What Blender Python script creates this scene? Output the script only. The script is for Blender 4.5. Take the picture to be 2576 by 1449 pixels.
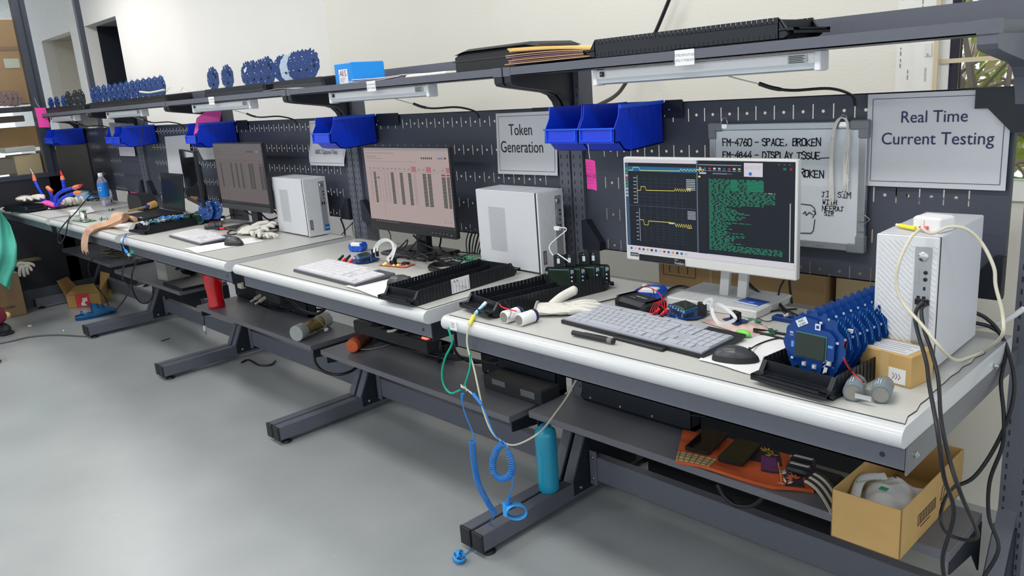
import bpy, math, random
from math import sin, cos, pi, radians
from mathutils import Vector as V, Matrix
random.seed(7)
for o in list(bpy.data.objects): bpy.data.objects.remove(o)
SC = bpy.context.scene; COL = SC.collection
# ---------------------------------------------------------------- camera
IW, IH, FPX = 2576, 1449, 2000.4
CAM = V((0.4667, -1.3045, 1.4287)); YAW, PIT, ROL = -0.8243, -0.2480, -0.0749
_f = V((sin(YAW)*cos(PIT), cos(YAW)*cos(PIT), sin(PIT))); _r = V((cos(YAW), -sin(YAW), 0)); _u = _r.cross(_f)
RT = cos(ROL)*_r + sin(ROL)*_u; UP = -sin(ROL)*_r + cos(ROL)*_u; FW = _f
cd = bpy.data.cameras.new('camera'); cam = bpy.data.objects.new('camera', cd); COL.objects.link(cam)
cd.sensor_width = 36; cd.lens = 36*FPX/IW; cd.clip_start = .02; cd.clip_end = 100
m = Matrix((RT, UP, -FW)).transposed().to_4x4(); m.translation = CAM; cam.matrix_world = m
SC.camera = cam
SC.view_settings.view_transform = 'Standard'; SC.view_settings.look = 'None'
SC.view_settings.gamma = 1; SC.view_settings.use_curve_mapping = False; SC.view_settings.exposure = 0.12
# ---------------------------------------------------------------- world and lamps
w = bpy.data.worlds.new('world'); SC.world = w; w.use_nodes = True
w.node_tree.nodes['Background'].inputs[0].default_value = (.86, .93, 1, 1); w.node_tree.nodes['Background'].inputs[1].default_value = 1.1
def area(name, loc, sx, sy, e, col=(1, 1, 1), rot=(0, 0, 0)):
    l = bpy.data.lights.new(name, 'AREA'); l.shape = 'RECTANGLE'; l.size = sx; l.size_y = sy; l.energy = e; l.color = col
    o = bpy.data.objects.new(name, l); o.location = loc; o.rotation_euler = rot; COL.objects.link(o); return o
for x, y, e in ((-.6, -.9, 26), (-3.2, -.9, 26), (-5.6, -.9, 22), (-1.2, -3.2, 36), (-4.2, -3.2, 44), (1.4, -.9, 10), (-1.4, .5, 12)):  # the last one is an added lamp that washes the back wall
    area('ceiling_and_fill_lamp', (x, y, 2.86), 1.2, .3, e, (1, .985, .96))
for x, e in ((-4.6, 12), (-6.6, 18)): area('ceiling_and_fill_lamp', (x, .45, 2.86), 1.8, .5, e, (1, .985, .96))  # added fill lamps that brighten the left walls

area('ceiling_and_fill_lamp', (-7.7, .7, 2.8), 1.2, .4, 22, (1, .985, .96))  # added fill beyond the partition, lifts the wall behind the glass
sl = bpy.data.lights.new('sun', 'SUN'); sl.energy = 5; sl.angle = .05; so = bpy.data.objects.new('sun', sl); so.rotation_euler = (radians(22), 0, 0); COL.objects.link(so)
# ---------------------------------------------------------------- pixel -> place in the room
def ray(u, v):
    return FW + (u-IW/2)/FPX*RT - (v-IH/2)/FPX*UP
def P(u, v, x=None, y=None, z=None):
    r = ray(u, v); a, val = (0, x) if x is not None else (1, y) if y is not None else (2, z)
    return CAM + r*((val-CAM[a])/r[a])

# ---------------------------------------------------------------- materials
MATS = {}
def M(name, col, rough=.5, metal=0, emit=0, alpha=1, trans=0, var=0, scale=30, bump=0, coat=0, spec=.5, ior=1.45):
    if name in MATS: return MATS[name]
    m = bpy.data.materials.new(name); m.use_nodes = True; nt = m.node_tree; b = nt.nodes['Principled BSDF']
    c = (*col, 1); I = b.inputs
    I['Base Color'].default_value = c; I['Roughness'].default_value = rough; I['Metallic'].default_value = metal
    I['Alpha'].default_value = alpha; I['Transmission Weight'].default_value = trans; I['IOR'].default_value = ior
    I['Coat Weight'].default_value = coat; I['Specular IOR Level'].default_value = spec
    if emit: I['Emission Color'].default_value = c; I['Emission Strength'].default_value = emit
    tc = nt.nodes.new('ShaderNodeTexCoord'); n = nt.nodes.new('ShaderNodeTexNoise'); n.inputs['Scale'].default_value = scale; n.inputs['Detail'].default_value = 4
    nt.links.new(tc.outputs['Object'], n.inputs['Vector'])
    v = var or .04
    mx = nt.nodes.new('ShaderNodeMix'); mx.data_type = 'RGBA'
    mx.inputs[6].default_value = (*[max(0, x*(1-v)) for x in col], 1); mx.inputs[7].default_value = (*[min(1, x*(1+v)) for x in col], 1)
    nt.links.new(n.outputs['Fac'], mx.inputs[0]); nt.links.new(mx.outputs[2], I['Base Color'])
    if bump:
        bp = nt.nodes.new('ShaderNodeBump'); bp.inputs['Strength'].default_value = bump; bp.inputs['Distance'].default_value = .002
        nt.links.new(n.outputs['Fac'], bp.inputs['Height']); nt.links.new(bp.outputs['Normal'], I['Normal'])
    MATS[name] = m; return m
SLATE = M('slate powder coat', (.112, .119, .148), .42, var=.06, scale=60, bump=.05)
DARK = M('black powder coat', (.012, .016, .024), .45, var=.1)
BOARDM = M('pegboard powder coat', (.062, .070, .095), .45, var=.08, scale=12)
WHITE = M('white laminate', (.58, .59, .60), .25, var=.02, coat=.15)
MATG = M('grey antistatic mat', (.53, .53, .50), .33, var=.05, scale=8)
EDGE = M('dark mat backing', (.02, .02, .022), .6)
BLACK = M('black plastic', (.010, .011, .014), .38, var=.15, scale=80)
BLACKM = M('matte black plastic', (.018, .019, .022), .6)
TRAYM = M('conductive black plastic', (.010, .012, .017), .36, var=.2, scale=50, bump=.1)
CHROME = M('chrome', (.7, .7, .7), .22, 1)
BIN = M('blue polypropylene', (.004, .040, .62), .32, var=.08, scale=20, bump=.05)
BIN2 = M('light blue rim', (.01, .10, .80), .3)
PAPER = M('white paper', (.80, .80, .80), .75, var=.02)
PAPERG = M('laminated paper', (.62, .63, .66), .35, var=.02)
INK = M('black ink', (.012, .012, .02), .6)
INKB = M('navy ink', (.02, .02, .09), .6)
PCB = M('blue solder mask', (.004, .042, .21), .3, var=.2, scale=60)
PCBD = M('dark blue solder mask', (.004, .030, .15), .35, var=.2, scale=60)
SILK = M('silkscreen white', (.62, .68, .74), .6)
TRACE = M('pale blue trace', (.10, .30, .62), .5)
LCD = M('green grey display glass', (.020, .032, .024), .12, var=.1)
BPCB = M('black solder mask', (.008, .012, .012), .35)
RED = M('red plastic', (.75, .012, .02), .3)
ORNG = M('orange rubber', (.85, .19, .06), .5)
KRAFT = M('kraft cardboard', (.53, .335, .125), .8, var=.08, scale=25)
KRAFTD = M('brown cardboard', (.30, .19, .085), .85, var=.1, scale=15)
PINK = M('pink foam', (.83, .10, .42), .7, var=.08)
CASE = M('light grey painted steel', (.60, .615, .65), .38, var=.02)
CASEW = M('white plastic front', (.68, .69, .71), .4)
CREAM = M('cream cable sheath', (.66, .62, .48), .5)
CABLE = M('black cable sheath', (.009, .009, .012), .42)
GLOVE = M('white knit', (.66, .64, .58), .9, var=.12, scale=120, bump=.5)
KEYP = M('keyboard plate', (.37, .39, .44), .45)
KEYC = M('light keycap', (.44, .46, .51), .45)
KEYW = M('white keycap', (.72, .71, .74), .45)
REDLED = M('lit red rocker', (1, .05, .03), .4, emit=6)

# ---------------------------------------------------------------- mesh builder
class G:
    def __init__(s): s.v = []; s.f = []; s.mi = []; s.sm = []; s.mats = []; s.T = Matrix()
    def add(s, vs, fs, mat, smooth=False):
        if mat not in s.mats: s.mats.append(mat)
        k = s.mats.index(mat); b = len(s.v)
        s.v += [s.T @ V(p) for p in vs]
        for f in fs: s.f.append([b+i for i in f]); s.mi.append(k); s.sm.append(smooth)
        return s
    def at(s, loc=(0, 0, 0), rx=0, ry=0, rz=0, M0=None):
        s.T = (M0 or Matrix()) @ Matrix.Translation(V(loc)) @ Matrix.Rotation(rz, 4, 'Z') @ Matrix.Rotation(ry, 4, 'Y') @ Matrix.Rotation(rx, 4, 'X'); return s
    def box(s, a, b, mat, ins=0):
        x0, y0, z0 = a; x1, y1, z1 = b
        if ins:   # chamfered box
            i = ins; r = []
            for z, e in ((z0, i), (z0+i, 0), (z1-i, 0), (z1, i)):
                r.append([(x0+e, y0+e+0, z), (x1-e, y0+e, z), (x1-e, y1-e, z), (x0+e, y1-e, z)])
            vs = []
            for ring in r:
                e2 = i*.7
                for (px, py, pz), (dx, dy) in zip(ring, ((1, 1), (-1, 1), (-1, -1), (1, -1))):
                    A = (px+dx*e2, py, pz); B = (px, py+dy*e2, pz)
                    vs += [B, A] if dx*dy > 0 else [A, B]
            n = 8; fs = [tuple(reversed(range(n)))]+[tuple(range(3*n, 4*n))]
            for k in range(3):
                for j in range(n): fs.append((k*n+j, k*n+(j+1) % n, (k+1)*n+(j+1) % n, (k+1)*n+j))
            return s.add(vs, fs, mat)
        vs = [(x0, y0, z0), (x1, y0, z0), (x1, y1, z0), (x0, y1, z0), (x0, y0, z1), (x1, y0, z1), (x1, y1, z1), (x0, y1, z1)]
        return s.add(vs, [(3, 2, 1, 0), (4, 5, 6, 7), (0, 1, 5, 4), (1, 2, 6, 5), (2, 3, 7, 6), (3, 0, 4, 7)], mat)
    def cb(s, c, d, mat, ins=0):
        return s.box([c[i]-d[i]/2 for i in range(3)], [c[i]+d[i]/2 for i in range(3)], mat, ins)
    def prism(s, pts, a, b, mat, ax='x', smooth=False):
        n = len(pts); vs = []
        for t in (a, b):
            for p, q in pts: vs.append({'x': (t, p, q), 'y': (p, t, q), 'z': (p, q, t)}[ax])
        fs = [tuple(range(n)), tuple(range(n, 2*n))[::-1]]; s.add(vs, fs, mat)
        return s.add(vs, [(i, (i+1) % n, n+(i+1) % n, n+i)[::-1] for i in range(n)], mat, smooth)
    def lathe(s, prof, mat, seg=20, cap=True):
        vs = []; fs = []
        for r, z in prof:
            for k in range(seg): a = 2*pi*k/seg; vs.append((r*cos(a), r*sin(a), z))
        for i in range(len(prof)-1):
            for k in range(seg): fs.append((i*seg+k, i*seg+(k+1) % seg, (i+1)*seg+(k+1) % seg, (i+1)*seg+k))
        s.add(vs, fs, mat, True)
        if cap: s.add(vs[:seg], [tuple(reversed(range(seg)))], mat); s.add(vs[-seg:], [tuple(range(seg))], mat)
        return s
    def cyl(s, p, q, r, mat, seg=12, r2=None):
        return s.tube([p, q], r, mat, seg, r2=r2)
    def tube(s, pts, r, mat, seg=8, r2=None, smooth=False, rr=None, flat=1, cap=True):
        pts = [V(p) for p in pts]
        if smooth: pts = spline(pts)
        n = len(pts); vs = []; up = None
        for i, p in enumerate(pts):
            t = (pts[min(i+1, n-1)]-pts[max(i-1, 0)]).normalized()
            if up is None: up = V((0, 0, 1)) if abs(t.z) < .9 else V((1, 0, 0))
            a = t.cross(up)
            if a.length < 1e-6: a = t.cross(V((1, 0, .1)))
            a.normalize(); b = a.cross(t).normalized(); up = b
            R = rr(i/(n-1)) if rr else (r if r2 is None else r+(r2-r)*i/(n-1))
            for k in range(seg): an = 2*pi*k/seg; vs.append(p+a*(R*cos(an))+b*(R*flat*sin(an)))
        fs = [(i*seg+k, i*seg+(k+1) % seg, (i+1)*seg+(k+1) % seg, (i+1)*seg+k) for i in range(n-1) for k in range(seg)]
        s.add(vs, fs, mat, True)
        if cap: s.add(vs[:seg], [tuple(reversed(range(seg)))], mat); s.add(vs[-seg:], [tuple(range(seg))], mat)
        return s
    def ell(s, c, d, mat, seg=16, rings=8):
        vs = []; fs = []
        for i in range(rings+1):
            t = pi*i/rings
            for k in range(seg): a = 2*pi*k/seg; vs.append((c[0]+d[0]/2*sin(t)*cos(a), c[1]+d[1]/2*sin(t)*sin(a), c[2]+d[2]/2*cos(t)))
        for i in range(rings):
            for k in range(seg): fs.append(((i+1)*seg+k, (i+1)*seg+(k+1) % seg, i*seg+(k+1) % seg, i*seg+k))
        return s.add(vs, fs, mat, True)
    def grid(s, fn, nu, nv, mat, th=0, smooth=True):
        vs = [V(fn(i/nu, j/nv)) for j in range(nv+1) for i in range(nu+1)]
        W = nu+1; fs = [(j*W+i, j*W+i+1, (j+1)*W+i+1, (j+1)*W+i) for j in range(nv) for i in range(nu)]
        s.add(vs, fs, mat, smooth)
        if th:
            n = len(vs); v2 = [p-V((0, 0, th)) for p in vs]; s.add(v2, [f[::-1] for f in fs], mat, smooth)
            rim = list(range(W))+[j*W+nu for j in range(1, nv+1)]+[nv*W+i for i in range(nu-1, -1, -1)]+[j*W for j in range(nv-1, 0, -1)]
            s.add(vs+v2, [(rim[(k+1) % len(rim)], rim[k], n+rim[k], n+rim[(k+1) % len(rim)]) for k in range(len(rim))], mat)
        return s
    def text(s, body, size, mat, loc=(0, 0, 0), plane='xz', al='CENTER', th=.0003, squash=1, rot=0):
        cu = bpy.data.curves.new('t', 'FONT'); cu.body = body; cu.size = size; cu.align_x = al; cu.resolution_u = 3
        o = bpy.data.objects.new('t', cu); COL.objects.link(o); dg = bpy.context.evaluated_depsgraph_get(); dg.update()
        me = bpy.data.meshes.new_from_object(o.evaluated_get(dg)); bpy.data.objects.remove(o)
        X, Y, Z = loc; vs = []
        for p in me.vertices:
            a, b = p.co.x*squash, p.co.y; a, b = a*cos(rot)-b*sin(rot), a*sin(rot)+b*cos(rot)
            vs.append({'xz': (X+a, Y-th, Z+b), 'xy': (X+a, Y+b, Z+th), 'yz': (X+th, Y+a, Z+b)}[plane])
        s.add(vs, [tuple(q.vertices) for q in me.polygons], mat); bpy.data.meshes.remove(me); return s
    def build(s, name, parent=None, label=None, cat=None, group=None, kind=None, loc=None, rz=0, mod=None):
        me = bpy.data.meshes.new(name); me.from_pydata([tuple(p) for p in s.v], [], s.f)
        for m_ in s.mats: me.materials.append(m_)
        me.polygons.foreach_set('material_index', s.mi); me.polygons.foreach_set('use_smooth', s.sm); me.update()
        o = bpy.data.objects.new(name, me); COL.objects.link(o); o.parent = parent
        if loc is not None: o.location = loc; o.rotation_euler.z = rz
        tag(o, label, cat, group, kind)
        if mod == 'smooth':
            k = o.modifiers.new('s', 'SUBSURF'); k.levels = 1; k.render_levels = 2
        return o
def spline(pts, k=6):
    if len(pts) < 3: return pts
    q = [pts[0]*2-pts[1]]+pts+[pts[-1]*2-pts[-2]]; o = []
    for i in range(1, len(q)-2):
        a, b, c, d = q[i-1:i+3]
        for j in range(k):
            t = j/k; o.append(.5*((2*b)+(c-a)*t+(2*a-5*b+4*c-d)*t*t+(3*b-a-3*c+d)*t**3))
    return o+[pts[-1]]
def tag(o, label=None, cat=None, group=None, kind=None):
    for k, v in (('label', label), ('category', cat), ('group', group), ('kind', kind)):
        if v: o[k] = v
    return o
def thing(name, label, cat, loc=(0, 0, 0), rz=0, group=None):
    o = bpy.data.objects.new(name, None); COL.objects.link(o); o.location = loc; o.rotation_euler.z = rz; o.empty_display_size = .05
    return tag(o, label, cat, group)
def dup(root, loc=None, rz=None, label=None, group=None):
    r = root.copy(); COL.objects.link(r)
    if loc is not None: r.location = loc
    if rz is not None: r.rotation_euler.z = rz
    if label: r['label'] = label
    if group: r['group'] = group
    for ch in list(root.children):
        c = ch.copy(); COL.objects.link(c); c.parent = r
        for g in list(ch.children):
            d = g.copy(); COL.objects.link(d); d.parent = c
    return r
def struct(name, g, parent=None): return g.build(name, parent, kind=None if parent else 'structure')
def ang(a, b): return math.atan2(b[1]-a[1], b[0]-a[0])
def rrect(x0, y0, x1, y1, r, n=4):
    o = []
    for cx, cy, a0 in ((x1-r, y1-r, 0), (x0+r, y1-r, pi/2), (x0+r, y0+r, pi), (x1-r, y0+r, 3*pi/2)):
        for k in range(n+1): a = a0+pi/2*k/n; o.append((cx+r*cos(a), cy+r*sin(a)))
    return o
# stroke lettering for handwriting: points on a 4 x 6 grid
STK = {'A': '00-26-40 12-32', 'B': '00-06-36-45-34-03 34-42-30-00', 'C': '45-26-05-01-20-41', 'D': '00-06-26-44-42-20-00', 'E': '46-06-00-40 03-33', 'F': '46-06-00 03-33',
 'H': '00-06 40-46 03-43', 'I': '06-46 26-20 00-40', 'J': '06-46 26-21-10-01', 'K': '00-06 46-03-40', 'L': '06-00-40', 'M': '00-06-23-46-40', 'N': '00-06-40-46', 'O': '10-01-05-16-36-45-41-30-10',
 'P': '00-06-36-45-34-03', 'R': '00-06-36-45-34-03 23-40', 'S': '45-26-05-04-33-42-41-20-01', 'T': '06-46 26-20', 'U': '06-01-20-41-46', 'V': '06-20-46', 'W': '06-10-23-30-46', 'Y': '06-23-46 23-20',
 '4': '36-02-42 34-30', '7': '06-46-10', '6': '45-26-02-10-30-41-42-33-03', '0': '10-01-05-16-36-45-41-30-10', '8': '13-04-15-36-44-33-13-02-10-30-42-33', '1': '15-26-20', '-': '03-43', ',': '21-10', ':': '21-22 24-25', '.': '20-21'}
def scrawl(g, s, x, z, h, mat, w=.002, y=0, sp=1.0):
    for ch in s:
        if ch != ' ':
            jx, jz, k = random.uniform(-.08, .08), random.uniform(-.3, .3), random.uniform(.9, 1.1)
            for st in STK.get(ch, '').split():
                q = [(x+(int(p[0])+jx*int(p[1]))*h/6*.85*k, z+(int(p[1])+jz)*h/6*k) for p in st.split('-')] if ch != '-' else [(x, z+h/2), (x+h*.5, z+h/2)]
                if ch == '-' and len(q) == 2: pass
                for a, b in zip(q, q[1:]):
                    d = V((b[0]-a[0], 0, b[1]-a[1])); n = V((-d.z, 0, d.x)).normalized()*w/2; e = d.normalized()*w/2 if d.length else d
                    A = V((a[0], y, a[1]))-e; B = V((b[0], y, b[1]))+e; g.add([A-n, B-n, B+n, A+n], [(0, 1, 2, 3)], mat)
        x += h*.78*sp if ch != ' ' else h*.5
    return g
# ================================================================ THE ROOM
def nodemat(name, build):
    m = bpy.data.materials.new(name); m.use_nodes = True; build(m.node_tree, m.node_tree.nodes['Principled BSDF'], m.node_tree.nodes.new, m.node_tree.links.new); return m
def floor_nodes(nt, b, N, L):
    tc = N('ShaderNodeTexCoord'); n = N('ShaderNodeTexNoise'); n.inputs['Scale'].default_value = 1.4; n.inputs['Detail'].default_value = 8; n.inputs['Roughness'].default_value = .6
    L(tc.outputs['Object'], n.inputs['Vector']); r = N('ShaderNodeValToRGB'); r.color_ramp.elements[0].position = .3; r.color_ramp.elements[1].position = .75
    r.color_ramp.elements[0].color = (.29, .31, .32, 1); r.color_ramp.elements[1].color = (.38, .40, .405, 1); L(n.outputs['Fac'], r.inputs[0])
    mp = N('ShaderNodeMapping'); mp.inputs['Scale'].default_value = (60, 5, 1); mp.inputs['Rotation'].default_value = (0, 0, .6); s = N('ShaderNodeTexNoise'); s.inputs['Scale'].default_value = 2; s.inputs['Detail'].default_value = 3
    L(tc.outputs['Object'], mp.inputs['Vector']); L(mp.outputs['Vector'], s.inputs['Vector']); r2 = N('ShaderNodeValToRGB'); r2.color_ramp.elements[0].position = .72; r2.color_ramp.elements[1].position = .78
    L(s.outputs['Fac'], r2.inputs[0]); mx = N('ShaderNodeMix'); mx.data_type = 'RGBA'; mx.inputs[7].default_value = (.50, .52, .52, 1); L(r.outputs[0], mx.inputs[6]); L(r2.outputs[0], mx.inputs[0]); L(mx.outputs[2], b.inputs['Base Color'])
    ro = N('ShaderNodeMapRange'); ro.inputs[3].default_value = .20; ro.inputs[4].default_value = .42; L(n.outputs['Fac'], ro.inputs[0]); L(ro.outputs[0], b.inputs['Roughness'])
    bp = N('ShaderNodeBump'); bp.inputs['Strength'].default_value = .08; n3 = N('ShaderNodeTexNoise'); n3.inputs['Scale'].default_value = 9; L(tc.outputs['Object'], n3.inputs['Vector']); L(n3.outputs['Fac'], bp.inputs['Height']); L(bp.outputs['Normal'], b.inputs['Normal'])
FLOOR = nodemat('grey epoxy floor', floor_nodes)
def wall_mat(name, c, c2):
    def f(nt, b, N, L):
        tc = N('ShaderNodeTexCoord'); n = N('ShaderNodeTexNoise'); n.inputs['Scale'].default_value = 3; n.inputs['Detail'].default_value = 6; L(tc.outputs['Object'], n.inputs['Vector'])
        mx = N('ShaderNodeMix'); mx.data_type = 'RGBA'; mx.inputs[6].default_value = (*c, 1); mx.inputs[7].default_value = (*c2, 1); L(n.outputs['Fac'], mx.inputs[0]); L(mx.outputs[2], b.inputs['Base Color'])
        n2 = N('ShaderNodeTexNoise'); n2.inputs['Scale'].default_value = 120; n2.inputs['Detail'].default_value = 3; L(tc.outputs['Object'], n2.inputs['Vector']); bp = N('ShaderNodeBump'); bp.inputs['Strength'].default_value = .25; bp.inputs['Distance'].default_value = .003
        L(n2.outputs['Fac'], bp.inputs['Height']); L(bp.outputs['Normal'], b.inputs['Normal']); b.inputs['Roughness'].default_value = .7
    return nodemat(name, f)
WALLM = wall_mat('cream wall paint', (.74, .72, .645), (.78, .76, .69)); WALLW = wall_mat('white wall paint', (.80, .79, .76), (.83, .82, .80)); WALLT = wall_mat('tan board', (.50, .43, .33), (.54, .47, .37))
CEILM = M('ceiling paint', (.85, .85, .83), .8)
YW, YL, XP = 1.333, 1.62, -6.686
g = G(); g.box((-13, -7, -.1), (3, 4, 0), FLOOR); struct('floor', g)
g = G(); g.box((-13, -7, 2.9), (3, 1.7, 3.0), CEILM); struct('ceiling', g)
wx0, wx1, wz0, wz1 = -.553, 1.6, 1.0, 2.55
g = G(); g.box((-3.82, YW, 0), (wx0, YW+.15, 2.9), WALLM); g.box((wx0, YW, 0), (3, YW+.15, wz0), WALLM); g.box((wx0, YW, wz1), (3, YW+.15, 2.9), WALLM); g.box((wx1, YW, wz0), (3, YW+.15, wz1), WALLM); struct('wall_back', g)
# recessed wall further left with two openings
ra = P(290, 40, y=YL); la = P(212, 65, y=YL); rb = P(200, 70, y=YL); lb = P(103, 98, y=YL)
g = G(); zt = ra.z; X0, X1, X2, X3 = lb.x, rb.x-.35, la.x, ra.x
g.box((X3, YL, 0), (-3.7, YL+.12, 2.9), WALLW); g.box((X1, YL, 0), (X2, YL+.12, zt), WALLW); g.box((-13, YL, 0), (X0, YL+.12, 2.9), WALLW); g.box((X0, YL, zt), (X3, YL+.12, 2.9), WALLW); struct('wall_recess', g)
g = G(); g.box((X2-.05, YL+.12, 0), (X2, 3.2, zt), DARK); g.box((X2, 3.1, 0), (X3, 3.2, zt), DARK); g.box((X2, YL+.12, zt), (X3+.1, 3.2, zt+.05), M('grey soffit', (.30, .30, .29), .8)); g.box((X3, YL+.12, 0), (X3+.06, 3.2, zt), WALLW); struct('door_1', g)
g = G(); g.box((X0, YL+.5, 0), (X1, YL+.6, zt), WALLT); g.box((X0-.05, YL+.12, 0), (X0, YL+.6, zt), WALLM); g.box((X0, YL+.12, zt), (X1, YL+.6, zt+.05), WALLT); g.box((X1, YL+.12, 0), (X1+.05, YL+.6, zt), WALLT); struct('door_2', g)
# glass partition at the far left end
GLASS = M('clear glass', (.95, .97, .96), .02, trans=1, ior=1.1); FRAMEM = M('dark aluminium frame', (.050, .058, .080), .35, .3); PANM = M('black panel', (.012, .014, .020), .5)
g = G(); g.box((XP-.05, -7, .14), (XP, .80, P(50, 442, x=XP).z), PANM); struct('wall_left', g)
g = G(); g.box((XP-.06, -7, 0), (XP+.012, .80, .14), M('grey skirting', (.075, .085, .10), .5)); struct('trim_1', g)
g = G(); g.box((XP-.028, -7, 1.03), (XP-.022, .86, 2.9), GLASS)
wn = struct('window_1', g)
g = G(); p0, p1 = P(27, 0, x=XP).y, P(60, 0, x=XP).y; g.box((XP-.08, p0, 0), (XP+.0, p1, 2.9), FRAMEM); g.box((XP, p0+.05, 1.0), (XP+.015, p1-.04, 2.9), DARK); g.build('window_frame', wn)
g = G(); g.box((XP-.05, .84, 0), (XP, .88, 2.9), FRAMEM); g.build('window_frame', wn)
g = G(); g.box((XP-.06, -7, 1.0), (XP+.01, .86, 1.035), FRAMEM); g.build('window_frame', wn)
# window on the right with its taped white frame
TAPE = M('white window profile', (.80, .80, .76), .4); TAN = M('masking tape', (.62, .53, .36), .6)
g = G(); g.box((wx0+.16, YW+.05, wz0+.05), (wx1-.05, YW+.056, wz1-.05), GLASS); wn = struct('window_2', g)
g = G()
g.box((wx0, YW-.01, wz0), (wx0+.06, YW+.1, wz1), TAPE); g.box((wx0+.06, YW-.025, wz0), (wx0+.125, YW+.09, wz1), TAPE); g.box((wx0+.125, YW-.005, wz0), (wx0+.15, YW+.08, wz1), TAPE)
g.box((wx0+.15, YW+.0, wz0), (wx0+.158, YW+.08, wz1), M('dark gasket', (.02, .01, .04), .5)); g.box((wx0, YW-.01, wz0), (wx1, YW+.1, wz0+.05), TAPE); g.box((wx0, YW-.01, wz1-.05), (wx1, YW+.1, wz1), TAPE); g.box((wx1-.06, YW-.01, wz0), (wx1, YW+.1, wz1), TAPE)
g.build('window_frame', wn)
g = G(); g.box((wx0+.115, YW-.03, wz0+.02), (wx0+.128, YW-.02, wz1), TAN); g.box((wx0+.115, YW-.012, 1.400), (wx1-.1, YW-.005, 1.413), TAN); g.build('masking_tape', wn)
g = G()
for k in range(26):
    z = 1.36+k*.018; x = wx0+random.choice([.012, .035, .075]); g.box((x, YW-.027 if x > wx0+.06 else YW-.012, z), (x+.002, YW-.0255 if x > wx0+.06 else YW-.0105, z+random.uniform(.006, .014)), M('film print', (.25, .2, .2), .6))
g.box((wx0+.088, YW-.028, 1.425), (wx0+.108, YW-.0255, 1.462), M('frame latch', (.72, .72, .70), .4)); g.cyl((wx0+.098, YW-.03, 1.43), (wx0+.098, YW-.026, 1.43), .003, CHROME)
g.text('MAGNUM', .009, M('film print', (.25, .2, .2), .6), (wx0+.09, YW-.027, 1.372), rot=-pi/2)
g.build('protective_film_print', wn)
# plants outside the right window
def tree(loc, label, cols, n, spread, hb):
    t = thing('garden_tree', label, 'tree', loc, group=None)
    br = G(); BR = M('grey bark', (.34, .29, .26), .9); lf = G()
    for k in range(22):
        a = random.uniform(0, 2*pi); p = V((random.uniform(-.2, .2), random.uniform(-.05, .05), 0)); pts = [p, V((p.x+spread*.4*cos(a), p.y+.3*sin(a), hb*.5)), V((p.x+spread*cos(a), p.y+.2*sin(a), hb*random.uniform(.7, 1.15)))]
        br.tube(pts, .013, BR, 6, r2=.005, smooth=True)
        for j in range(4):
            q = pts[1].lerp(pts[2], random.random()); e = q+V((random.uniform(-.5, .5), random.uniform(-.08, .08), random.uniform(-.2, .4))); br.tube([q, (q+e)/2+V((0, 0, .05)), e], .006, BR, 4, r2=.003, smooth=True)
    for k in range(n):
        c = V((random.gauss(0, spread*.6), random.uniform(-.25, .25), random.uniform(.15, 1.15)*hb)); a = random.uniform(0, 2*pi); d = V((cos(a), sin(a)*.6, random.uniform(-1, .5))).normalized(); l = random.uniform(.035, .085)
        s = d.cross(V((0, 1, .3))).normalized()*l*.20; m_ = cols[k % len(cols)]
        lf.add([c, c+d*l*.35-s, c+d*l*.35+s, c+d*l*.7-s*.8+V((0, 0, -.01)), c+d*l*.7+s*.8+V((0, 0, -.01)), c+d*l+V((0, 0, -.03))], [(0, 1, 2), (1, 3, 4, 2), (3, 5, 4)], m_)
    br.build('branches', t); lf.build('foliage', t)
L1 = M('fresh green leaf', (.50, .68, .12), .5, var=.3); L2 = M('olive leaf', (.55, .56, .26), .6, var=.3); L3 = M('dry yellow leaf', (.80, .70, .40), .7, var=.2); L4 = M('dead leaf', (.66, .58, .48), .8, var=.2)
tree((-.95, 2.8, 0), 'dense shrub of dry branches and yellow leaves outside the window', [L3, L4, L3, L2, L4], 3500, .8, 2.3)
tree((-.25, 1.95, 0), 'fresh green leafy tree outside the right window', [L1, L1, L3, L2], 2600, .55, 2.0)
tree((.6, 3.6, 0), 'grey green tree at the right beyond the window', [L2, L4, L1], 2500, .8, 2.6)
# ================================================================ THE ROW OF WORKBENCHES
W = 1.317; YB, ZT = .665, .823
def perforated(x0, x1, z0, z1, y):
    g = G(); rows = [1.3115, 1.209, 1.108, 1.006, .905]; m = BOARDM; zc = z1
    def q(a, b, c, d): g.add([(a, y, c), (b, y, c), (b, y, d), (a, y, d)], [(0, 1, 2, 3)], m)
    n = int((x1-x0-.06)/.053); xs = x0+(x1-x0-(n-1)*.053)/2
    for r in rows:
        h = .018; q(x0, x1, r+h, zc); x = x0
        for k in range(n):
            s = xs+k*.053; q(x, s-.0014, r-h, r+h); x = s+.0014
            if k < n-1:
                c = s+.0265; a, b = c-.005, c+.005; q(x, a, r-h, r+h); q(a, b, r+.005, r+h); q(a, b, r-h, r-.005)
                o = [(c+.0042*cos(pi/4*j+pi/8), y, r+.0042*sin(pi/4*j+pi/8)) for j in range(8)]; sq = [(b, y, r+.002), (c+.002, y, r+.005), (c-.002, y, r+.005), (a, y, r+.002), (a, y, r-.002), (c-.002, y, r-.005), (c+.002, y, r-.005), (b, y, r-.002)]
                g.add(o+sq, [(j, (j+1) % 8, 8+(j+1) % 8, 8+j) for j in range(8)], m); g.add([(b, y, r+.005), (a, y, r+.005), (a, y, r-.005), (b, y, r-.005)]+sq, [(0, 5, 4), (1, 7, 6), (2, 9, 8), (3, 11, 10)], m); x = b
        q(x, x1, r-h, r+h); zc = r-h
    q(x0, x1, z0, zc)
    g.box((x0, y, z1-.002), (x1, y+.018, z1), m); g.box((x0, y, z0), (x1, y+.018, z0+.002), m); g.box((x0-.001, y, z0), (x0, y+.018, z1), m); g.box((x1, y, z0), (x1+.001, y+.018, z1), m)
    return g
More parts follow.
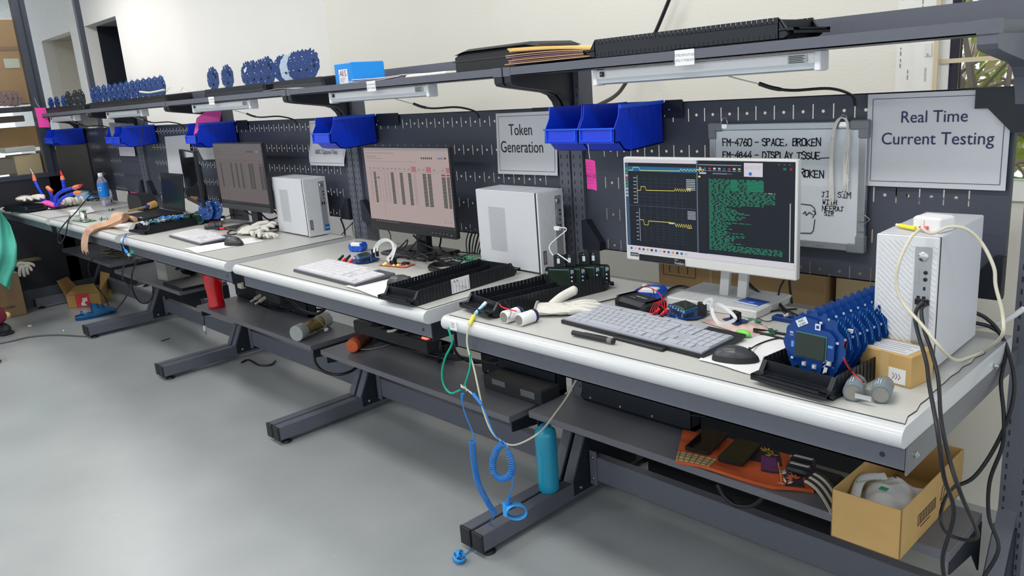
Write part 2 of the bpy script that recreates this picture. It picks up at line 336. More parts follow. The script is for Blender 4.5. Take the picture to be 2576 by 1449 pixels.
def upright(x0, x1):
    g = G(); m = SLATE; y0, y1 = .65, .715
    g.box((x0, y0, .05), (x1, y1, 1.462), m)
    for z in [.12+.028*k for k in range(47)]:
        for x in (x0+.010, x1-.010): g.box((x-.0018, y0-.0006, z), (x+.0018, y0, z+.013), EDGE)
    return g
ARMP = [(.376, 1.457), (.376, 1.440), (.383, 1.431), (.42, 1.424), (.57, 1.402), (.60, 1.392), (.622, 1.370), (.640, 1.33), (.65, 1.30), (.715, 1.30), (.715, 1.457)]
labels = {1: 'rightmost workbench, its lower shelf holding an open carton', 2: 'workbench with the black monitor showing a spreadsheet, second from right', 3: 'middle workbench in the row, a red bottle on its lower shelf',
          4: 'workbench with a tan glove hanging over its front edge', 5: 'far left workbench against the glass partition'}
LS = {1: (-1.378, -.045, .435, .350), 2: (-2.650, -1.411, .374, .340), 3: (-3.995, -2.718, .365, .348), 4: (-5.36, -4.214, .362, .400), 5: (-6.60, -5.434, .362, .430)}
def bolt(g, p, ax, r=.006):
    q = V(p); g.cyl(q, q+V(ax)*.004, r, CHROME, 10); g.cyl(q+V(ax)*.004, q+V(ax)*.007, r*.55, CHROME, 8)
benches = {}
for k in range(1, 6):
    R = -(k-1)*W; L_ = -k*W; t = thing('workbench', labels[k], 'workbench', (R, 0, 0), group=None); benches[k] = t
    l0, l1 = -W, 0   # local
    # tabletop with half-round nose
    n = [( .012-.0205*sin(pi*j/10)*1.0, ZT-.0205-.0205*-cos(pi*j/10)*1) for j in range(11)]
    pr = [(.60, ZT)]+[(.012-.0205*sin(a), ZT-.0205+.0205*cos(a)) for a in [pi*j/12 for j in range(13)]]+[(.60, ZT-.041)]
    tl = l0+(.08 if k < 5 else .04)
    g = G(); g.prism(pr[::-1], tl, 0, WHITE, 'x', True); tt = g.build('tabletop', t)
    g = G(); g.box((tl+.010, .014, ZT), (-.008, .575, ZT+.0012), EDGE); g.box((tl+.0112, .0155, ZT+.0008), (-.0092, .574, ZT+.0022), MATG)
    if k == 1: # torn edge of the mat at the free end
        g = G(); e = [(tl+.01, .014)]+[(-.004-.006*abs(sin(j*1.7))-.010*sin(j/16*pi), .016+.033*j) for j in range(17)]+[(tl+.01, .574)]
        g.prism([(x, y) for x, y in e], ZT, ZT+.0012, EDGE, 'z'); e2 = [(x-.001, y+.0012) for x, y in e]; e2[0] = (tl+.0115, .0155); g.prism(e2, ZT+.0006, ZT+.0022, MATG, 'z')
    g.build('mat', t, 'thin grey antistatic mat')
    g = G(); g.box((tl+.035 if k != 5 else tl, .017, .734), (-.002, .020, ZT-.041), SLATE); g.box((tl+.035, .017, .734), (-.002, .045, .737), SLATE); g.box((tl+.1, .5, .75), (-.02, .53, ZT-.041), SLATE)
    if k != 5: g.cyl((-.04, .0165, .757), (-.04, .0172, .757), .005, EDGE)
    g.build('front_rail', t)
    for sx in (-.0, l0+.10):
        m_ = M('end plate steel', (.17, .18, .19), .35, .4) if (k == 1 and sx == 0) else DARK
        g = G(); g.prism([(.017, ZT-.041), (.017, .722), (.10, .728), (.60, .745), (.66, .745), (.66, ZT-.041)][::-1] if 0 else [(.017, .728), (.60, .738), (.66, .738), (.66, ZT-.041), (.017, ZT-.041)], sx-.001, sx+.002, m_, 'x')
        if k == 1 and sx == 0: bolt(g, (.002, .05, .757), (1, 0, 0)); bolt(g, (.002, .48, .79), (1, 0, 0))
        g.build('side_bracket', t)
    for side in (0, 1):
        ux0 = (-.052 if side == 0 else l0+.004); ux1 = ux0+.048
        if k == 1 and side == 0: ux0, ux1 = -.012, .045
        upright(ux0, ux1).build('upright', t)
        fx0 = -.043 if side == 0 else l0+.014; fx1 = fx0+.045
        if k == 1 and side == 0: fx0, fx1 = -.015, .03
        g = G(); g.box((fx0, .085, .022), (fx1, 1.0, .083), SLATE, .002); ft = g.build('foot', t)
        g = G(); g.box((fx0-.001, .080, .021), (fx1+.001, .090, .084), BLACKM, .002); g.box((fx0+.006, .0795, .03), (fx1-.006, .081, .075), BLACKM); g.build('end_cap', ft)
        for yy in (.125, .93):
            g = G(); cx = (fx0+fx1)/2; g.at((cx, yy, 0)); g.lathe([(.024, .0), (.025, .004), (.020, .010), (.008, .013), (.008, .024)], BLACK, 16); g.build('leveling_foot', ft)
        g = G(); c0, c1 = fx0+.003, fx1-.003
        g.prism([(.505, .0825), (.630, .34), (.66, .40), (.72, .40), (.76, .30), (.88, .083)], c0, c1, SLATE, 'x'); g.prism([(.512, .035), (.512, .081), (.64, .34), (.72, .34), (.86, .081), (.86, .035)], c1, c1+.004, DARK, 'x'); g.prism([(.512, .035), (.512, .081), (.64, .34), (.72, .34), (.86, .081), (.86, .035)], c0-.004, c0, DARK, 'x')
        bolt(g, (c1+.004, .545, .055), (1, 0, 0)); g.build('gusset', t)
        g = G(); ax0, ax1 = (-.043, -.008) if side == 0 else (l0+.002, l0+.030); DK = SLATE if k == 1 and side == 0 else DARK
        g.prism(ARMP, ax0, ax1, DK, 'x'); g.box((ax0-.001, .3735, 1.4575), (ax1+.001, .40, 1.484), SLATE); g.box((ax1-.001, .372, 1.4), (ax1, .373, 1.401), DARK); g.build('support_arm', t)
    # stretcher between the feet
    g = G(); a, b = l0+.072, -.055; g.box((a, .60, .065), (b, .64, .155), SLATE, .003)
    for e, s in ((a-.008, 1), (b+.008, -1)):
        g.box((min(e, e+.03*s), .595, .05), (max(e, e+.03*s), .60, .178), SLATE); bolt(g, (e+.014*s, .595, .075), (0, -1, 0)); bolt(g, (e+.014*s, .595, .155), (0, -1, 0))
    g.build('stretcher', t)
    # lower shelf
    a, b, y, z = LS[k]; a -= R; b -= R
    g = G(); g.box((a, y, z-.024), (b, .655, z), M('dark shelf board', (.135, .137, .158), .42, var=.12, scale=150), .0012); g.build('lower_shelf', t)
    for sx in (a+.03, b-.004): g = G(); g.prism([(y+.01, z-.024), (y+.01, z-.060), (.60, z-.085), (.66, z-.16), (.66, z-.024)], sx, sx+.004, DARK, 'x'); g.build('shelf_bracket', t)
    # upper tray shelf
    a, b = l0+.032, -.045 if k > 1 else -.032
    g = G(); g.box((a, .374, 1.458), (b, .376, 1.483), SLATE); g.box((a, .374, 1.458), (b, .65, 1.4605), SLATE); g.box((a, .648, 1.458), (b, .65, 1.532), SLATE); g.box((b, .374, 1.458), (b+.002, .65, 1.484), SLATE); g.box((a, .374, 1.457), (b, .39, 1.458), DARK)
    g.build('upper_shelf', t)
    # pegboard
    a, b = (l0+.053, -.062) if k > 1 else (l0+.053, -.045)
    perforated(a, b, .888, 1.350, YB).build('pegboard', t)
    for sx, w_ in ((a-.002, .12), (b-.11, .11)):
        g = G(); g.box((sx, YB-.006, 1.300), (sx+w_, YB-.003, 1.352), DARK); g.build('hanging_clip', t)
    for sx, s in ((a-.006, 1), (b+.006, -1)):
        g = G(); q = [(sx, .985), (sx+.02*s, .985), (sx+.075*s, .915), (sx+.075*s, .888), (sx, .888)]; g.prism(q if s > 0 else q[::-1], YB-.03, YB-.004, DARK, 'y'); g.build('corner_bracket', t)
g = G()
q = [(-.12, 1.352), (-.012, 1.352), (-.012, 1.256), (-.045, 1.256), (-.094, 1.308), (-.12, 1.308)]
g.prism(q, YB-.020, YB-.015, DARK, 'y'); g.build('corner_plate', benches[1])
# asset stickers on the shelf lips
for k, (u0, u1, v) in {1: (1697, 1746, 138), 2: (922, 944, 213), 3: (523, 537, 244)}.items():
    a, b = P(u0, v, y=.372), P(u1, v, y=.372); g = G(); R = -(k-1)*W
    g.box((a.x-R, .3722, 1.447), (b.x-R, .3735, 1.4835), PAPER); m_ = M('grey print', (.25, .25, .27), .7)
    c = (a.x+b.x)/2-R; g.text('STPL/MFU/PCB/', .0085, m_, (c, .3722, 1.468)); g.text('ASMLY-TABLE/01', .0085, m_, (c, .3722, 1.456)); g.build('asset_label', benches[k], 'white asset sticker')
# ================================================================ ON AND AROUND THE UPPER SHELF
def batten(x0, x1, y, z, label, first):
    t = thing('batten_light', label, 'lamp', (x0, y, z), group=None); l = x1-x0
    LW = M('white light housing', (.80, .81, .83), .35); DF = M('frosted diffuser', (.58, .62, .66), .3)
    g = G(); g.prism([(.0, -.018), (-.002, -.002), (.002, 0), (.034, 0), (.034, -.024), (.0, -.024)][::-1], .014, l-.014, LW, 'x'); g.box((.014, -.0035, -.006), (l-.014, .0, -.004), LW); g.build('housing', t)
    g = G(); g.prism([(.001, -.024), (.004, -.036), (.028, -.040), (.034, -.024)], .014, l-.016, DF, 'x'); g.build('diffuser', t)
    for a in (0, l-.014): g = G(); g.box((a, -.004, -.042), (a+.014, .038, .002), LW, .003); g.build('end_cap', t)
    g = G(); g.box((.028, -.0065, -.019), (.040, -.001, -.006), BLACK, .001); g.cyl((.034, -.0066, -.012), (.034, -.0072, -.012), .0015, SILK); g.build('switch', t)
    g = G(); g.box((l-.075, -.0032, -.022), (l-.030, -.0022, -.003), M('grey rating label', (.50, .53, .53), .6))
    for k in range(5): g.box((l-.072, -.0036, -.006-.0035*k), (l-.036-.004*(k % 2), -.0031, -.0075-.0035*k), INK)
    g.build('rating_label', t)
    g = G(); m = l*.62; g.tube([(m, .03, -.04), (m+.04, .05, -.055), (m+.07, .07, -.066)], .0018, M('white lead', (.5, .5, .45), .5), 6, smooth=True)
    g.tube([(m+.06, .065, -.062), (m+.09, .08, -.075), (m+.13, .10, -.083), (m+.19, .16, -.085), (m+.215, .22, -.105), (m+.218, .235, -.13)], .0035, CABLE, 8, smooth=True, rr=lambda s: .0048 if s < .3 else .0034)
    g.build('power_lead', t)
batten(-.992, -.352, .403, 1.454, 'white tube light under the rightmost upper shelf, nearest and longest in view', 1)
batten(-2.350, -1.715, .403, 1.455, 'white tube light under the shelf with the small blue box', 0)
batten(-3.68, -3.03, .403, 1.455, 'white tube light under the shelf carrying the upright round blue boards', 0)
batten(-5.02, -4.40, .403, 1.455, 'white tube light above the two blue bins with a grey sheet', 0)
batten(-6.30, -5.70, .403, 1.455, 'farthest white tube light near the glass partition', 0)
# ---- blue bins
def bin_(x0, x1, label, foam=None):
    w_ = x1-x0; t = thing('storage_bin', label, 'bin', (x0, .65, 1.228), group=None); g = G(); T_ = .0025
    side = [(0, .128), (-.200, .132), (-.205, .10), (-.225, .068), (-.228, .030), (-.205, .026), (-.185, .006), (-.16, 0), (-.002, .008)]
    g.prism([(y, z) for y, z in side], 0, T_, BIN, 'x'); g.prism(side, w_-T_, w_, BIN, 'x')
    g.box((0, -.004, .006), (w_, 0, .128), BIN); g.prism([(-.16, 0), (-.002, .008), (-.002, .011), (-.16, .003)], 0, w_, BIN, 'x')
    g.prism([(-.16, 0), (-.185, .006), (-.205, .026), (-.202, .029), (-.183, .009), (-.16, .003)], 0, w_, BIN, 'x')
    for yy in (-.03, -.06, -.09, -.12): g.box((w_-.0005, yy-.0015, .012), (w_+.0015, yy+.0015, .118), BIN)
    g.box((w_, -.2, .120), (w_+.004, 0, .130), BIN2); g.box((-.004, -.2, .120), (0, 0, .130), BIN2); g.prism([(-.150, .0), (-.150, .13), (-.155, .13), (-.155, .0)], w_, w_+.002, BIN, 'x'); g.build('body', t)
    g = G(); g.prism([(-.228, .030), (-.225, .068), (-.221, .068), (-.224, .030)], 0, w_, BIN, 'x'); g.box((0, -.228, .028), (w_, -.200, .031), BIN)
    g.box((-.002, -.231, .066), (w_+.002, -.222, .070), BIN2); g.box((.006, -.2305, .034), (.010, -.2265, .064), BIN2); g.box((w_-.010, -.2305, .034), (w_-.006, -.2265, .064), BIN2); g.box((.006, -.231, .034), (w_-.006, -.227, .036), BIN2); g.build('front_lip', t, 'front lip with a raised label frame')
    return t
bin_(-1.074, -.944, 'large blue bin holding clips, nearest to the handwritten whiteboard')
bin_(-1.208, -1.078, 'empty blue bin in front of the pale sheet lettered Token Generation')
bin_(-2.560, -2.418, 'blue bin covering the sheet lettered ADC Capture Test')
bin_(-3.890, -3.750, 'blue bin stuffed with a pink foam sheet')
bin_(-5.060, -4.925, 'front blue bin of the pair beside a grey sheet, a black lead across it')
bin_(-5.200, -5.065, 'blue bin of the middle pair with a grey sheet standing in it')
bin_(-6.545, -6.430, 'blue bin at the far left, nearer to the tube light')
bin_(-6.665, -6.550, 'farthest blue bin, next to the glass partition')
for x0, x1, lb in ((-.940, -.88, 'black hanging rail beside the blue bins over the white monitor'), (-2.414, -2.26, 'black hanging rail beside the bin over the black spreadsheet monitor'), (-3.746, -3.62, 'black hanging rail right of the bin with pink foam')):
    g = G(); g.box((x0, 0, -.028), (x1, .008, .022), DARK, .002); bolt(g, (x0+.02, -.001, -.005), (0, -1, 0), .003); g.build('hanging_rail', None, lb, 'bracket', loc=(0, .652, 1.335))
g = G(); g.grid(lambda u, v: V((-3.885+.115*u, .47+.10*u+.03*v, 1.30+.085*v+.045*u+.015*sin(3*u))), 10, 6, PINK, .004); g.build('foam_sheet', None, 'pink foam sheet sticking out of a blue bin', 'foam')
g = G(); g.grid(lambda u, v: V((-5.195+.11*u, .46+.12*u, 1.30+.09*v-.02*u*v)), 4, 4, M('grey sheet', (.42, .42, .45), .6), .001); g.build('plastic_sheet', None, 'grey sheet standing in the far pair of blue bins', 'sheet')
# little clips in the nearest bin
g = G(); CL = M('steel clip', (.35, .37, .40), .3, .8)
for k in range(40):
    c = V((-1.01+random.uniform(-.045, .05), .50+random.uniform(-.05, .06), 1.262+random.uniform(-.01, .012))); d = V((random.uniform(-1, 1), random.uniform(-1, 1), random.uniform(-.3, .5))).normalized()*.012; g.cyl(c-d, c+d, .0018, CL if k % 3 else CABLE, 5)
g.build('clips', None, 'loose dark metal clips lying in the nearest blue bin', 'clips', kind='stuff')
g = G()
for k in range(9): z = 1.272+k*.009; g.box((-.962, .47+random.uniform(-.004, .004), z), (-.950-.004*(k % 2), .50, z+.006), SILK)
g.build('connector_strip', None, 'stack of pale connector strips standing inside the nearest blue bin', 'connectors')
# pink tags on strings
def ptag(name, label, us, x_, y_, strpts, rz=0, txt=True):
    t = thing(name, label, 'tag', us, rz); g = G(); PM = M('pink tag card', (.72, .05, .33), .7)
    g.grid(lambda u, v: V(((u-.5)*x_+.014*v*0, .004*sin(2*v)+.006*sin(3*u), -y_*v-.006*u)), 6, 8, PM, .0006); g.build('card', t)
    if txt:
        g = G(); rl = M('purple print', (.15, .02, .12), .7)
        for k in range(7): g.box((-x_*.4, -.003, -.01-y_*.8*k/7), (x_*.35, -.0022, -.0105-y_*.8*k/7), rl)
        scrawl(g, 'PU-I04', -x_*.35, -y_*.62, .008, rl, .0012, -.0035); g.build('print', t)
    g = G(); g.tube(strpts, .0009, M('white string', (.7, .68, .62), .8), 5, smooth=True); g.build('string', t)
a = P(1484, 400, y=.43)
ptag('hanging_tag', 'pink paper tag hanging on a string below the nearest blue bins', tuple(a), .030, .085, [(0, 0, 0), (-.002, 0, .02), (0, -.006, .055), (.012, -.002, .068), (.03, .02, .066)], .25)
a = P(100, 270, y=.37)
ptag('hanging_tag', 'pink tag hanging from the far left end of the upper shelf', tuple(a), .105, .145, [(0, 0, 0), (-.02, 0, .025), (-.03, 0, .07)], .5, False)
# ---- round circuit boards
ORD = ['first', 'second', 'third', 'fourth', 'fifth', 'sixth', 'seventh', 'eighth', 'ninth', 'tenth', 'eleventh', 'twelfth', 'thirteenth']
def outline(R, n=72):
    o = []
    for k in range(n):
        a = 2*pi*k/n; r = R*(1+.028*cos(14*a))
        if 48 < math.degrees(a) < 132: r *= 1.08 if int(math.degrees(a)/10) % 2 else .95
        if abs(math.degrees(a)-90) < 5: r = R*1.13
        if 255 < math.degrees(a) < 285: r *= .97
        if abs(math.degrees(a)-205) < 6 or abs(math.degrees(a)-335) < 6: r *= .93
        o.append((r*cos(a)*.98, R*1.0+r*sin(a)))
    return o
def disc(name, label, R, col, loc, rz=0, lean=0, roll=0, group=None, detail=True, holes=True, glare=False):
    t = thing(name, label, 'circuit board', loc, rz, group); M0 = Matrix.Rotation(roll, 4, 'Y') @ Matrix.Rotation(lean, 4, 'X')
    g = G(); g.T = M0; g.prism(outline(R)[::-1], 0, .0016, col, 'y')
    if detail:
        for s in (1, -1):
            y = -.0006 if s == 1 else .0016
            for k in range(12): a = 2.2*k+.3; r = R*(.25+.6*((k*37) % 17)/17); cx, cz = r*cos(a), R+r*sin(a); b_ = k % 4 == 0; g.box((cx-(.0030 if b_ else .0022), y, cz-(.006 if b_ and not s == 1 else .0008)), (cx+(.0030 if b_ else .0022), y+.0006, cz+(.006 if b_ and not s == 1 else .0008)), SILK if b_ else TRACE)
    g.build('board', t)
    g = G(); g.T = M0; y = -.002
    g.cb((R*.35, y, R*1.35), (.010, .003, .010), BLACK); g.cb((R*.45, y, R*1.0), (.008, .002, .014), BLACK); g.cb((-R*.2, y, R*.6), (.012, .0025, .008), BLACK); g.build('chips', t, kind='stuff')
    g = G(); g.T = M0
    for a in (20, 75, 150, 215): g.cb((R*.80*cos(radians(a)), -.002, R+R*.80*sin(radians(a))), (.005, .003, .004), SILK)
    g.build('connectors', t, kind='stuff')
    return t
# ---- black comb trays
def tray(label, loc, rz, w_=.160, L=.40, h=.046, rx=0, sub='tray'):
    t = thing('circuit_board_tray', label, 'tray', loc, rz, None); t.rotation_euler.x = rx; m = TRAYM; e = .028
    def wall(g, x, h_, y0, y1, tip):
        n = int((y1-y0)/.0128); d = (y1-y0)/n
        g.prism([(y0-(tip if tip else 0), h_*.0), (y0, h_*.72), (y1, h_*.72), (y1+(tip if tip else 0), 0)] if 0 else [(y0, 0), (y0-tip*.0, h_*.72), (y1, h_*.72), (y1, 0)], x, x+.0022, m, 'x')
        for k in range(n): g.box((x, y0+k*d+.0011, h_*.70), (x+.0022, y0+(k+1)*d-.0011, h_), m)
        for k in range(n): g.box((x+.0022, y0+k*d, h_*.12), (x+.0034, y0+k*d+.0012, h_*.85), m); g.box((x-.0010, y0+k*d+d*.5, h_*.05), (x, y0+k*d+d*.5+.001, h_*.25), m)
    g = G(); wall(g, 0, h, e+.012, L-e-.012, .02); g.prism([(e-.012, .010), (e+.012, h), (e+.013, h), (e+.013, 0), (e+.002, 0)][::-1], 0, .0022, m, 'x'); g.prism([(L-e-.013, 0), (L-e-.013, h), (L-e-.012, h), (L-e+.012, .010), (L-e-.002, 0)][::-1], 0, .0022, m, 'x'); g.build('side_wall', t)
    g = G(); x = w_-.0022; wall(g, x, h, e+.012, L-e-.012, .02); g.prism([(e-.012, .010), (e+.012, h), (e+.013, h), (e+.013, 0), (e+.002, 0)][::-1], x, x+.0022, m, 'x'); g.prism([(L-e-.013, 0), (L-e-.013, h), (L-e-.012, h), (L-e+.012, .010), (L-e-.002, 0)][::-1], x, x+.0022, m, 'x'); g.build('side_wall', t)
    for xx in (w_*.3, w_*.7): g = G(); wall(g, xx, h*.66, e+.012, L-e-.012, 0); g.build('inner_rib', t)
    g = G(); n = 20
    for k in range(n): y = e+.005+(L-2*e-.01)*k/(n-1); g.box((0, y-.005, 0), (w_, y+.003, .002), m)
    g.box((0, e, 0), (.02, L-e, .002), m); g.box((w_-.02, e, 0), (w_, L-e, .002), m); g.box((w_*.28, e, 0), (w_*.34, L-e, .002), m); g.box((w_*.66, e, 0), (w_*.72, L-e, .002), m); g.build('slatted_base', t)
    for s in (0, 1):
        g = G(); Y = (lambda y: y) if not s else (lambda y: L-y)
        def bx(a, b): g.box((a[0], min(Y(a[1]), Y(b[1])), a[2]), (b[0], max(Y(a[1]), Y(b[1])), b[2]), m)
        bx((0, e+.010, 0), (w_, e+.0125, h*.9)); q = [(Y(e-.012), .012), (Y(e-.010), .010), (Y(e+.012), h*.92), (Y(e+.010), h*.92)]; g.prism(q if not s else q[::-1], .0, .010, m, 'x'); g.prism(q if not s else q[::-1], w_-.010, w_, m, 'x')
        bx((-.002, 0, .016), (w_+.002, .004, .022)); bx((-.002, 0, .018), (.016, e+.010, .022)); bx((w_-.014, 0, .018), (w_+.002, e+.010, .022)); bx((0, .004, .0165), (w_, e+.010, .0185)); bx((.016, .010, .0185), (w_-.014, .012, .022)); bx((.016, e-.002, .0185), (w_-.014, e, .022)); bx((-.002, .0, .010), (w_+.002, .002, .018)); g.build('end_handle', t)
    return t
def ytray(label, x0, x1, y=.46, z=1.4605, w_=.15, h=.062):   # long axis along the shelf
    t = tray(label, (x1, y, z), radians(90), w_, x1-x0, h); return t
ZU = 1.4605
a = -1.03; t = tray('black comb tray lying on the rightmost upper shelf', (-.395, .372, 1.4848), radians(90), .16, .60, .046); 
# shelf of bench 3: tray with ten upright round boards
ytray('black comb tray under the upright round boards, below the blue box end', -3.62, -2.92, .44)
ytray('black comb tray next to the blue box under the last round boards', -2.90, -2.42, .44)
bl = [(525, 'leftmost round blue board standing alone in the shelf tray'), (560, 'second round blue board standing alone in the shelf tray'), (610, 'round blue board with a white sticker, first of the leaning cluster'), (628, 'round board just behind the stickered one'), (645, 'third round board of the leaning cluster'), (662, 'tallest round board at the right end of the leaning cluster'),
      (702, 'first board of the right cluster on the shelf, tilted'), (716, 'silvery back of a round board facing the room'), (735, 'round board just right of the silvery one'), (750, 'third last round board in the shelf tray'), (768, 'second last round board in the shelf tray'), ]
SILV = M('silvery board back', (.42, .50, .62), .3, .3)
for i, (u, lb) in enumerate(bl):
    p = P(u+14, 210, y=.52); big = .058 if i not in (5, 8, 9, 10) else .062
    d = disc('circuit_board', lb, big, SILV if i == 7 else PCBD, (p.x+(.03 if i < 6 else -.02), .515+.004*(i % 3), 1.522), radians(8 if i < 6 else 14), radians(-4), radians(-27 if i < 6 else 14), 'round circuit boards standing in the shelf trays')
    if i == 2: g = G(); g.T = Matrix.Rotation(radians(-27), 4, 'Y') @ Matrix.Rotation(radians(-4), 4, 'X'); g.box((-.015, -.0028, .075), (.016, -.0022, .092), SILK); g.build('sticker', d)
# far shelves: dense row of boards in trays
ytray('black comb tray of the long dense row of round boards', -5.42, -4.02, .42)
fx = [P(u, 240, y=.50).x for u in [235+i*14.6 for i in range(13)]]
proto = disc('circuit_board', 'farthest board of the dense upright row of round boards', .056, PCB, (fx[0], .50, 1.518), radians(3), 0, 0, 'dense row of upright round boards on the far shelf')
for i in range(1, 13):
    dup(proto, (fx[i], .50, 1.518), radians(3), {12: 'rightmost board of the dense upright row on the far shelf'}.get(i, ORD[i]+' board from the left in the dense upright row on the far shelf'))
ytray('black comb tray near the partition holding odd circuit boards', -6.55, -5.50, .42)
sm = [(15, 4, 'red footed small board at the far left of the shelf'), (28, 4, 'second red footed small board at the far left'), (40, 4, 'third red footed small board at the far left'), (76, 1, 'pale upright board beside the pink tag string'), (88, 1, 'second pale upright board beside the pink tag string'), (102, 0, 'small upright board right of the pale ones'), (112, 1, 'pale small board in the far shelf group'),
      (127, 2, 'narrow blue upright board on the far shelf'), (142, 0, 'dark rounded board right of the narrow blue one'), (160, 2, 'blue board with a white stick on the far shelf'), (178, 3, 'tall leaning dark board on the far shelf'), (197, 3, 'second tall leaning dark board on the far shelf'), (210, 3, 'tall dark board next to the dense row')]
for i, (u, k, lb) in enumerate(sm):
    x = P(u, 255, y=.50).x; col = (PCBD, M('pale board', (.55, .58, .58), .4), PCB, BPCB, M('brown board', (.20, .12, .12), .4))[k]; x = max(x, -6.60) if u > 60 else -6.95; yy = .50 if u > 60 else P(u, 255, x=-6.95).y
    disc('small_circuit_board', lb, .045 if k < 3 else .058, col, (x, yy, 1.512 if u > 60 else P(u, 268, x=-6.95).z), radians(10) if u > 60 else radians(70), 0, radians(-22 if k == 3 else -8 if k == 4 else 4), 'assorted boards on the far shelf')
# cable scraps on the shelf
g = G(); g.tube([P(352, 231, y=.42), P(375, 233, y=.42), P(400, 229, y=.42), P(413, 226, y=.42)], .006, CREAM, 6, smooth=True); g.tube([P(418, 232, y=.42), P(425, 222, y=.42), P(432, 219, y=.42)], .0012, CREAM, 5, smooth=True)
g.build('cream_cable', None, 'cream cable lying on the shelf right of the dense row', 'cable')
g = G(); g.tube([P(440, 233, y=.45), P(455, 228, y=.45), P(460, 220, y=.45), P(468, 224, y=.45), P(480, 230, y=.45)], .0012, CREAM, 5, smooth=True); g.build('wire', None, 'thin curly wire on the shelf near the light sticker', 'wire')
# blue box with printed label
a = P(845, 208, y=.40); b = P(905, 205, y=.40); t = thing('small_blue_box', 'bright blue box wrapped in clear film, label lettered ABS', 'box', (a.x, .40, 1.462)); w_ = .118; BX = M('bright blue carton', (.01, .25, .72), .35)
g = G(); g.box((0, 0, 0), (w_, .15, .097), BX, .003); g.build('carton', t)
g = G(); g.box((.030, -.0012, .022), (.090, -.0004, .074), PAPER); g.text('A', .032, M('navy letter', (.02, .02, .20), .5), (.045, -.0012, .048)); g.text('B', .030, M('red letter', (.6, .04, .05), .5), (.060, -.0012, .050)); g.text('S', .032, M('navy letter', (.02, .02, .20), .5), (.076, -.0012, .048))
for k in range(3): g.box((.035, -.0016, .041-.006*k), (.075-.006*k, -.0012, .043-.006*k), M('grey print', (.25, .25, .27), .7))
g.build('label', t)
g = G(); g.grid(lambda u, v: V((-.004+.125*u, -.004-.012*v, .018*(1-v)+.006*sin(17*u)*v)), 20, 3, M('clear film', (.75, .85, .95), .1, alpha=.35), 0); g.build('film', t)
# papers
def stack(name, label, cat, x, y, z, w_, d, n, mats, rz=0, th=.002, jit=.006, curl=0, parts='sheet'):
    t = thing(name, label, cat, (x, y, z), rz); zz = 0
    for k in range(n):
        jx, jy = random.uniform(-jit, jit), random.uniform(-jit, jit); m_ = mats[k % len(mats)]; g = G()
        g.grid(lambda u, v: V((jx+w_*u, jy+d*v, zz+th+.012*curl*((u-.5)**2)*4*(k/n)+.002*sin(4*u+k))), 10, 3, m_, th*.85); g.build(parts, t); zz += th*1.25
    return t
stack('paper_stack', 'thin stack of printed sheets beside the blue box on the upper shelf', 'papers', -2.17, .39, 1.472, .32, .20, 7, [PAPER, M('lilac paper', (.58, .50, .58), .8)], 0, .0022, .008, .6)
g = G(); g.grid(lambda u, v: V((.42*u, .15*v, .006+.004*sin(5*u))), 12, 3, PAPER, .001); g.build('paper_sheet', None, 'flat white sheets on the shelf edge below the round boards', 'paper', loc=(-2.86, .385, 1.4795))
t = thing('white_tray', 'shallow white plastic tray between the papers and the black case', 'tray', (-1.84, .40, 1.462)); g = G(); g.box((0, 0, .0), (.22, .15, .030), M('off white plastic', (.74, .74, .66), .5), .005); g.build('body', t)
# black case
t = thing('zip_case', 'black zipped case on the upper shelf beside the yellow envelopes', 'case', (-1.578, .405, 1.462)); g = G(); CS = M('black nylon', (.016, .017, .019), .6, bump=.3, scale=200)
g.grid(lambda u, v: V((.005+.37*u, .0+.20*v, .078+.016*min(1, 8*u, 8*(1-u))*min(1, 5*v+.5)-.004)), 16, 8, CS, 0); g.box((0, 0, 0), (.38, .205, .080), CS, .014); g.build('body', t); g = G(); g.box((-.001, -.002, .052), (.381, .206, .056), M('zip tape', (.03, .03, .033), .5)); g.build('zip', t)
t = thing('paper_stack', 'bundle of yellow and brown envelopes overhanging the shelf corner', 'envelopes', (P(1272, 165, y=.37).x, .366, 1.486), radians(2)); YE = M('yellow envelope', (.72, .49, .16), .6, var=.06); BE = M('brown paper', (.45, .29, .17), .8); PK = M('dusty pink paper', (.55, .33, .36), .8)
for k in range(9):
    m_ = (BE, PK, BE, PK, PK, BE, PK, YE, YE)[k]; z0 = .003+.0048*k; L_ = .42-.012*k; o_ = .006*((k*5) % 4); g = G()
    g.grid(lambda u, v: V((o_+L_*u, .004*((k*3) % 5)+.19*v, z0+.0035+.004*sin(3.2*u)*(k/9)-.022*u*(k/9)*u+(.006*(1-u)**4 if k > 5 else 0))), 14, 4, m_, .0028 if k < 7 else .005); g.build('envelope', t)
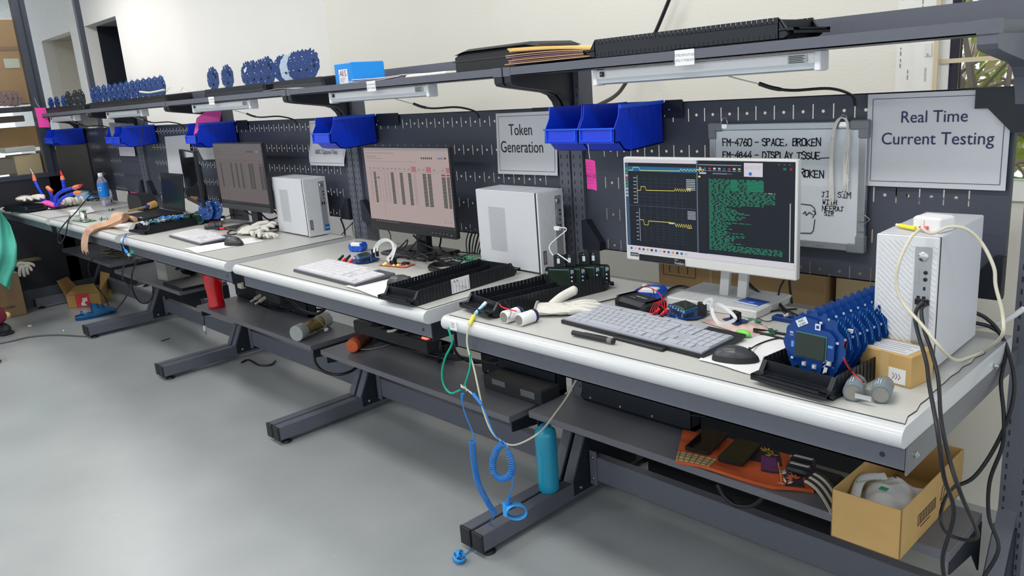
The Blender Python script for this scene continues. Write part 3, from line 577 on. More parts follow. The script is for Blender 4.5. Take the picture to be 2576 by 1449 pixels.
# ---- signs hung on the pegboards
def sheet(name, label, tl, tr, bl_, lines, txtmat, wob=0, y=YB-.012, frame=True, body_kw=None, mat=PAPERG):
    A = P(*tl, y=y); B = P(*tr, y=y); C = P(*bl_, y=y); w_ = (B-A).length; h_ = (A-C).length
    t = thing(name, label, 'sign', tuple(C), 0); dx = (A.x-C.x)/h_; dz = (B.z-A.z)/w_
    f = lambda a, b, o=0: V((a+dx*b, -wob*(sin(7*b/h_+3*a)*.5+.5)*(1-b/h_)-o, b+dz*a))
    g = G(); vs = 0; n, m_ = 12, 12
    g.grid(lambda u, v: f(u*w_, v*h_), n, m_, mat, 0); g.build('sheet', t)
    if frame:
        g = G(); i = .012
        for a0, b0, a1, b1 in ((i, i, w_-i, i+.0012), (i, h_-i, w_-i, h_-i+.0012), (i, i, i+.0012, h_-i), (w_-i, i, w_-i+.0012, h_-i)):
            g.grid(lambda u, v: f(a0+(a1-a0)*u, b0+(b1-b0)*v, .0008), 6, 6, txtmat, 0)
        g.build('border', t)
    for s, sz, cx, cz, sq in lines: g = G(); g.text(s, sz, txtmat, (cx*w_+dx*cz*h_, -.001-wob*.9*(1-cz), cz*h_+dz*cx*w_), squash=sq); g.build('lettering', t)
    return t
sheet('printed_sign', 'large laminated sign lettered Real Time Current Testing', (2184, 238), (2549, 222), (2176, 467), [('Real Time', .0385, .49, .69, .92), ('Current Testing', .040, .51, .46, .92)], INKB)
sheet('printed_sign', 'laminated sign lettered Token Generation left of the blue bins', (1247, 286), (1400, 279), (1253, 437), [('Token', .056, .42, .64, .80), ('Generation', .058, .43, .36, .80)], INK)
sheet('printed_sign', 'curled paper sign lettered ADC Capture Test behind a bin', (778, 305), (868, 300), (786, 415), [('ADC Capture Test', .0285, .5, .26, .86)], INK, .02)
sheet('paper_sheet', 'tall white sheet with faint handwriting pinned beside the middle column', (414, 345), (475, 340), (430, 470), [], INK, .004, frame=False)
t = sheet('paper_sheet', 'white sheet half hidden behind the blue bin with foam', (485, 372), (545, 368), (513, 402), [('up ck', .03, .6, .5, .9)], INK, .004, frame=False)
sheet('paper_sheet', 'small white card pinned under the middle pair of blue bins', (297, 366), (336, 366), (303, 392), [], INK, .004, frame=False, mat=M('lilac card', (.52, .49, .55), .8))
sheet('paper_sheet', 'pale sheet hanging between the two farthest tube lights', (205, 288), (240, 290), (213, 318), [], INK, .004, frame=False, mat=M('beige card', (.55, .55, .48), .8))
# ---- whiteboard
A = P(1798, 325, y=.655); Bq = P(2170, 612, y=.655)
x0, x1, z0, z1 = -.782, -.347, .966, 1.287
t = thing('whiteboard', 'whiteboard with black handwriting hanging behind the white monitor', 'whiteboard', (0, .642, 0)); AL = M('aluminium frame', (.42, .44, .46), .3, .7); CP = M('grey plastic corner', (.20, .22, .24), .5)
g = G(); g.box((x0+.012, .0, z0+.012), (x1-.012, .006, z1-.012), M('whiteboard enamel', (.66, .70, .74), .15, coat=.5)); g.build('panel', t)
g = G()
for a in ((x0, -.004, z0, x1, .012, z0+.018), (x0, -.004, z1-.018, x1, .012, z1), (x0, -.004, z0, x0+.018, .012, z1), (x1-.018, -.004, z0, x1, .012, z1)): g.box(a[:3], a[3:], AL, .002)
g.build('frame', t)
for cx, cz in ((x0, z0), (x1, z0), (x0, z1), (x1, z1)):
    sx, sz = (1 if cx == x0 else -1), (1 if cz == z0 else -1); g = G()
    for a, b, yo in (((-.003, -.003), (.042, .020), 0), ((-.0026, .012), (.020, .042), .0008)):
        g.box((min(cx+sx*a[0], cx+sx*b[0]), -.007+yo, min(cz+sz*a[1], cz+sz*b[1])), (max(cx+sx*a[0], cx+sx*b[0]), .013, max(cz+sz*a[1], cz+sz*b[1])), CP, .003)
    g.build('corner_cap', t)
g = G()
for s, sz, u, v in (('FM-4760 - SPACE, BROKEN', .0180, 1816, 367), ('FM-4844 - DISPLAY ISSUE', .0180, 1816, 398), ('XXXXXXXXXX', .018, 0, 0), ('BROKEN', .0185, 1998, 445), ('JIO SIM', .0140, 2065, 496), ('WITH', .0118, 2067, 514), ('NEERAJ', .0116, 2066, 530), ('SIR', .0102, 2072, 543)):
    if u: p = P(u, v, y=.636); g = G(); scrawl(g, s, p.x, p.z, sz, INK, .0029 if sz > .0165 else .0018, -.0008, .90 if sz > .0165 else 1.05); g.build('handwriting', t)
g = G()
for a, b in (((2062, 398), (2088, 397)), ((2086, 460), (2089, 472)), ((2093, 462), (2089, 472)), ((2004, 457), (2006, 468)), ((2006, 468), (2002, 478)), ((2003, 510), (2014, 513)), ((2014, 513), (2040, 516)), ((2040, 516), (2049, 524)), ((2049, 524), (2052, 540)), ((2050, 552), (2046, 580)), ((2046, 580), (2040, 587)), ((2040, 587), (2004, 586)), ((2020, 538), (2026, 532)), ((2026, 532), (2028, 542)), ((2028, 542), (2036, 534)), ((2036, 534), (2044, 540)), ((2044, 530), (2052, 534)), ((2052, 534), (2044, 548))):
    p, q = P(*a, y=.641), P(*b, y=.641); g.tube([V((p.x, -.001, p.z)), V((q.x, -.001, q.z))], .0011, INK, 5)
g.build('drawn_line', t)
for x in (-.735, -.406):
    g = G(); g.box((x-.010, -.006, z1-.012), (x+.010, -.002, z1-.001), CHROME); g.tube([(x-.012, -.002, z1), (x-.004, 0, z1+.016), (x+.006, 0, z1+.014), (x+.010, -.002, z1)], .0012, CHROME, 6); g.build('hanging_hook', t)
for z in (z0+.085, z0+.06): g = G(); g.box((x1-.014, -.008, z-.008), (x1+.002, -.002, z+.008), AL, .002); g.build('side_clip', t)
g = G(); g.tube([(x1+.001, -.004, z0+.095), (x1+.014, -.004, z0+.085), (x1+.002, -.004, z0+.072)], .001, CHROME, 6); g.build('side_clip', t)
g = G(); g.text('MAGNA', .006, M('green print', (.05, .3, .15), .5), (-.455, -.0045, z0+.005)); bolt(g, (-.48, -.004, z0+.009), (0, -1, 0), .002); bolt(g, (-.43, -.004, z0+.009), (0, -1, 0), .002); g.build('maker_mark', t)
g = G(); S_ = M('white string', (.7, .68, .62), .8)
for k in range(9):
    j = lambda: random.uniform(-.004, .004)
    g.tube([(-.424+j()*1.5, .626, 1.105-.002*k+j()), (-.428+j(), .628, 1.18), (-.426+j(), .63, 1.25), (-.418+j(), .63, 1.285+j()*.5), (-.405+j()*.5, .628, 1.297), (-.392+j()*.5, .63, 1.285), (-.388+j(), .63, 1.24), (-.390+j()*2, .628, 1.19), (-.391+j()*2, .628, 1.145-.004*k)], .0016, S_, 5, smooth=True)
g.build('string_bundle', None, 'bundle of white strings hooked over the whiteboard', 'string')
# black conduit behind the shelf
g = G(); a = P(1683, 0, y=1.31); b = P(1530, 255, y=1.31)
g.tube([P(1690, -20, y=1.28), P(1683, 0, y=1.28), P(1640, 100, y=1.28), P(1600, 160, y=1.27), P(1572, 212, y=1.2), P(1545, 243, y=1.1), P(1490, 272, y=.9)], .0075, CABLE, 8, smooth=True)
g.build('power_cable', None, 'thick black cable coming down the wall behind the upper shelf', 'cable')
g = G(); g.tube([P(1407, 315, y=.70), (-1.28, .69, 1.2), (-1.2, .68, 1.1)], .001, CABLE, 5)
g = G(); g.tube([P(300, 262, y=.62), P(345, 285, y=.47), P(362, 300, y=.40), P(358, 330, y=.39), P(353, 362, y=.41)], .0028, CABLE, 6, smooth=True); g.build('black_lead', None, 'black lead hanging over the front blue bin of the middle pair', 'cable')
# ================================================================ ON THE DESKTOPS
ZD = ZT+.0022
# ---- monitors
def monitor(label, x0, x1, zb, zt_, y, yaw, body, content, chin=.02, tilt=0, bez=.006, stand=None, name='monitor'):
    w_, h = x1-x0, zt_-zb; t = thing(name, label, 'monitor', ((x0+x1)/2, y, ZD), yaw, None); z0 = zb-ZD
    T0 = Matrix.Translation((0, 0, z0)) @ Matrix.Rotation(tilt, 4, 'X')
    g = G(); g.T = T0; g.box((-w_/2, 0, 0), (w_/2, .018, h), body, .003); g.box((-w_*.3, .018, h*.15), (w_*.3, .045, h*.75), body, .006); g.build('housing', t)
    g = G(); g.T = T0; content(g, w_-2*bez, h-chin-bez, chin, -w_/2+bez); g.build('screen', t, 'lit screen' if name == 'monitor' else None)
    return t, T0, w_, h
def E(name, c, s):
    n = 'glow '+name
    if n in MATS: return MATS[n]
    m = M(n, (.01, .01, .01), .35, emit=1); b = m.node_tree.nodes['Principled BSDF']; b.inputs['Emission Color'].default_value = (*c, 1); b.inputs['Emission Strength'].default_value = s*.85; b.inputs['Specular IOR Level'].default_value = .2; return m
SW, SD, SG, SY, SB, STW = E('white', (.85, .82, .9), .75), E('near black', (.006, .010, .020), .9), E('green text', (.02, .30, .16), .95), E('yellow line', (.95, .85, .15), .9), E('blue', (.01, .14, .33), .9), E('grey text', (.55, .6, .65), .8)
def scr1(g, w_, h, z0, xo):
    q = lambda a, b, c, d, m_, o=.0008: g.box((xo+a*w_, -o, z0+b*h), (xo+c*w_, -o+.0003, z0+d*h), m_)
    q(0, 0, 1, 1, SD, .0004); q(0, 0, 1, .062, SW); q(0, .965, .47, 1, SW); q(.0, .06, .022, .965, E('side bar', (.06, .12, .24), .7)); q(.022, .875, .47, .925, SB); q(.462, .06, .470, 1, E('divider', (.10, .16, .26), .8)); q(.47, .93, 1, 1, SD)
    for k in range(9): q(.004, .60+.036*k, .018, .622+.036*k, (SG, E('red icon', (.6, .03, .08), .9), STW, SG)[k % 4] if k > 2 else STW, .0012)
    GL = E('grid line', (.045, .075, .12), .8)
    for k in range(8): q(.075, .53+.038*k, .40, .5315+.038*k, GL)
    for k in range(12): q(.085, .13+.029*k, .41, .1312+.029*k, GL)
    for k in range(8): q(.085+.041*k, .12, .0862+.041*k, .83, GL)
    q(.02, .505, .462, .508, E('divider', (.10, .16, .26), .8)); q(.08, .53, .082, .83, STW); q(.09, .12, .092, .48, STW)
    for k in range(8): q(.055, .535+.038*k, .075, .542+.038*k, STW); q(.068, .13+.042*k, .082, .137+.042*k, STW)
    for k in range(7): q(.40, .80-.017*k, .455, .808-.017*k, STW, .0012)
    for k in range(6): q(.405, .475-.015*k, .455, .482-.015*k, STW, .0012)
    def line(pts, m_, r=.0007):
        g.tube([(xo+a*w_, -.0012, z0+b*h) for a, b in pts], r, m_, 4, flat=1)
    saw = lambda x, y, n, dx, dy: [(x+dx*k/2, y+(dy if k % 2 else 0)) for k in range(n)]
    line([(.025, .885), (.055, .885), (.057, .917), (.095, .917), (.105, .885), (.36, .89)]+saw(.36, .89, 16, .02, .022)+[(.46, .91)], SY); line([(.08, .672), (.105, .672), (.107, .713), (.135, .713), (.142, .676), (.325, .684)]+saw(.325, .682, 16, .014, .028)+[(.405, .712)], SY)
    line([(.09, .355), (.118, .355), (.121, .305), (.148, .302), (.151, .348), (.29, .350), (.325, .345)]+saw(.325, .345, 16, .014, -.036)+[(.405, .305)], SY); q(.285, .335, .318, .352, STW, .0013)
    random.seed(3)
    for k in range(56):
        z = .815-.0128*k; x = .535; last = .60+.18*random.random() if k > 19 else .84
        if 9 <= k <= 17: last = .90
        if k > 50: last = .94
        while x < last: l = random.uniform(.008, .035); q(x, z, min(last, x+l), z+.0058, SG if x < .86 or k > 9 else STW); x += l+random.uniform(.005, .014)
        if k < 9 and k: q(.66, z, .70, z+.0078, SG); q(.75, z, .84, z+.0078, SG)
    q(.475, .955, .72, .962, STW)
    for k in range(9): q(.478+.028*k, .915, .492+.028*k, .935, (STW, SB, E('red icon', (.6, .03, .08), .9), SW)[k % 4]); q(.475+.028*k, .90, .495+.028*k, .904, STW)
    q(.48, .868, .52, .885, STW); q(.555, .868, .67, .882, GL); q(.56, .872, .64, .877, STW); q(.47, .06, .525, .83, SD, .0009); q(.474, .832, .486, .848, SY); q(.486, .82, .525, .826, STW)
    q(.735, .855, .835, .985, SW, .0014); g.text('00:02:28', .0125, STW if 0 else M('timer grey', (.35, .3, .33), .5, emit=.3), (xo+.783*w_, -.0018, z0+.925*h), th=.0001)
    g.prism([(xo+.770*w_+.0045*cos(a), z0+.882*h+.0045*sin(a)) for a in [pi/5*k for k in range(10)]], -.0020, -.0016, E('timer blue', (.02, .22, .65), .9), 'y')
    for k in range(3): q(.915+.027*k, .972, .922+.027*k, .977, STW)
    q(.94, .925, .955, .945, SG); q(.972, .925, .985, .945, E('red icon', (.6, .03, .08), .9))
    for k in range(14): q(.02+.028*k, .018, .034+.028*k, .042, (SB, INK, E('orange', (.8, .35, .08), .8), SB, E('red icon', (.6, .03, .08), .9), STW)[(k*5) % 6], .0012)
    q(.53, .052, .80, .056, STW, .0012); q(.975, .07, .98, .62, STW)
t, T0, w_, h = monitor('white monitor with a graph and green terminal text on its screen', -.914, -.409, .934, 1.220, .42, 0, M('white monitor plastic', (.66, .66, .64), .4), scr1, .027)
gx = G(); gx.T = T0; gx.box((-w_/2+.045, -.0022, .002), (-w_/2+.195, .0, .020), BLACK, .001); gx.text('FreeSync', .0095, SILK, (-w_/2+.179, -.0022, .0045), squash=.9); gx.text('AMD', .005, SILK, (-w_/2+.168, -.0022, .0145)); gx.build('sticker', t, 'black glossy sticker lettered in white')
gx = G(); gx.T = T0; gx.box((w_/2-.034, -.001, .007), (w_/2-.030, .0, .009), SILK); gx.build('power_light', t)
gx = G(); gx.T = T0; gx.box((-w_/2+.014, -.0012, .0125), (-w_/2+.042, .0, .0225), M('dark grey badge', (.05, .05, .055), .4)); gx.text('Lenovo', .0088, SILK, (-w_/2+.028, -.0014, .0150)); gx.build('badge', t, 'small dark name badge')
WP = M('white monitor plastic', (.66, .66, .64), .4)
for sx in (-.005, .048):
    g = G(); g.prism([(.045, -.006), (.045, .0), (.075, .0), (.105, .20), (.115, .20), (.085, -.006)], sx, sx+.026, WP, 'x'); g.box((sx, .03, .1), (sx+.026, .10, .2), WP); g.at(); g.build('stand_arm', t)
g = G(); g.box((-.115, -.01, 0), (.155, .175, .022), WP, .003)
for k in range(40): x = -.112+.0066*k; g.box((x, -.006, .0215), (x+.003, .17, .0228), CASEW)
g.build('stand_base', t, 'broad ribbed stand base'); g = G(); g.T = Matrix.Translation((.105, .055, .0231)) @ Matrix.Rotation(-.15, 4, 'Z'); g.box((-.035, -.028, 0), (.035, .028, .0006), M('blue card', (.02, .07, .40), .4)); g.box((-.035, -.028, .0006), (.035, -.018, .0009), SILK); g.box((-.005, -.012, .0006), (.012, .0, .001), M('pale blue card print', (.15, .3, .7), .4)); g.build('card', t, 'blue and white information card')
def scr2(dim):
    def f(g, w_, h, z0, xo):
        e = 1 if not dim else .55
        BG = E('pinkish sheet %s' % dim, (.60, .475, .455) if not dim else (.24, .195, .20), .68 if not dim else .55); DKG = E('sheet cell %s' % dim, (.03, .06, .04) if not dim else (.07, .065, .07), .5); GR = E('sheet grey %s' % dim, (.34, .27, .27) if not dim else (.16, .13, .14), .6); RD = E('sheet red %s' % dim, (.65, .25, .25) if not dim else (.25, .16, .18), .6)
        q = lambda a, b, c, d, m_, o=.0008: g.box((xo+a*w_, -o, z0+b*h), (xo+c*w_, -o+.0003, z0+d*h), m_)
        q(0, 0, 1, 1, BG, .0004); q(0, .965, 1, 1, E('tab strip %s' % dim, (.50, .46, .50) if not dim else (.2, .18, .2), .6)); q(0, 0, 1, .045, E('task bar %s' % dim, (.05, .045, .055), .5))
        for k in range(10): q(.07+.03*k, .015, .082+.03*k, .03, GR, .0012)
        q(.02, .93, .38, .936, GR); q(.03, .885, .15, .892, GR); q(.04, .86, .24, .865, GR)
        for k in range(26): q(.03+.024*k, .822, .042+.024*k, .828, GR)
        for k in range(6): q(.70+.022*k, .865, .712+.022*k, .888, DKG)
        q(.88, .865, .94, .888, E('share %s' % dim, (.35, .42, .65), .5)); q(.955, .868, .972, .890, DKG)
        q(.03, .70, 1, .7025, GR); q(.2, .045, .2015, .76, GR)
        cols = [(.10, .03, 1), (.155, .02, 0), (.05, .03, 0), (.225, .03, 0), (.27, .03, 0), (.32, .037, 1), (.385, .01, 0), (.43, .037, 1), (.53, .037, 1), (.59, .04, 0), (.70, .040, 1), (.755, .04, 1), (.91, .04, 1), (.965, .03, 1)]
        for x, ww, d in cols:
            for k in range(24 if d else 23):
                z = .672-.0172*k
                if d: q(x, z, x+ww, z+.0115, DKG if not (x > .9 and k == 1) else RD, .0011)
                else: q(x, z+.003, x+ww*(.7+.3*((k*7) % 5)/5), z+.007, GR)
        for x in (.05, .10, .15, .22, .27, .32, .37, .42, .48, .53, .65, .70, .82, .91): q(x, .725, x+.03, .732, GR); q(x+.003, .738, x+.028, .743, GR)
        for x in (.575, .745, .96): q(x, .705, min(1, x+.055), .77, RD); 
        q(.14, .60, .178, .62, E('green cell %s' % dim, (.15, .38, .15), .5), .0012); q(.9, .09, .97, .115, GR); q(.905, .092, .965, .113, BG, .0010)
    return f
BM = M('black monitor plastic', (.014, .015, .018), .32)
t, T0, w_, h = monitor('black monitor showing a pinkish spreadsheet with dark cells', -2.262, -1.722, .910, 1.241, .47, 0, BM, scr2(0), .030)
g = G(); g.T = T0; g.box((-w_/2, -.002, 0), (w_/2, 0, .026), BM, .001)
for k in range(5): g.box((w_/2-.14+.022*k, -.0026, .014), (w_/2-.134+.022*k, -.002, .016), M('button print', (.3, .3, .3), .5))
g.box((w_/2-.028, -.0026, .011), (w_/2-.024, -.002, .014), SILK); g.build('chin', t)
g = G(); g.prism([(.04, .0), (.04, .20), (.07, .20), (.065, .0)], -.03, .035, BM, 'x'); g.build('stand_arm', t); g = G(); g.box((-.14, -.06, 0), (.14, .12, .014), BM, .005); g.build('stand_base', t)
t, T0, w_, h = monitor('dim black monitor with a dark spreadsheet on the middle workbench', -3.622, -3.082, .922, 1.258, .45, 0, BM, scr2(1), .030)
g = G(); g.T = T0; g.box((-w_/2, -.002, 0), (w_/2, 0, .026), M('dark grey chin', (.05, .05, .055), .35), .001); g.box((w_/2-.03, -.0026, .004), (w_/2-.026, -.002, .007), SILK); g.build('chin', t)
g = G(); g.prism([(.04, .0), (.04, .20), (.07, .20), (.065, .0)], -.03, .035, M('dark grey chin', (.05, .05, .055), .35), 'x'); g.build('stand_arm', t); g = G(); g.box((-.15, -.07, 0), (.13, .12, .012), M('dark grey chin', (.05, .05, .055), .35), .005); g.build('stand_base', t)
GLS = M('switched off glossy screen', (.008, .009, .010), .04, spec=.8)
def off(g, w_, h, z0, xo): g.box((xo, -.0006, z0), (xo+w_, -.0002, z0+h), GLS)
def stand(t):
    g = G(); g.prism([(.04, .0), (.04, .20), (.07, .20), (.065, .0)], -.03, .035, BM, 'x'); g.build('stand_arm', t); g = G(); g.box((-.13, -.06, 0), (.13, .12, .012), BM, .005); g.build('stand_base', t)
t, T0, w_, h = monitor('switched off glossy black monitor turned to the left, mirroring the blue arms', -4.20, -3.72, .925, 1.218, .44, radians(-13), BM, off, .024, name='switched_off_monitor'); stand(t)
t, T0, w_, h = monitor('large black monitor at the far left with a matt dark screen', -6.42, -5.90, .905, 1.245, .46, radians(8), BM, lambda g, w_, h, z0, xo: g.box((xo, -.0006, z0), (xo+w_, -.0002, z0+h), M('matt dark screen', (.022, .022, .020), .45)), .02, name='switched_off_monitor'); stand(t)
# laptop
t = thing('laptop', 'open black laptop with a dark screen, a brush lying on its keys', 'laptop', (-4.47, .50, ZD)); g = G(); g.box((-.17, -.235, 0), (.17, .0, .022), BLACK, .004); g.build('base', t)
g = G()
for r in range(5):
    for c in range(14): g.box((-.155+.0222*c, -.20+.021*r, .022), (-.155+.0222*c+.018, -.20+.021*r+.017, .0236), BLACKM)
g.box((-.05, -.228, .022), (.05, -.205, .0226), BLACKM); g.box((.09, -.230, .022), (.12, -.218, .0226), SILK); g.build('keyboard', t, kind='stuff')
g = G(); g.T = Matrix.Translation((0, .005, .02)) @ Matrix.Rotation(radians(-6), 4, 'X'); g.box((-.17, 0, 0), (.17, .008, .225), BLACK, .003); g.box((-.157, -.0006, .018), (.157, -.0001, .213), M('laptop screen off', (.010, .016, .022), .15)); g.build('lid', t)
# ---- computer towers
def vent(g, x0, x1, z0, z1, y, ax, dz=.0042):
    m_ = M('dark perforation', (.06, .065, .07), .6); n = int((z1-z0)/dz)
    for k in range(n):
        for j in range(int((x1-x0)/.0045)):
            a = x0+.0045*j+(.00225 if k % 2 else 0); z = z0+k*dz
            g.add([(a, y, z), (a+.0022, y, z+.0003), (a+.0026, y, z+.0022), (a+.0004, y, z+.0019)], [(0, 1, 2, 3)], m_)
def tower(label, loc, rz, w_, d, h, sidevent=True, first=False):
    # local: front face looks to -y, width along x
    t = thing('desktop_computer', label, 'computer', loc, rz); c = CASE if not first else M('brushed light steel', (.60, .60, .64), .38)
    g = G(); g.box((0, .012, .003), (w_, d, h), c, .002); g.box((.002, d*.3, h-.0004), (w_-.002, d*.3+.001, h+.0002), M('seam', (.2, .2, .2), .5)); g.build('case', t)
    g = G(); g.box((0, .006, .004), (w_, .013, h-.001), EDGE); g.box((0, 0, 0), (w_, .007, h), CASEW, .0015)
    pw = w_*.60; n = 26
    for k in range(-10, n):   # diagonal ribs clipped to the face
        a0 = .006; z0 = h-.012-k*.0105; pts = []
        xs, xe = a0, pw; zs = z0; ze = z0-(xe-xs)*.95
        if zs > h-.008: xs += (zs-(h-.008))/.95; zs = h-.008
        if ze < .012: xe -= (.012-ze)/.95; ze = .012
        if xe-xs > .004: g.add([(xs, -.0001, zs), (xs, -.0001, zs-.0032), (xe, -.0001, ze-.0032), (xe, -.0001, ze), ((xs), -.0016, zs-.0012), (xe, -.0016, ze-.0012)], [(1, 2, 5, 4), (4, 5, 3, 0), (0, 1, 4), (2, 3, 5)], CASEW)
    for k in range(24): z = h-.012-k*.0105; g.add([(w_-.010, -.0001, z), (w_-.010, -.0001, z-.003), (w_-.003, -.0001, z-.0095), (w_-.003, -.0001, z-.0065), (w_-.010, -.0013, z-.0015), (w_-.003, -.0013, z-.008)], [(1, 2, 5, 4), (4, 5, 3, 0)], CASEW) if z > .02 else 0
    g.build('front_panel', t, 'ribbed white front panel')
    g = G(); x0, x1 = w_*.64, w_*.90; xm = (x0+x1)/2; SP = M('silver port strip', (.42, .44, .46), .35, .5)
    g.box((x0, -.0018, h*.06 if not first else .02), (x1, .0002, h*.93), SP, .0005)
    g.at((xm, -.0018, h*.86), rx=pi/2); g.lathe([(.0095, 0), (.0095, .001), (.008, .002), (.0, .0022)], CHROME, 18); g.at()
    g.box((x0+.004, -.0024, h*.66), (x0+.009, -.0017, h*.76), M('card slot', (.34, .36, .38), .4))
    for z in (h*.745, h*.695): g.at((xm+.006, -.0019, z), rx=pi/2); g.lathe([(.0038, 0), (.0038, .0012), (.0024, .0014)], BLACK, 12); g.at()
    g.box((xm+.003, -.0024, h*.615), (xm+.007, -.0017, h*.64), BLACK); g.box((xm-.008, -.0024, h*.52), (xm-.002, -.0017, h*.57), BLACK); g.box((xm+.002, -.0024, h*.52), (xm+.008, -.0017, h*.57), BLACK); g.build('port_strip', t, 'silver strip with power button and ports')
    if not first:
        g = G(); g.box((.010, -.0022, .030), (.024, -.0004, .075), M('dark label', (.12, .11, .12), .5)); g.text('Lenovo', .011, SILK, (.019, -.0024, .036), al='LEFT', rot=pi/2); g.build('name_label', t)
        g = G(); g.box((w_-.032, -.0024, .016), (w_-.010, -.0018, .045), M('blue chip sticker', (.02, .12, .38), .4)); g.box((w_-.029, -.0027, .028), (w_-.013, -.0023, .032), SILK); g.build('chip_sticker', t)
    if sidevent: g = G(); g.T = Matrix.Rotation(-pi/2, 4, 'Z'); vent(g, -d*.80, -d*.52, h*.22, h*.80, -.0003, 0); g.build('vent_grille', t)
    g = G(); 
    for x in (.02, w_-.03):
        for y in (.03, d-.05): g.box((x, y, -.004), (x+.012, y+.02, .003), BLACK)
    g.build('rubber_feet', t, kind='stuff')
    return t
def place(l, uv0, uv1, z): a = P(*uv0, z=z); b = P(*uv1, z=z); return a, ang(a, b), (b-a).length
t1 = tower('white tower computer at the right end with a charger lying on top', (-.163, .262, ZD+.004), radians(1), .114, .268, .268, False, True)
tower('light grey tower computer left of the white monitor, a white cable plugged in', (-1.311, .478, ZD+.004), radians(88), .115, .31, .265)
tower('light grey tower computer beside the dim monitor on the middle workbench', (-2.782, .472, ZD+.004), radians(88), .115, .31, .263)
# ---- keyboards
def keyboard(label, uv0, uv1, d, keym, tray_m, steps=False, L=None):
    a, r, l = place(0, uv0, uv1, ZD+.012); l = L or l; t = thing('keyboard', label, 'keyboard', (a.x, a.y, ZD), r)
    g = G(); g.T = Matrix.Rotation(radians(2.5), 4, 'X'); g.prism([(-.006, -.004), (l+.008, -.004), (l+.008, d+.006), (l*.78, d+.006), (l*.77, d*1.0), (-.004, d+.002)], .0015, .010, tray_m, 'z'); g.build('body', t)
    g = G(); g.T = Matrix.Rotation(radians(2.5), 4, 'X'); g.prism([(0, .002), (l, .002), (l, d-.030), (l*.80, d-.028), (l*.795, d), (0, d)], .010, .014, KEYP if keym is KEYC else M('pale keyboard plate', (.52, .52, .55), .45), 'z'); g.build('top_plate', t)
    g = G(); g.T = Matrix.Rotation(radians(2.5), 4, 'X'); kw = (l*.985)/22.6; kh = (d-.040)/5; m2 = keym
    for r_ in range(6):
        x = .006; y = .008+kh*r_+(0 if r_ < 5 else .003); lay = [[1.3, 1, 1.3, 6, 1.3, 1, 1.3, .3, 1, 1, 1, .3, 2, 1, 1], [2.2]+[1]*10+[2.8, .3, -1, 1, -1, .3, 1, 1, 1, 1], [1.8]+[1]*11+[2.2, .3, -3, .3, 1, 1, 1, 1], [1.5]+[1]*12+[1.5, .3, 1, 1, 1, .3, 1, 1, 1, 1], [1]*13+[2, .3, 1, 1, 1, .3, 1, 1, 1, 1], [4.2, .2, 4, .2, 4, .2, 3.2]][r_]
        for q in lay:
            if q >= .9: g.box((x+.0012, y+.0012, .014), (x+q*kw-.0012, y+(kh if r_ < 5 else kh*.6)-.0012, .0172), m2)
            x += abs(q)*kw
    g.build('keys', t, kind='stuff'); return t, a, r
k1, a, r = keyboard('light grey keyboard on a dark holder in front of the white monitor', (1418, 803), (1764, 889), .150, KEYC, BLACK)
g = G(); g.box((.19, -.020, 0), (.34, -.002, .008), BLACK, .002); g.build('front_clip', k1)
keyboard('white keyboard in front of the black spreadsheet monitor', (742, 676), (884, 712), .150, KEYW, M('dark grey plastic', (.06, .065, .08), .4), L=.42)
keyboard('white keyboard on the middle workbench beside a black comb tray', (428, 591), (512, 614), .150, KEYW, M('dark grey plastic', (.06, .065, .08), .4), L=.42)
# pen clipped on front of the keyboard
a = P(1441, 838, z=ZD+.008); b = P(1545, 860, z=ZD+.008); t = thing('marker_pen', 'black marker pen lying along the front of the nearest keyboard', 'pen', (a.x, a.y, ZD+.009), ang(a, b)); l = (b-a).length
g = G(); g.cyl((0, 0, 0), (l*.88, 0, 0), .0065, BLACK, 14); g.text('camlin TEXT', .007, SILK, (l*.45, -.0025, .0068), 'xy'); g.build('barrel', t); g = G(); g.cyl((l*.86, 0, 0), (l*.96, 0, 0), .0075, M('grey pen band', (.15, .15, .16), .5), 14); g.cyl((l*.96, 0, 0), (l, 0, 0), .0062, BLACK, 12); g.box((l*.3, -.001, .0062), (l*.85, .001, .008), BLACKM); g.build('cap', t)
# ---- mice and papers under them
def mouse(label, u, v, rz, m_=BLACKM, s=1):
    p = P(u, v, z=ZD+.012); t = thing('mouse', label, 'computer mouse', (p.x, p.y, ZD+.003), rz); MB_ = M('dark grey mouse', (.045, .047, .052), .35)
    def f(u_, v_):
        a = 2*pi*u_; ph = v_*pi/2; r = 1; x = .031*s*cos(a)*cos(ph)**.7; y = .055*s*sin(a)*cos(ph)**.7; z = .036*s*sin(ph)*(1-.25*max(0, sin(a))*cos(ph)); return V((x*(1-.12*abs(sin(a))), y, z))
    g = G(); g.grid(f, 36, 16, MB_, 0); g.build('shell', t); g = G(); g.grid(lambda a, b: f(a, b*.28)*1.0+V((.0009*cos(2*pi*a), .0009*sin(2*pi*a), 0)), 28, 3, BLACKM, 0); g.build('side_band', t)
    g = G(); g.tube([(0, .030*s, .030*s), (0, .036*s, .029*s)], .004, BLACK, 10); g.build('scroll_wheel', t); return t, p
mouse('dark grey mouse on white paper near the tray of blue boards', 1850, 896, radians(-62), s=.88)
mouse('dark mouse on white paper beside the tray with a white label', 1010, 712, radians(-70))
mouse('black mouse on white paper on the middle workbench', 588, 610, radians(-75), s=1)
def pap(label, pts, curl=.004):
    q = [P(*p, z=ZD+.0008) for p in pts]; g = G()
    g.grid(lambda u, v: q[0].lerp(q[1], u).lerp(q[3].lerp(q[2], u), v)+V((0, 0, .001+curl*max(0, .35-v)*2*abs(sin(3*u))+curl*max(0, .2-u)*3))+V((0, .003*sin(6*u), 0)), 14, 10, PAPER, .0004); g.build('paper_sheet', None, label, 'paper')
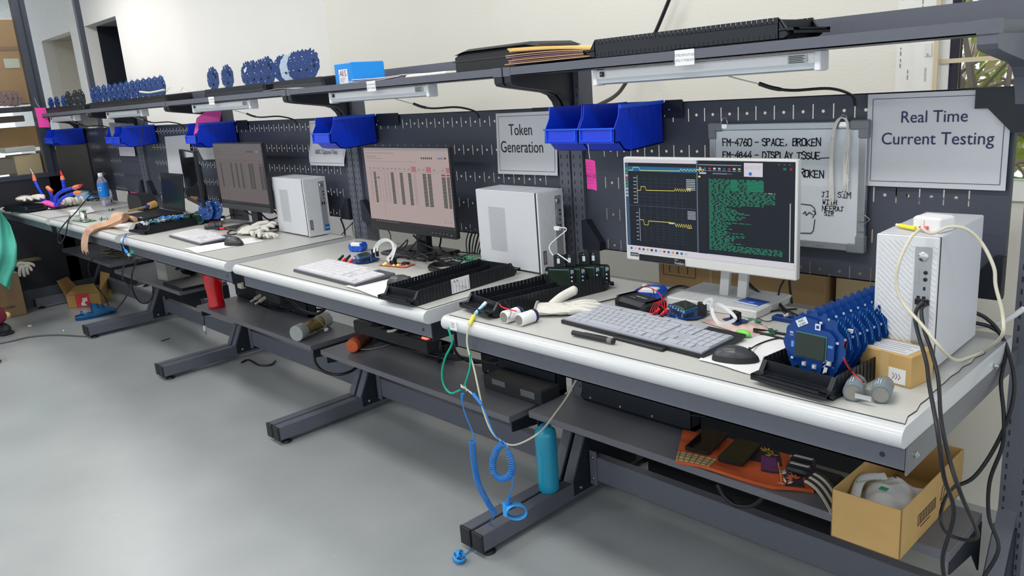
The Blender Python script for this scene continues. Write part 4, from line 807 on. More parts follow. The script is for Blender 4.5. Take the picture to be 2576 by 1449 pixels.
pap('white paper with a curled corner under the nearest mouse', [(1757, 908), (1900, 946), (2010, 850), (1852, 838)])
pap('white paper under the mouse and keyboard on the second workbench', [(868, 722), (958, 750), (1075, 705), (990, 692)])
pap('white paper under the mouse on the middle workbench', [(463, 627), (497, 637), (668, 606), (640, 598)])
# ---- comb trays on the desktops
def dtray(label, uvL, uvR, rz, w_, L, z=None): a = P(*uvL, z=ZD+.018); return tray(label, (a.x, a.y, ZD), rz, w_, L)
tA = dtray('black comb tray holding the stack of round blue boards', (1890, 945), 0, radians(-6), .158, .47)
tB = dtray('black comb tray with four small black display boards standing in it', (1156, 765), 0, radians(-10.5), .150, .44)
tC = dtray('black comb tray with a white handwritten label on its side', (951, 745), 0, radians(2.5), .150, .47)
g = G(); g.box((0, 0, 0), (.0006, .075, .045), PAPER); SB_ = lambda s, y, z, h: None
for k in range(2): g.box((.0006, .010+.012*k, .034), (.001, .016+.012*k, .040), M('grey print', (.25, .25, .27), .7))
for k in range(11): y = .022+.0036*k; g.tube([(.0009, y, .018-.0006*k+.003*(k % 2)), (.0009, y+.003, .022-.0008*k-.003*(k % 3))], .0003, INK, 4)
for k in range(8): y = .035+.0036*k; g.tube([(.0009, y, .008+.002*(k % 2)), (.0009, y+.003, .010-.002*(k % 3))], .0003, INK, 4)
o = g.build('paper_label', tC, 'white handwritten label', loc=(.1505, .165, .004))
tD = dtray('long black comb tray heaped with small parts on the middle workbench', (325, 580), 0, radians(9), .150, .47)
a = P(40, 520, z=ZD+.01); tE = tray('short black comb tray under a white glove at the far left', (a.x+.1, a.y+.02, ZD), radians(-80), .13, .40)
# stack of round blue boards in tray A
gA = 'round blue boards stacked in the nearest tray'; c0 = V((-.243+.004, .16, ZD+.004)); pA = P(2062, 905, z=ZD+.012); az = radians(-6); ax_ = V((-sin(az), cos(az), 0)); org = Matrix.Rotation(az, 3, 'Z') @ V((.079, 0, 0))+tA.location
def front_board(t, M0, R):
    g = G(); g.T = M0; y = -.008; w2 = .048
    g.prism([(-w2, R*.75), (-w2+.01, R*.62), (-.012, R*.60), (-.022, R*.2), (.022, R*.2), (.026, R*.60), (w2-.01, R*.62), (w2, R*.75), (w2, R*1.42), (w2-.012, R*1.58), (.012, R*1.6), (.010, R*1.85), (-.03, R*1.9), (-w2, R*1.55)], y, y+.0016, PCB, 'y'); g.build('display_board', t)
    g = G(); g.T = M0; g.box((-.031, y-.006, R*.70), (.031, y, R*1.40), LCD, .001); g.box((-.0325, y-.002, R*.68), (.0325, y, R*1.42), M('lcd edge', (.08, .22, .20), .2)); g.build('display', t, 'dark green rectangular display')
    g = G(); g.T = M0
    for x, z in ((-.012, R*.48), (.010, R*.46), (.040, R*.66)): g.cb((x, y-.002, z), (.008, .004, .008), M('button metal', (.6, .58, .5), .4, .4)); g.cb((x, y-.0045, z), (.004, .001, .004), SILK)
    g.build('buttons', t, kind='stuff'); g = G(); g.T = M0
    g.text('18', .011, SILK, (-.040, y-.0002, R*1.3), rot=pi/2); g.cb((-.040, y-.0006, R*1.0), (.006, .0006, .012), TRACE); g.cb((.040, y-.0006, R*1.15), (.010, .0006, .005), TRACE)
    for k in range(9): g.cb((.028+.002*(k % 4), y-.0006, R*(.52+.03*k)), (.0015, .0006, .0015), SILK)
    g.T = M0 @ Matrix.Translation((-.022, y-.001, R*1.72)) @ Matrix.Rotation(radians(-30), 4, 'Y'); g.box((-.012, -.0008, -.007), (.012, 0, .007), SILK); g.text('KJAC', .006, INK, (0, -.001, .001)); g.text('01507', .006, INK, (0, -.001, -.006))
    g.T = M0 @ Matrix.Translation((.030, y+.004, R*.32)) @ Matrix.Rotation(radians(12), 4, 'Y'); g.box((-.0035, -.003, -.013), (.0035, -.002, .013), SILK)
    g.T = M0; g.cb((.012, y-.001, R*1.66), (.011, .001, .012), SILK); g.cb((.012, y-.0016, R*1.66), (.006, .0006, .006), PCB); g.build('labels', t, kind='stuff')
for i in range(13):
    y = 0.083+.0262*i; loc = org+ax_*y+V((0, 0, .006)); R_ = .0660
    if i == 0: d = disc('circuit_board', 'frontmost round blue board with a display and battery lead, in the nearest tray', R_, PCB, loc, az, radians(-4), 0, gA); front_board(d, Matrix.Rotation(radians(-4), 4, 'X'), R_)
    elif i == 1:
        pb = disc('circuit_board', 'round blue board directly behind the one with the display', R_, PCB, loc, az, radians(-4), 0, gA); g = G(); g.T = Matrix.Rotation(radians(-4), 4, 'X')
        for k in range(10): a_ = pi*.02+.105*k; g.cb((R_*.93*cos(a_), -.0006, R_+R_*.93*sin(a_)), (.0012, .0008, .006), TRACE)
        g.cb((.022, -.0008, R_*1.62), (.013, .0012, .011), TRACE); g.cb((.022, -.0014, R_*1.62), (.010, .0012, .008), PCBD); g.build('printed_trace', pb)
    else: dup(pb, loc, az, 'rearmost round board of the stack in the nearest tray' if i == 12 else ORD[i]+' round blue board from the front of the stack in the nearest tray')
# small black display boards in tray B
gB = 'black display boards standing in the comb tray'
def dispb(label, off_, lx=.085):
    rz = radians(-10.5); o = Matrix.Rotation(rz, 3, 'Z') @ V((lx, off_, .012))+tB.location; t = thing('display_board', label, 'circuit board', o, rz+radians(34), gB); t.scale = (1.08, 1.08, 1.08)
    g = G(); g.prism(rrect(-.043, .0, .043, .058, .009)[::-1], 0, .0016, BPCB, 'y'); g.prism(rrect(-.016, .056, .014, .093, .004)[::-1], 0, .0016, BPCB, 'y'); g.build('board', t)
    g = G(); g.box((-.030, -.006, .008), (.026, 0, .050), LCD, .001); g.box((-.031, -.002, .006), (.027, 0, .052), M('lcd edge', (.08, .22, .20), .2)); g.build('display', t)
    g = G(); g.text('18', .010, SILK, (-.035, -.0003, .040), rot=pi/2); g.cb((-.002, -.0006, .075), (.008, .0008, .014), SILK); g.cb((-.002, -.001, .087), (.002, .001, .002), SILK)
    for k in range(4): g.cb((.034, -.001, .008+.011*k), (.004, .002, .004), SILK if k != 3 else TRACE)
    g.cb((.036, -.001, .046), (.009, .001, .009), M('grey print', (.25, .25, .27), .7)); g.build('parts', t, kind='stuff'); return t
d1 = dispb('nearest black display board in the tray, white cable plugged into its top', .318, .052); dispb('second black display board right behind the plugged one', .345, .070); dispb('third black display board, its display facing forward', .385, .088); dispb('rearmost black display board in the comb tray', .408, .104)
# white cable from tower to display board
g = G(); a = P(1402, 574, y=.50); e = d1.location+Matrix.Rotation(radians(1.5), 3, 'Z') @ V((-.004, 0, .102))
g.tube([a, P(1421, 573, y=.47), P(1423, 581, y=.45), P(1400, 600, y=.44), P(1382, 620, y=.43), P(1392, 642, y=.42), P(1420, 652, y=.41), P(1434, 660, y=e.y), e], .0018, PAPER, 8, smooth=True); g.cb(tuple(a), (.022, .009, .012), PAPER); g.build('usb_cable', None, 'white cable from the grey tower to the nearest black display board', 'cable')
# ---- battery pairs
def cell(name, label, a, ln, r, dirv, m_, band, endm, txt=None, group=None):
    t = thing(name, label, 'battery', a, math.atan2(dirv[1], dirv[0]), group); X = Matrix.Translation((0, 0, r)) @ Matrix.Rotation(pi/2, 4, 'Y')
    g = G(); g.T = X; g.lathe([(r*.94, 0), (r, .002), (r, ln-.003), (r*.92, ln)], m_, 24); g.build('body', t); g = G(); g.T = X; g.lathe([(r*1.005, ln*.80), (r*1.012, ln*.81), (r*1.012, ln*(.96 if band == INKB else .84)), (r*1.003, ln*(.97 if band == INKB else .85))], band, 24, False); g.build('band', t)
    g = G(); g.T = X; g.lathe([(r*.78, -.0018), (r*.78, .0005)], endm, 20); g.build('terminal', t)
    if txt:
        g = G()
        for k in range(4): g.T = Matrix.Translation((0, 0, r)) @ Matrix.Rotation(-.9+.25*k, 4, 'X'); g.box((ln*.2, -.0005, r*1.003), (ln*(.7-.08*(k % 2)), .0008, r*1.006), txt)
        g.build('print', t)
    return t
a = P(2140, 1000, z=ZD+.012); b = P(2206, 1002, z=ZD+.012); ORNG2 = M('thin orange ring', (.35, .22, .15), .4); GC = M('grey battery sleeve', (.16, .20, .22), .3); dv = V((-.28, .96, 0)); EM = M('nickel end', (.30, .29, .26), .35, .6)
cell('battery_cell', 'left grey cell of the taped battery pair at the front right corner', (a.x-.001, a.y+.010, ZD), .055, .0178, dv, GC, ORNG2, EM, SILK, 'grey battery pair with red and black lead'); cell('battery_cell', 'right grey cell of the taped battery pair, nearer the small carton', (b.x+.004, b.y+.006, ZD), .055, .0178, dv, GC, ORNG2, EM, SILK, 'grey battery pair with red and black lead')
g = G(); fb = P(2139, 833, y=.15); q = P(2170, 955, z=ZD+.035)
for s, c in ((0, RED), (.003, CABLE)): g.tube([(fb.x, fb.y, fb.z), P(2122, 868, y=.12)+V((s*2, 0, 0)), P(2122, 900, y=.10)+V((s, 0, 0)), P(2140, 932, y=.10)+V((s, 0, 0)), (q.x+s, q.y, q.z-.004)], .0014, c, 6, smooth=True)
g.cb(tuple(fb), (.009, .006, .007), PAPER); g.build('battery_lead', None, 'red and black lead from the front blue board to the grey batteries', 'wire')
g = G(); g.box((a.x+.006, a.y+.003, ZD+.012), (b.x-.002, a.y+.005, ZD+.021), CHROME); g.build('nickel_strip', None, 'shiny nickel strip joining the two grey cells', 'strip')
a = P(1262, 805, z=ZD+.014); b = P(1300, 812, z=ZD+.014); dv = V((.05, 1, 0))
for p, lb in ((a, 'left white cell of the battery pair lying by the comb tray'), (b, 'right white cell of the battery pair, nearer the white glove')): cell('battery_cell', lb, (p.x-.004, p.y+.012, ZD), .058, .0172, dv, PAPER, INKB, EM, INK, 'white battery pair')
g = G(); c = (a+b)/2; g.tube([(c.x, c.y, ZD+.022), P(1283, 795, y=c.y-.01), P(1285, 780, y=c.y), P(1270, 758, y=c.y+.03)], .0007, CABLE, 5, smooth=True); g.tube([P(1256, 764, y=c.y+.03), P(1262, 772, y=c.y+.02), P(1280, 778, y=c.y+.02), P(1300, 783, y=c.y+.03)], .0016, RED, 6, smooth=True); g.box((c.x-.012, c.y+.006, ZD+.014), (c.x+.01, c.y+.008, ZD+.022), CHROME); g.build('battery_lead', None, 'short red and black lead on the white battery pair', 'wire')
# blue packs, power box, boards on bench 1
def pack(label, u, v, sz, rz, band=True):
    p = P(u, v, z=ZD); t = thing('battery_pack', label, 'battery', (p.x, p.y, ZD), rz); g = G(); BP = M('blue shrink wrap', (.01, .09, .55), .25); w_, d_, h_ = sz
    for k in range(3): x = w_*(k+.5)/3; g.tube([(x, 0, h_/2), (x, d_, h_/2)], w_/5.2, BP, 16, flat=h_/w_*2.4)
    g.box((w_*.08, .001, h_*.02), (w_*.92, d_-.001, h_*.98), BP, .004); g.build('body', t)
    if band: g = G(); g.box((w_*.15, -.001, h_*.60), (w_*.9, d_*.5, h_*1.02), PAPER, .003); g.build('label', t)
    return t
pack('blue wrapped battery pack with a white label behind the black adapter box', 1596, 752, (.075, .055, .032), radians(14))
g = G(); g.tube([P(1585, 750, z=ZD+.02), P(1600, 735, z=ZD+.03), P(1622, 720, z=ZD+.05), P(1632, 722, z=ZD+.05), P(1655, 735, z=ZD+.045), P(1665, 750, z=ZD+.04), P(1660, 768, z=ZD+.02), P(1655, 780, z=ZD+.015)], .0013, RED, 6, smooth=True)
g.cb(tuple(P(1622, 718, z=ZD+.05)), (.012, .008, .008), CREAM); g.build('battery_lead', None, 'red lead looping over the blue battery pack', 'wire')
g = G(); g.tube([P(1575, 752, z=ZD+.015), P(1590, 742, z=ZD+.02), P(1615, 722, z=ZD+.048), P(1640, 726, z=ZD+.048), P(1646, 745, z=ZD+.04), P(1646, 760, z=ZD+.03)], .0012, CABLE, 6, smooth=True); g.build('battery_lead', None, 'black lead looping over the blue battery pack', 'wire')
p = P(1545, 778, z=ZD); t = thing('adapter_box', 'black rounded adapter box with white lettering behind the nearest keyboard', 'adapter', (p.x, p.y+.005, ZD), radians(-14)); AB = M('satin black plastic', (.016, .017, .022), .28)
g = G(); g.box((0, 0, .002), (.125, .075, .036), AB, .010); g.build('body', t)
for x in (-.003, .108): g = G(); g.box((x, -.002, 0), (x+.018, .077, .038), BLACKM, .008); g.build('end_cap', t)
g = G(); g.text('OTII-ARC', .011, SILK, (.062, .045, .0362), 'xy', rot=pi); g.text('1022 5420', .005, SILK, (.045, .028, .0362), 'xy', rot=pi); g.build('lettering', t); g = G(); g.cyl((.113, -.004, .018), (.113, -.010, .018), .004, CHROME, 10); g.build('terminal', t)
def flatboard(label, u, v, rz, R=.058, u2=None):
    p = P(u, v, z=ZD); t = thing('circuit_board', label, 'circuit board', (p.x, p.y, ZD+.006), rz); Mf = Matrix.Rotation(-pi/2, 4, 'X') @ Matrix.Translation((0, 0, -R))
    g = G(); g.T = Mf; g.prism(outline(R)[::-1], 0, .0016, PCB, 'y')
    for k in range(18): r = R*(.3+.6*((k*37) % 17)/17); g.cb((r*cos(2.2*k), -.0008, R+r*sin(2.2*k)), (.005, .001, .003), SILK if k % 2 else TRACE)
    g.build('board', t); g = G(); g.at((0, 0, .015), rx=radians(6)); g.prism(rrect(-.046, -.030, .046, .030, .008), 0, .0016, PCB, 'z')
    for k in range(10): g.cb((-.040+.009*k, -.026+.003*(k % 3), .002), (.003, .003, .002), SILK)
    g.build('upper_board', t); g = G(); g.at((0, 0, .0175), rx=radians(6)); g.box((-.030, -.018, 0), (.030, .022, .005), LCD, .001); g.box((-.032, -.020, -.0003), (.032, .024, .002), M('lcd edge', (.08, .22, .20), .2)); g.build('display', t)
    for x, y in ((-.03, -.03), (.03, -.03), (-.03, .03), (.03, .03)): g = G(); g.cyl((x, y*.8, -.006), (x, y*.8, .015), .002, M('nylon standoff', (.3, .4, .5), .4), 8); g.build('standoff', t)
    return t, p
fb1, pf = flatboard('round blue board with a display lying behind the nearest keyboard', 1722, 793, radians(-25))
for k, (u, v, c) in enumerate(((1645, 790, RED), (1655, 776, M('yellow plastic', (.75, .55, .04), .4)), (1663, 792, RED), (1636, 800, BLACK), (1652, 806, BLACK))):
    p = P(u, v, z=ZD+.012); g = G(); g.at((0, 0, 0)); g.cyl((0, 0, 0), (.012, .010, .016), .0055, c, 12, r2=.004); g.cyl((-.004, -.003, -.006), (0, 0, 0), .006, BLACK if c != BLACK else M('dark board', (.03, .04, .03), .5), 10); g.build('banana_plug', None, ('red banana plug by the black adapter box', 'yellow banana plug beside the red plugs', 'second red banana plug touching the blue board', 'black plug at the front of the adapter box', 'black plug under the red lead near the keyboard')[k], 'plug', 'banana plugs at the adapter box', loc=tuple(p-V((0, 0, .002))))
g = G()
for k in range(4): g.tube([P(1642+5*k, 802, z=ZD+.01), P(1636+6*k, 784-3*k, z=ZD+.03+.006*k), P(1650+9*k, 760-4*k, z=ZD+.045+.004*k), P(1668+3*k, 775+4*k, z=ZD+.03), P(1676+4*k, 788, z=ZD+.012)], .0008, RED, 5, smooth=True)
g.build('jumper_wires', None, 'bunch of red jumper wires between adapter box and blue board', 'wires', kind='stuff')
# black connectors and white ribbon
def ribbon(label, pts, w_=.011, m_=None):
    q = spline([V(p) for p in pts], 8); g = G(); m_ = m_ or M('white ribbon', (.56, .56, .57), .5); n = len(q); vs = []
    for i, p in enumerate(q): tt = (q[min(i+1, n-1)]-q[max(i-1, 0)]).normalized(); s = tt.cross(V((.35, -.9, .2))).normalized()*w_/2; vs += [p-s, p-s*.33, p+s*.33, p+s]
    for a_, b_ in ((0, 1), (1, 2), (2, 3)): g.add(vs, [(4*i+a_, 4*i+b_, 4*i+4+b_, 4*i+4+a_) for i in range(n-1)], m_, True)
    g.build('ribbon_cable', None, label, 'cable')
for k, (u, v) in enumerate(((1763, 795), (1772, 797))):
    p = P(u, v, z=ZD+.02); g = G(); g.box((-.007, -.004, 0), (.005, .004, .032), BLACK, .001); g.box((-.006, -.0045, .032), (.004, .003, .036), BLACKM); g.build('ribbon_connector', None, ('left black connector standing on the nearest blue board', 'right black connector standing on the nearest blue board')[k], 'connector', 'connectors on the nearest flat board', loc=tuple(p))
ribbon('white ribbon cable arching from the blue board to the small header board', [P(1770, 765, y=.245), P(1778, 755, y=.25), P(1790, 754, y=.25), P(1789, 775, y=.245), P(1800, 766, y=.235), P(1815, 768, y=.225), P(1838, 785, y=.21), P(1850, 800, y=.20), P(1845, 806, y=.20)], .0075)
ribbon('second white ribbon strand looping low by the white monitor base', [P(1790, 775, y=.24), P(1795, 795, y=.21), P(1808, 812, y=.19), P(1830, 812, y=.185), P(1848, 805, y=.19)], .008)
p = P(1848, 818, z=ZD); t = thing('header_board', 'small blue board with a black header on a pink antistatic bag', 'circuit board', (p.x, p.y, ZD+.012), radians(-20)); g = G(); g.box((-.025, -.018, 0), (.03, .02, .0016), PCBD); g.build('board', t); g = G(); g.box((-.008, -.008, .0016), (.016, .008, .024), BLACK, .001); g.build('header', t); g = G(); g.cb((.026, -.004, .008), (.004, .004, .014), BLACK); g.build('jumper', t)
p = P(1845, 820, z=ZD); g = G(); PB = M('pink antistatic film', (.72, .52, .47), .25, var=.15)
g.grid(lambda u, v: V((-.075+.17*u, -.035+.085*v, .003+.007*sin(pi*u)*sin(pi*v)+.002*sin(21*u+9*v)*sin(13*v))), 30, 16, PB, .001); g.build('antistatic_bag', None, 'crinkled pink antistatic bag under the small header board', 'bag', loc=(p.x, p.y, ZD), rz=radians(-15))
p = P(1870, 838, z=ZD+.01); g = G(); g.ell((0, 0, 0), (.045, .022, .016), M('lime tape', (.25, .75, .12), .4), 14, 6); g.build('lime_tape', None, 'lime green taped bundle at the front of the pink bag', 'tape', loc=tuple(p), rz=radians(-15))
g = G()
for k in range(6): x = .022*k; g.at((x, .006*sin(k*2), .002), rz=.3*sin(k)); g.box((0, 0, 0), (.020, .022, .0016), M('green solder mask', (.01, .17, .08), .35)); g.box((.004, .004, .0016), (.012, .010, .0022), SILK)
g.at(); p = P(1868, 806, z=ZD); g.build('green_board_strip', None, 'strip of small green boards behind the pink bag', 'circuit boards', loc=(p.x, p.y, ZD), rz=radians(-32))
p = P(1975, 808, z=ZD); g = G(); g.box((-.03, -.012, .0), (.03, .014, .012), PCBD, .002); g.cyl((.0, 0, .012), (.012, 0, .02), .006, CHROME, 12); g.cyl((.01, .006, .012), (-.02, .006, .026), .0015, CABLE, 6); g.build('relay_board', None, 'small dark blue board with metal studs left of the round board stack', 'circuit board', loc=(p.x, p.y, ZD))
# cables on bench 1
def cable(name, label, pts, r=.0028, m_=None, parts=None, cat='cable', group=None):
    g = G(); g.tube([p if isinstance(p, V) else V(p) for p in pts], r, m_ or CABLE, 8, smooth=True); return g.build(name, None, label, cat, group)
Z = ZD+.004
cable('black_cable', 'thick black cable dropping behind the white monitor to the desk', [P(1870, 688, y=.62), P(1885, 715, y=.60), P(1920, 745, y=.56), P(1955, 760, z=Z+.01), P(1975, 780, z=Z), P(2005, 795, z=Z)], .0045)
cable('black_cable', 'black cable hanging behind the right edge of the white monitor', [P(1985, 695, y=.60), P(1988, 730, y=.60), P(1992, 762, z=Z)], .0035)
cable('black_cable', 'thin black cable slanting down beside the white monitor', [P(1975, 700, y=.58), P(1962, 725, y=.58), P(1958, 752, z=Z+.01), P(1962, 765, z=Z)], .0025)
cable('black_cable', 'black lead running on the desk from the left into the monitor base', [P(1666, 742, z=Z), P(1690, 725, z=Z), P(1715, 719, z=Z), P(1740, 726, z=Z)], .003)
cable('black_cable', 'black cable from the pink bag to the stack of blue boards, rear one', [P(1895, 828, z=Z+.006), P(1930, 833, z=Z), P(1990, 843, z=Z)], .003)
cable('black_cable', 'black cable from the pink bag to the stack of blue boards, front one', [P(1895, 832, z=Z+.006), P(1930, 842, z=Z), P(1990, 857, z=Z)], .003)
cable('black_cable', 'curved lead of the nearest mouse', [P(1888, 878, z=Z+.008), P(1910, 865, z=Z), P(1950, 852, z=Z), P(1990, 850, z=Z)], .0018)
cable('black_cable', 'thin lead behind the pink bag joining the green boards', [P(1855, 790, z=Z), P(1890, 795, z=Z), P(1925, 808, z=Z), P(1945, 806, z=Z)], .0012)
cable('black_cable', 'black lead lying behind the flat blue board', [P(1905, 793, z=Z), P(1945, 782, z=Z), P(2005, 777, z=Z)], .0022)
cable('black_cable', 'loose black lead by the adapter box', [P(1505, 761, z=Z), P(1540, 753, z=Z), P(1555, 750, z=Z), P(1550, 758, z=Z+.012), P(1552, 768, z=Z+.015), P(1562, 752, z=Z+.02), P(1575, 748, z=Z+.015)], .0018)
# small kraft carton
a = P(2160, 943, z=ZD); b = P(2305, 970, z=ZD); t = thing('small_carton', 'small kraft carton with a white label in front of the white tower', 'box', (a.x+.002, a.y, ZD), radians(-10)); g = G(); g.box((0, 0, 0), (.104, .075, .062), KRAFT, .0012); g.build('box', t)
g = G(); g.box((.060, -.0006, .004), (.094, -.0001, .034), PAPER, 0)
for k in range(3): g.tube([(.068+.006*k, -.0008, .012), (.072+.006*k, -.0008, .018), (.068+.006*k, -.0008, .024)], .0006, M('purple print', (.15, .02, .12), .7), 4)
g.build('logo_label', t); g = G(); g.box((.012, .006, .0621), (.092, .066, .0627), PAPERG)
for k in range(5): g.box((.018, .014+.010*k, .0627), (.086-.01*(k % 2), .016+.010*k, .0629), M('grey print', (.25, .25, .27), .7))
g.build('top_label', t); g = G(); g.box((.042, -.0004, 0), (.060, .0755, .0624), M('clear parcel tape', (.58, .40, .18), .25)); g.build('tape', t)
# charger on top of tower + cords
TT = ZD+.004+.268
a = P(2298, 578, z=TT+.003); t = thing('power_adapter', 'white power adapter with a red plug on top of the white tower', 'adapter', (a.x, a.y, TT), radians(-14)); g = G(); g.box((-.004, .002, .0), (.052, .050, .030), PAPER, .0035); g.build('body', t); g = G(); g.box((.014, -.006, .006), (.030, .004, .013), M('pink plug', (.75, .12, .18), .4), .001); g.build('plug', t)
cable('looped_cable', 'cream cord looping over the right side of the white tower', [P(2322, 556, y=.24), P(2322, 575, y=.23), P(2345, 587, y=.235), P(2385, 571, y=.26), P(2430, 576, y=.28), P(2470, 612, y=.30), P(2500, 672, y=.30), P(2505, 720, y=.30), P(2522, 790, y=.30), P(2520, 845, y=.30), P(2480, 880, z=ZD+.006), P(2440, 897, z=ZD+.004), P(2405, 906, z=ZD+.02), P(2370, 880, y=.20), P(2320, 818, y=.19), P(2270, 760, y=.20), P(2255, 710, y=.20), P(2262, 660, y=.20), P(2290, 600, y=.215), P(2315, 577, y=.24)], .0032, CREAM)
g = G(); p = P(2263, 567, z=TT+.006); q = P(2303, 575, z=TT+.006); g.tube([p, q], .0045, M('yellow sleeve', (.80, .72, .05), .4), 8); g.tube([p-(q-p)*.2, p], .003, PAPER, 8); g.build('yellow_plug', None, 'yellow sleeved plug lying on top of the white tower', 'plug')
for k, (u0, pts) in enumerate(((0, [(2322, 760), (2308, 775), (2302, 800), (2310, 840), (2330, 910), (2338, 970), (2358, 1080), (2375, 1200), (2400, 1290), (2372, 1400), (2378, 1470)]), (1, [(2330, 765), (2318, 780), (2325, 830), (2342, 880), (2360, 950), (2368, 1060), (2390, 1160), (2420, 1250), (2456, 1330), (2455, 1355), (2420, 1357), (2380, 1338), (2366, 1300), (2380, 1250), (2400, 1225)]))):
    ys = [.245, .235, .225, .20, .15, .08, .0, .0, .05, .05, .05] if k == 0 else [.25, .235, .21, .18, .12, .03, .0, .0, .15, .25, .3, .3, .3, .35, .42]
    cable('black_usb_cable', ('left black cable plugged into the front of the white tower, hanging past the desk', 'right black cable plugged into the white tower, looping over the lower shelf')[k], [P(u, v, y=y) for (u, v), y in zip(pts, ys)], .0036)
g = G(); p = P(2322, 758, y=.268); g.cb(tuple(p), (.026, .016, .014), BLACK, .002); g.build('usb_plug', None, 'pair of black plugs in the front of the white tower', 'plug')
cable('black_cable', 'upper black cable passing behind the white tower and down the post', [P(2452, 786, y=.55), P(2480, 800, y=.56), P(2510, 830, y=.56), P(2535, 880, y=.55), P(2552, 960, y=.5), P(2540, 1040, y=.48), P(2500, 1130, y=.48), P(2450, 1200, y=.46), P(2400, 1225, y=.44)], .0042)
cable('black_cable', 'lower black cable passing behind the white tower and down the post', [P(2452, 812, y=.55), P(2490, 822, y=.56), P(2520, 845, y=.56), P(2530, 890, y=.55), P(2518, 960, y=.5), P(2525, 1040, y=.48), P(2522, 1120, y=.48), P(2490, 1210, y=.48), P(2488, 1300, y=.48), P(2512, 1380, y=.46), P(2470, 1460, y=.44)], .0042)
cable('white_cable', 'thick white cable behind the right post', [P(2576, 776, y=.60), P(2540, 800, y=.60), P(2505, 815, y=.60), P(2452, 820, y=.60)], .0060, PAPER)
# glove on bench 1
def glove_mesh(g, M0, s=1, m_=GLOVE, curl=.0, cuff=True, lift=0):
    g.T = M0
    def pf(u, v):
        a = 2*pi*u; w_ = (.036+.006*sin(pi*v)) * (1.12 if v < .12 else 1); return V((w_*cos(a)*s, (-.055+.105*v)*s, (.011*(1-.2*v))*sin(a)*s+.012*s+.003*sin(11*v+5*a)*s*.4))
    g.grid(pf, 22, 12, m_, 0)
    if cuff: g.tube([((.037+.004)*s*cos(2*pi*k/20), -.055*s, .012*s+.014*s*sin(2*pi*k/20)) for k in range(21)], .003*s, M('grey knit edge', (.38, .36, .34), .9), 6, cap=False)
    for k, (x, l, a) in enumerate(((-.029, .068, .38), (-.011, .080, .13), (.009, .076, -.08), (.028, .060, -.30))):
        dx, dy = sin(-a), cos(a); g.tube([(x*s, .035*s, .012*s), ((x+dx*l*.35)*s, (.045+dy*l*.35)*s, .015*s), ((x+dx*l*.7)*s, (.045+dy*l*.7)*s, (.014+curl)*s), ((x+dx*l)*s, (.045+dy*l)*s, (.010+curl*.5)*s)], .0095*s, m_, 10, smooth=True, rr=lambda t_: .0084*s*(1 if t_ < .85 else max(.25, 1-((t_-.85)/.15)**2*.75)))
    g.tube([(-.028*s, -.02*s, .012*s), (-.050*s, .005*s, .018*s+lift*.4), (-.066*s, .03*s, .016*s+lift), (-.074*s, .050*s, .013*s+lift*1.5)], .011*s, m_, 10, smooth=True, rr=lambda t_: .0115*s*(1 if t_ < .85 else max(.25, 1-((t_-.85)/.15)**2*.75)))
    g.T = Matrix(); return g
p = P(1402, 789, z=ZD); g = G(); glove_mesh(g, Matrix.Rotation(radians(-54), 4, 'Z') @ Matrix.Scale(1.2, 4, (0, 0, 1)), 1.0, curl=-.002, lift=.018); g.T = Matrix.Rotation(radians(-54), 4, 'Z'); g.text('PU-FIT', .008, INK, (.004, .018, .029), 'xy', rot=.6); g.T = Matrix(); g.build('work_glove', None, 'white knitted glove lying flat between the batteries and the nearest keyboard', 'glove', loc=(p.x, p.y, ZD))
# white usb lead with blue and yellow sleeves on the front corner
A0, A1, A2 = P(1222, 762, z=ZD+.03), P(1196, 789, z=ZD+.012), P(1180, 818, y=-.012)
t = thing('usb_lead', 'white lead with light blue and yellow spiral sleeves at the desk corner', 'cable', (0, 0, 0)); g = G(); g.tube([A0, A0.lerp(A1, .3)], .0055, PAPER, 10); g.cyl(A0+(A0-A1)*.12, A0, .0035, CHROME, 8); g.build('plug', t)
g = G(); g.tube([A0.lerp(A1, .3), A1], .0052, M('light blue sleeve', (.35, .66, .85), .4), 10)
g.build('blue_sleeve', t)
g = G(); B1 = P(1192, 795, z=ZD+.010); B2 = P(1186, 806, y=-.006)
for k in range(5): a_ = B1.lerp(A2, k/5); b_ = B1.lerp(A2, (k+.75)/5); g.tube([a_, b_], .0055, M('yellow spiral sleeve', (.85, .82, .06), .4), 10)
g.build('yellow_sleeve', t)
g = G(); g.tube([A1, B1, A2, P(1175, 850, y=-.014), P(1178, 880, y=-.012), P(1192, 925, y=-.01), P(1205, 985, y=-.01), P(1218, 1040, y=-.01), P(1240, 1090, y=0), P(1275, 1117, y=.02), P(1310, 1115, y=.06), P(1360, 1085, y=.14), P(1400, 1035, y=.22), P(1425, 1000, y=.28), P(1447, 960, y=.33), P(1465, 925, y=.36)], .0026, CREAM, 8, smooth=True); g.build('cord', t)
g = G(); p0 = P(1142, 820, y=-.0095); g.box((p0.x-.016, -.0105, p0.z-.012), (p0.x+.012, -.0088, p0.z+.012), PAPER)
for k in range(4): g.box((p0.x-.012, -.0108, p0.z+.007-.004*k), (p0.x+.004, -.0104, p0.z+.0085-.004*k), M('grey print', (.25, .25, .27), .7))
g.build('nose_sticker', None, 'small white paper sticker on the rounded left corner of the rightmost desktop', 'sticker')
